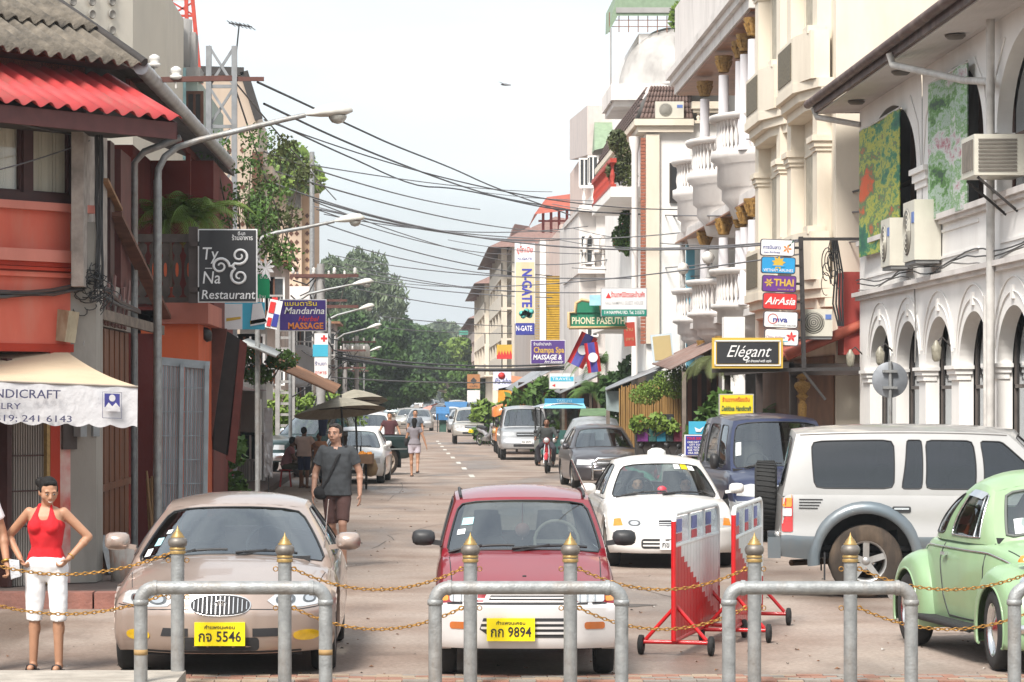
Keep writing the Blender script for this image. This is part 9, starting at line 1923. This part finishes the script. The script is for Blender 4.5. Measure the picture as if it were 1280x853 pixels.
# ================================================================== shop fronts, awnings, planting on the right; vendor; wires; trees
def right_shops():
 TIN = mat('tin_grey',(.36,.38,.40),.5,.3,var=.3,dirt=(.22,.15,.11),dirtamt=.5);TINR = mat('tin_rusty',(.26,.16,.13),.7,.1,var=.4,scale=5,dirt=(.38,.33,.30),dirtamt=.6,dscale=2);BAM = mat('bamboo',(.36,.21,.07),.7,var=.35,scale=6,streak=.2)
 def awn(lab,pts,m,pitch=.2,posts=()):
  """sloping tin sheet: four photo points with distance, near eave, far eave, near top, far top"""
  q = corrugated(*[P(*p) for p in pts],pitch,.02);o = thing('tin_awning',lab,'awning',tuple(P(*pts[0])),w=True);q.build('sheet',m,o)
  for p in posts:c = P(*p);q = MB();q.bar((c.x,c.y,0),c,.09);q.build('post',mat('post_grey_brown',(.22,.18,.15),.9,var=.3),o)
  return o
 awn('rusty red-brown tin awning over the dark shop left of the boutique sign',((838,462,66),(815,455,76),(905,428,66),(880,425,76)),TINR,.28,((855,465,66),(905,440,66)))
 awn('long grey tin awning above the bamboo fence',((757,488,74),(757,484,90),(832,459,74),(815,452,90)),TIN,.25,((760,488,75),))
 awn('grey tin awning farther on beside the white travel sign',((700,492,96),(690,488,112),(752,468,96),(735,464,112)),TIN,.3,((704,492,97),))
 awn('grey tin awning below the purple spa sign',((640,489,112),(632,486,135),(690,463,112),(672,460,135)),TIN,.3,((646,489,113),))
 awn('orange tin awning at the far part of the right row',((621,488,142),(616,486,170),(655,472,142),(640,470,170)),mat('tin_orange',(.50,.20,.09),.7),.4)
 q = MB();Y = 74.3;q.add([P(757,489,Y),P(784,489,Y),P(776,516,Y),P(758,513,Y)],[(0,1,2,3)]);o = q.build('hanging_sheet',mat('sheet_green_grey',(.30,.37,.37),.7));tag(o,'grey-green plastic sheet hanging from the awning edge','sheet')
 q = MB();Y = 140;q.add([P(623,486,Y),P(639,483,Y),P(640,503,Y),P(622,505,Y)],[(0,1,2,3)]);o = q.build('hanging_cloth',mat('cloth_amber',(.72,.33,.03),.8));tag(o,'orange-yellow cloth hanging under the orange awning','cloth')
 # bamboo fence
 Y = 72.;t = thing('bamboo_fence','tall fence of upright bamboo poles under the long grey awning','fence',(PX(815,Y),Y,0),w=True);rnd = random.Random(2)
 for k in range(42):x = lerp(775,855,k/41);q = MB();h = PZ(484+rnd.uniform(-2,2)-(x-775)*.15,Y);q.tube([(PX(x,Y),Y+rnd.uniform(-.03,.03),.1),(PX(x+rnd.uniform(-.6,.6),Y),Y,h)],.019,6);q.build('bamboo_pole',BAM,t)
 q = MB();q.box(PX(775,Y),PX(855,Y),Y+.05,Y+.08,.1,PZ(488,Y));q.build('backing_mat',mat('mat_brown',(.17,.09,.03),.9),t)
 t = thing('bamboo_screen','narrow upright bamboo screen behind the tan menu board','screen',(PX(808,82),82,2),w=True)
 for k in range(9):x = 802+k*1.8;q = MB();q.tube([(PX(x,82),82,PZ(470,82)),(PX(x,82),82,PZ(423,82))],.022,6);q.build('bamboo_pole',BAM,t)
 # dark openings under the awnings, colourful cloth table, cabinet
 for (x0,x1,y0,Y,lab) in ((857,905,462,68,'dark shop entrance left of the palm leaves'),(700,775,478,100,'dark shop front behind the three-wheeler'),(648,705,478,116,'dark shop front under the spa sign')):
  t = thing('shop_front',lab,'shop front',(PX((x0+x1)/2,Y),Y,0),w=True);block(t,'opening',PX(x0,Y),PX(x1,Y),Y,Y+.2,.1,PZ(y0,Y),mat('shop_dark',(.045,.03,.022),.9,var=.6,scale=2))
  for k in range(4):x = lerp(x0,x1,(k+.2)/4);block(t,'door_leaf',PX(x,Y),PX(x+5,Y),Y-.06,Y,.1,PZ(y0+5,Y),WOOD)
 t = thing('textile_rail','row of purple, blue and crimson textiles hanging in front of the bamboo fence','textiles',(PX(835,64),64,0),w=True)
 for k,(a,b,c) in enumerate(((797,810,(.14,.03,.16)),(811,820,(.03,.10,.09)),(821,832,(.02,.17,.26)),(833,841,(.03,.05,.05)),(842,852,(.17,.03,.06)))):q = MB();q.box(PX(a,64),PX(b,64),64,64.1,PZ(552,64),PZ(534+(k%2),64));q.build('textile',mat(f'textile_{"abcde"[k]}',c,.95,var=.3,scale=6,bump=.4),t)
 q = MB();q.box(PX(796,64),PX(853,64),64.1,64.6,.1,PZ(537,64));q.build('stall_base',DRK,t)
 t = thing('display_cabinet','dark glass-doored display cabinet before the bamboo fence','cabinet',(PX(831,66),66,0),w=True);block(t,'case',PX(820,66),PX(842,66),66,66.4,.6,PZ(518,66),BLK)
 for k in range(3):block(t,'pane',PX(822+k*7,66),PX(827+k*7,66),65.97,65.99,PZ(538,66),PZ(522,66),mat('pane_grey',(.10,.12,.12),.2))
 q = MB();Y = 86;q.add([P(724,520,Y),P(773,520,Y),P(770,510,Y+.8),P(726,511,Y+.8)],[(0,1,2,3)]);q.box(PX(726,Y),PX(771,Y),Y+.1,Y+.9,0,PZ(521,Y));o = q.build('cart',mat('cart_green',(.12,.20,.10),.8,var=.3));tag(o,'low roofed stall with a mossy green top behind the covered car','stall')
 # parked motorcycles by the shops
 for (px,Y,rz,c,lab) in ((824,58,.5,(.45,.02,.03),'red parked motorcycle with mirrors beside the white saloon roof'),(840,57,.6,(.02,.22,.15),'green parked motorcycle between the red one and the dark blue notice'),(855,59,.4,(.03,.03,.035),'black parked motorcycle nearest the dark blue notice'),(617,126,.5,(.30,.3,.32),'silver motorcycle between the gold estate car and the silver off-road car')):
  motorcycle(lab,PX(px,Y),Y,rz,paint('moto_'+str(int(c[0]*100)),c),'motorcycles parked in front of the shops')
 t = thing('covered_seat','grey plastic-covered box among the parked motorcycles','box',(PX(840,54),54,0));q = Blob();q.ell((0,0,.78),(.20,.2,.26));q.cap((0,0,.0),(0,0,.75),.22,.2);q.build('cover',mat('plastic_sheet',(.40,.41,.40),.4,bump=.6),t,.03)
 # planting
 S_ = shrub;G5 = LG
 S_('bright feathery bush hanging over the bamboo fence',PX(832,70),70,PZ(492,70),[(x,0,z,.42,.4,.24) for x,z in ((-.3,.1),(.1,.35),(.5,.45),(.3,.1),(-.5,-.05))],5000,.035,G5[2],11)
 S_('dark leafy bush between the shop door and the yellow sign',PX(888,56),56,0,[(x,y,z,.3,.3,.32) for x,y,z in ((0,0,1.7),(.2,0,2.0),(-.2,.1,1.4),(.1,.1,1.1),(-.1,0,.7))],900,.11,G5[0],12)
 palm('broad palm right of the yellow handicraft sign',PX(946,58),58,1.1,.6,1.1,G5[0],16,21);palm('strappy green plant hanging below the boutique sign',PX(894,60),60,PZ(452,60),.1,1.0,G5[3],16,22,up=.1)
 palm('small palm tree beside the flags',PX(748,96),96,0,3.3,1.5,G5[0],18,23);palm('second small palm in front of the terraced building',PX(738,92),92,0,2.3,1.2,G5[0],14,24)
 S_('dark green bush right of the small palm',PX(784,84),84,1.2,[(x,0,z,.6,.5,.6) for x,z in ((0,.3),(.4,.9),(-.3,1.1),(.3,1.6))],1500,.16,G5[1],13)
 S_('green creepers under the grey awning by the travel sign',PX(672,108),108,.2,[(x,0,z,.8,.6,.7) for x,z in ((0,.6),(.8,1.2),(-.5,1.6),(.3,2.0))],1800,.18,G5[0],14)
 S_('leafy plants by the far orange cloth',PX(612,132),132,.2,[(x,0,z,.6,.6,.6) for x,z in ((0,.5),(.6,1.1),(-.3,1.2),(1.4,.6))],900,.25,G5[2],15)
 S_('low hedge between the far shops',PX(640,130),130,.1,[(x,0,z,.8,.6,.5) for x,z in ((-1,.4),(0,.6),(1,.5),(1.6,.9))],900,.2,G5[0],16)
 S_('leafy green plant spilling over the bonnet side of the blue van',PX(1030,47),47,.9,[(x,0,z,.3,.25,.16) for x,z in ((-.3,.55),(0,.6),(.35,.5),(.7,.42))],700,.08,G5[2],17)
 S_('olive potted shrub on the upper balcony of the terraced building',PX(776,81),81,PZ(232,81),[(x,0,z,.28,.3,.34) for x,z in ((-.15,.4),(.1,.9),(.2,.3),(-.1,1.25))],2600,.055,G5[3],18)
 S_('green potted shrub with red flowers on the lower balcony',PX(780,86),86,PZ(312,86),[(x,0,z,.28,.3,.4) for x,z in ((-.1,.35),(.1,.8),(.15,.2))],2200,.06,G5[0],19,flowers=(60,mat('flower_red',(.6,.04,.05),.6)))
 S_('rooftop shrub by the globe lamps on the top terrace',PX(848,97),97,PZ(40,97),[(0,0,.5,.3,.3,.5),(.2,0,.2,.3,.3,.3)],700,.12,G5[2],20)
 S_('small plants on the terrace parapet beside the columns',PX(816,64),64,PZ(545,64),[(-.3,0,.25,.22,.2,.2),(.1,0,.3,.22,.2,.22),(.4,0,.2,.2,.2,.18)],500,.08,G5[2],25)
 for (px,py,Y,lab) in ((853,28,96,'upper white globe lamp on the top terrace'),(859,40,96,'lower white globe lamp on the top terrace'),(873,190,79,'small lamp standing on the cream terrace')):
  l_ = thing('globe_lamp',lab,'lamp',tuple(P(px,py+6,Y)));q = MB();q.lathe([(.06,-.3),(.04,0),(.06,.02)],10);q.build('stand',CON,l_);q = MB();q.lathe([(.02,0),(.11,.05),(.15,.16),(.10,.28),(.02,.31)],14);q.build('globe',mat('globe_white',(.7,.68,.64),.3),l_)
def vendor():
 Y = 69.;CV = mat('parasol_khaki',(.36,.33,.26),.9,var=.2,bump=.2,dirt=(.24,.22,.17),dirtamt=.5)
 for i,(cx,top,x0,x1,ye,Y,lab) in enumerate(((428,497,366,484,516,68,'nearer khaki market parasol over the fruit cart'),(440,487,398,486,505,71,'taller khaki market parasol behind the nearer one'))):
  t = thing('parasol',lab,'parasol',(PX(cx+4,Y),Y,0),0,'market parasols',w=True);n = 8;R_ = (x1-x0)/2*Y/F;c = Vector((PX((x0+x1)/2,Y),Y,0));zt,ze = PZ(top,Y),PZ(ye,Y)
  for k in range(n):
   a0,a1 = 2*pi*k/n+.2,2*pi*(k+1)/n+.2;K = 5;vs = []
   for r_ in range(K+1):
    u = r_/K;z = lerp(zt,ze,u**1.25)
    for a in (a0,(a0+a1)/2,a1):rr = R_*u*(1 if a != (a0+a1)/2 else .955);vs.append((c.x+rr*cos(a)+.0,c.y+rr*sin(a),z+(.18*cos(a-2.2)*u)*(-1)))
   q = MB();q.add(vs,[(3*j+i_,3*j+i_+1,3*j+4+i_,3*j+3+i_) for j in range(K) for i_ in (0,1)],True);q.build('canopy_panel',CV,t)
  q = MB();q.tube([(c.x+.12,Y,0),(c.x+.02,Y,zt+.06)],.025,8);q.build('pole',BLK,t)
  for k in range(n):a = 2*pi*k/n+.2;q = MB();q.tube([(c.x,c.y,zt-.25),(c.x+R_*.75*cos(a),c.y+R_*.75*sin(a),lerp(zt,ze,.7)-.04)],.01,4);q.build('rib',BLK,t)
 q = MB();q.tube([P(402,505,69.5),P(404,520,69.5),P(403,545,69.5)],[.11,.13,.08],8);o = q.build('hanging_cloth',_m['cloth_navy'] if 'cloth_navy' in _m else BLK);tag(o,'dark navy cloth hanging beneath the parasols','cloth')
 # fruit cart: bicycle wheels, tray, heap of oranges
 t = thing('fruit_cart','pedal cart with a tray of oranges standing under the parasols','cart',(PX(447,67.5),67.5,0));FR_ = mat('orange_fruit',(.70,.25,.01),.5)
 wheel_simple(t,-.22,-.2,.36,.05,spokes=16);wheel_simple(t,.20,.25,.36,.05,spokes=16);wheel_simple(t,.05,1.5,.34,.05,spokes=16)
 q = MB();q.box(-.75,.35,-.5,.55,.62,.70);q.box(-.78,-.75,-.5,.55,.62,.84);q.box(.35,.38,-.5,.55,.62,.84);q.box(-.75,.35,-.53,-.5,.62,.84);q.build('tray',mat('tray_wood',(.16,.09,.05),.8),t);rnd = random.Random(8);pr = None
 for k in range(44):
  x,y = rnd.uniform(-.1,.32),rnd.uniform(-.45,.5);z = .75+rnd.random()*.16*(1-abs(y))
  if pr is None:q = MB();q.lathe([(.003,-.04),(.035,-.022),(.042,0),(.035,.022),(.003,.04)],8);pr = q.build('orange',FR_,t,loc=(x,y,z))
  else:share(pr,t,(x,y,z))
 q = MB();q.tube([(.05,.5,.5),(.05,1.1,.75),(.05,1.2,1.0)],.02,6);q.bar((-.2,1.2,1.0),(.3,1.2,1.0),.025);q.build('frame',BLK,t);q = MB();q.lathe([(.02,0),(.14,.05),(.18,.2),(.12,.4),(.02,.45)],10,Matrix.Translation((.3,.1,.3)));q.build('sack',mat('sack_tan',(.35,.25,.14),.9,bump=.4),t)
 # left verge plants
 fm = mat('flower_pink',(.50,.03,.12),.6)
 shrub('bushy green shrub with pink flowers left of the walking man',PX(272,45),45,0,[(x,y,z,.30,.3,.34) for x,y,z in ((-.15,0,.5),(.2,0,.7),(-.1,0,1.1),(.15,.1,1.35),(-.12,0,1.6),(.35,0,.4),(-.3,0,.8),(.45,.1,.3),(-.15,.1,1.95))],3200,.075,LG[0],31,flowers=(90,fm))
 shrub('bright bamboo-like hedge behind the silver banner',PX(372,90),90,0,[(x,y,z,.8,.5,.6) for x,y,z in ((-1.2,0,1.5),(-.5,0,1.8),(.2,0,1.6),(.8,0,1.8),(1.4,.2,1.5),(-.9,0,1.0),(0,0,1.1),(.9,0,1.1))],4500,.09,LG[2],32)
 shrub('grassy weeds at the foot of the leaning boards',PX(292,42),42,0,[(x,0,.25,.3,.3,.25) for x in (-.4,0,.4)],900,.06,LG[2],33)
 shrub('vines climbing over the cables between the palm and the lattice pylon',PX(305,43),43,PZ(330,43),[(x,y,z,.30,.3,.24) for x,y,z in ((-.35,0,.6),(-.1,0,1.0),(.1,0,1.5),(-.45,0,1.75),(.25,0,.7),(.35,0,.3),(.45,.1,1.1),(-.2,0,.25),(.62,0,.1),(.0,.2,.0),(-.6,0,1.1),(.2,0,1.9))],2300,.036,LG[0],34,cat='vine',fill=0,name='vine')
 shrub('lighter trailing branches right of the vines',PX(345,60),60,PZ(330,60),[(x,0,z,.4,.3,.35) for x,z in ((0,.3),(.2,1.0),(-.3,1.6),(.5,1.9),(.1,2.4))],1300,.055,LG[3],35,cat='vine',fill=0,name='vine')
 shrub('orange-flowering potted plants hanging under the poles on the left',PX(335,60),60,PZ(480,60),[(x,0,z,.35,.3,.22) for x,z in ((-.2,.2),(.3,.5),(-.5,.6))],1500,.055,LG[0],36,flowers=(160,mat('flower_orange',(.6,.16,.03),.6)))
 q = MB();q.bar((PX(118,33.5),33.5,.9),(PX(138,33),33,.15),.07);o = q.build('leaning_pipe',GALV);tag(o,'grey pipe leaning against the foot of the plank door','pipe')
 t = thing('bundle','tan bundle of sticks standing at the foot of the shutters','bundle',(PX(192,34.2),34.2,.1));rnd = random.Random(3)
 for k in range(12):q = MB();q.tube([(rnd.uniform(-.08,.08),0,0),(rnd.uniform(-.09,.09),rnd.uniform(-.05,.05),rnd.uniform(1.0,1.25))],.014,5);q.build('stick',mat('stick_tan',(.33,.2,.1),.9),t)
 t = thing('paint_bucket','dirty white and orange bucket by the kerb behind the beige saloon mirror','bucket',(PX(154,31.9),31.9,.15));q = MB();q.lathe([(.0,0),(.13,0),(.16,.36),(.14,.36),(.0,.33)],16);q.build('body',mat('bucket_white',(.55,.5,.45),.7,dirt=(.4,.12,.04),dirtamt=.9,dscale=6),t)
def wires():
 WM = [mat('wire_black',(.03,.03,.035),.6),mat('wire_grey',(.13,.13,.14),.6)]
 def wire(p0,Y0,p1,Y1,sag,r=.013,m=0,lab=None):
  r *= 1.35 if m else 1
  a,b = P(*p0,Y0),P(*p1,Y1);n = 26;q = MB();ym = (Y0+Y1)/2;s = sag*ym/F
  q.tube([a.lerp(b,i/n)-Vector((0,0,4*s*(i/n)*(1-i/n))) for i in range(n+1)],r,5,False);o = q.build('overhead_cable',WM[m]);tag(o,lab or 'thin overhead cable sagging across the sky above the street','cable','overhead cables')
 for k,(pts,r) in enumerate(((((322,103,58),(395,137,66),(470,172,75),(590,222,100),(715,270,125)),.026),(((330,130,58),(415,170,68),(500,205,80),(610,243,100),(715,263,125)),.026),(((340,152,60),(440,198,75),(540,234,90),(700,262,84),(860,272,78),(970,262,60),(1075,238,49)),.022))):
  f = smooth_keys([(p[0],)+tuple(P(*p)) for p in pts]);q = MB();q.tube([Vector(f(x)) for x in np.linspace(pts[0][0],pts[-1][0],50)],r,5,False);tag(q.build('overhead_cable',WM[0]),('uppermost thick black cable dropping from the lattice pylon towards the middle of the right row','middle thick black cable just below the uppermost one','longest thick black cable, crossing the whole street to the arcade corner')[k],'cable','overhead cables')
 for a in (((330,190),62,(600,262),110,8,.015),((345,215),62,(700,290),125,12,.015),((380,205),70,(690,240),130,6,.012),((392,250),80,(700,300),130,14,.02),((392,252),80,(655,330),140,8,.014),((396,262),80,(640,318),150,10,.014),((400,262),82,(668,300),150,7,.014),
    ((405,280),100,(690,345),130,10,.018),((410,300),110,(640,345),160,6,.018),((430,330),140,(660,366),150,6,.018),((430,345),150,(690,372),125,6,.018),((440,360),150,(640,390),190,4,.02),((470,395),170,(640,408),190,2,.02),((480,410),180,(640,417),190,2,.02),
    ((650,330),125,(860,305),79,8,.014),((700,300),110,(1000,300),48.5,10,.012),((715,285),110,(1075,302),48.7,14,.010),((640,380),160,(880,362),78,8,.014),((690,255),125,(1075,265),49,10,.012),((600,240),105,(860,250),79,6,.010),((330,150),60,(860,262),79,26,.012),((345,230),62,(1000,302),48.6,40,.012),((420,320),115,(880,345),78,14,.014),((405,268),90,(735,283),100,14,.012),((410,330),110,(752,366),78,12,.012),((392,258),80,(860,290),79,22,.012),((430,340),150,(1000,318),48.6,24,.011),((290,98),48,(420,250),85,2,.012),((290,98),48,(372,330),66,6,.012),
    ((0,150),29.6,(100,170),31.6,1,.006),((0,212),29.6,(112,176),31.6,2,.006),((715,335),110,(890,330),70,4,.012),((560,300),120,(760,318),100,5,.011)):wire(*a[:5],a[5],1)
 for k,(dy,r) in enumerate(((0,.06),(-4,.035),(3,.03))):wire((420,446+dy),112,(705,459+dy),108,9-k,r,0,('heaviest dark cable bundle strung low across the road','thinner dark cable just above the low cable bundle','dark cable sagging just under the low cable bundle')[k])
 wire((404,471),112,(640,478),125,3,.02,1,'thinner cable strung below the dark bundle across the road')
 # bird
 t = thing('bird','small bird gliding high in the sky','bird',tuple(P(632,106,90)));q = MB();q.tube([(-.15,0,.0),(0,0,0),(.17,0,-.02)],[.02,.045,.01],6);q.add([(0,0,.02),(-.04,-.05,.0),(-.25,-.2,.08),(-.05,.06,0)],[(0,1,2),(0,2,3)]);q.add([(0,0,.02),(.06,-.05,.0),(.22,.2,.03),(.02,.08,0)],[(0,1,2),(0,2,3)]);q.build('body',mat('feather_grey',(.2,.2,.21),.9),t)
 # loose loops at the arcade corner
 o = thing('cable_loops','loose black cable loops hanging at the corner above the red porch','cables',tuple(P(1045,330,48.5)),w=True);rnd = random.Random(6)
 for k in range(9):c = P(1035+rnd.uniform(-8,20),318+rnd.uniform(-12,40),48.5);r = rnd.uniform(.06,.17);q = MB();q.tube([c+Vector((r*.6*cos(a),rnd.uniform(-.02,.02),r*1.5*sin(a))) for a in np.linspace(0,5,14)],.009,4,False);q.build('loop',BLK,o)
 for k in range(4):q = MB();q.tube([P(1040+k*2,300,48.6),P(1044+k*3,340,48.6),P(1041+k*4,380,48.6),P(1048+k*2,408,48.6)],.016,5);q.build('dropper',BLK,o)
def trees():
 G = 'trees closing the street on the left'
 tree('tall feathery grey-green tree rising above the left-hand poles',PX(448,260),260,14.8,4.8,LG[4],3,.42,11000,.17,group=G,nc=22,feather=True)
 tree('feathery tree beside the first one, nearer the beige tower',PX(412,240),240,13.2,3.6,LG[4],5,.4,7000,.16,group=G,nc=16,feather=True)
 tree('dense dark green rounded tree below the feathery trees',PX(446,225),225,8.6,5.0,LG[1],7,.25,20000,.24,group=G,nc=24)
 tree('broad dark tree leaning over the road right of the feathery trees',PX(490,300),300,10.2,6.0,LG[1],8,.3,20000,.30,group=G,nc=24)
 tree('mid green tree right of the broad dark tree',PX(530,380),380,11.0,6.5,LG[0],9,.25,16000,.42,group=G,nc=22)
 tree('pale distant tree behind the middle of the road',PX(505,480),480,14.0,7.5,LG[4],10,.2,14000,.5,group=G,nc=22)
 tree('bright green tree in front of the striped far building',PX(563,330),330,8.3,5.4,LG[2],11,.2,14000,.36,group=G,nc=20)
 tree('lower green tree over the cars at the far right kerb',PX(582,270),272,5.6,3.2,LG[0],12,.3,9000,.28,group=G,nc=14)
 tree('dark low tree at the far left kerb',PX(470,200),205,5.6,3.6,LG[1],13,.25,12000,.22,group=G,nc=18)
 tree('green tree over the low pale house on the left',PX(395,165),168,6.2,3.0,LG[0],14,.3,9000,.2,group=G,nc=14)
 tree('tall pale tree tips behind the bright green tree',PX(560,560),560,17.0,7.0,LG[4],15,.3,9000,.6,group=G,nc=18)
 # far woodland behind everything
 rnd = random.Random(20);cl = [(PX(x,700)+rnd.uniform(-4,4),700+rnd.uniform(-20,20),rnd.uniform(4,15),11,8,6) for x in range(330,660,9)]+[(x,900,rnd.uniform(2,11),24,14,7) for x in range(-360,420,24)]
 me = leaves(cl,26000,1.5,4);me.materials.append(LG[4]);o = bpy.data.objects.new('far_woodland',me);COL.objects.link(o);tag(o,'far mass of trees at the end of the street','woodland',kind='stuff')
 # far street life: parasols and blue roofed stalls
 for (px,py,Y,m,lab) in ((546,508,300,(.55,.10,.06),'faded red parasol among the distant cars'),(538,511,290,(.6,.25,.2),'pale pink parasol left of the faded red one')):
  t = thing('parasol',lab,'parasol',(PX(px,Y),Y,0));q = MB();q.lathe([(.0,PZ(py-4,Y)),(.9,PZ(py,Y)),(1.2,PZ(py+2,Y))],10);q.build('canopy',mat('parasol_'+lab[:5].strip(),m,.8),t);q = MB();q.tube([(0,0,0),(0,0,PZ(py-4,Y))],.04,6);q.build('pole',BLK,t)
 BT = mat('tarp_blue',(.04,.17,.38),.7,var=.25,bump=.4)
 for (x0,x1,y,Y,lab) in ((545,562,511,175,'blue tarpaulin roof of a vendor cart beside the parked row'),(556,603,504,225,'long blue tarpaulin stall roofs at the far right kerb')):
  t = thing('market_stall',lab,'stall',(PX((x0+x1)/2,Y),Y,0),w=True);a,b = PX(x0,Y),PX(x1,Y);z = PZ(y,Y);q = MB();q.add([(a,Y,z-.3),(b,Y,z-.3),(b,Y+1.5,z+.1),(a,Y+1.5,z+.1),(a,Y-.02,z-.7),(b,Y-.02,z-.7)],[(0,1,2,3),(0,4,5,1)]);q.build('tarpaulin',BT,t)
  for x in (a+.1,b-.1):q = MB();q.bar((x,Y,0),(x,Y,z-.3),.06);q.build('post',BLK,t)
  q = MB();q.box(a+.2,b-.2,Y+.2,Y+1.2,0,.9);q.build('counter',mat('counter_green',(.06,.14,.11),.8),t)
 for (px,pyf,lab,col) in ((556,535,'person in teal crouching by the blue-roofed cart','teal'),(527,517,'distant person in white beside the moving cars','white')):
  Y = GY(pyf);person(lab,(PX(px,Y),Y,0),2.4,1.55,'brown',{},cloth(col+'_far',{'teal':(.03,.22,.18),'white':(.7,.68,.66)}[col]),_m['cloth_dark'],None,vox=.03,leg_to=1.9,face=False)
 t = thing('flag_banner','red banner strung in front of the distant trees','banner',tuple(P(521,483,250)));q = MB();q.add([(-.9,0,-.2),(.9,0,.35),(1.0,0,.8),(-.7,0,.1)],[(0,1,2,3)]);q.add([(-.2,0,-1.2),(.5,0,-.8),(.5,0,-.4),(-.2,0,-.8)],[(0,1,2,3)]);q.build('cloth',mat('cloth_faded_red',(.5,.07,.05),.8),t)
def haze():
 m = bpy.data.materials.new('haze');m.use_nodes = True;n = m.node_tree.nodes;n.remove(n['Principled BSDF']);v = n.new('ShaderNodeVolumePrincipled');v.inputs['Color'].default_value = (.86,.92,.97,1);v.inputs['Density'].default_value = .00045;v.inputs['Anisotropy'].default_value = .2
 m.node_tree.links.new(v.outputs[0],n['Material Output'].inputs['Volume']);q = MB();q.box(-3100,3100,-80,5100,-1,60);o = q.build('haze',m,kind='stuff');tag(o,'thin pale haze lying over the whole street','haze')
ground();arcade();right_row();corner_house();left_row();left_clutter()
sonata();tico();corolla();van();prado();beetle();street_cars();tuktuk()
street_metal();road_barriers();people();signs();right_shops();vendor();wires();trees();haze()
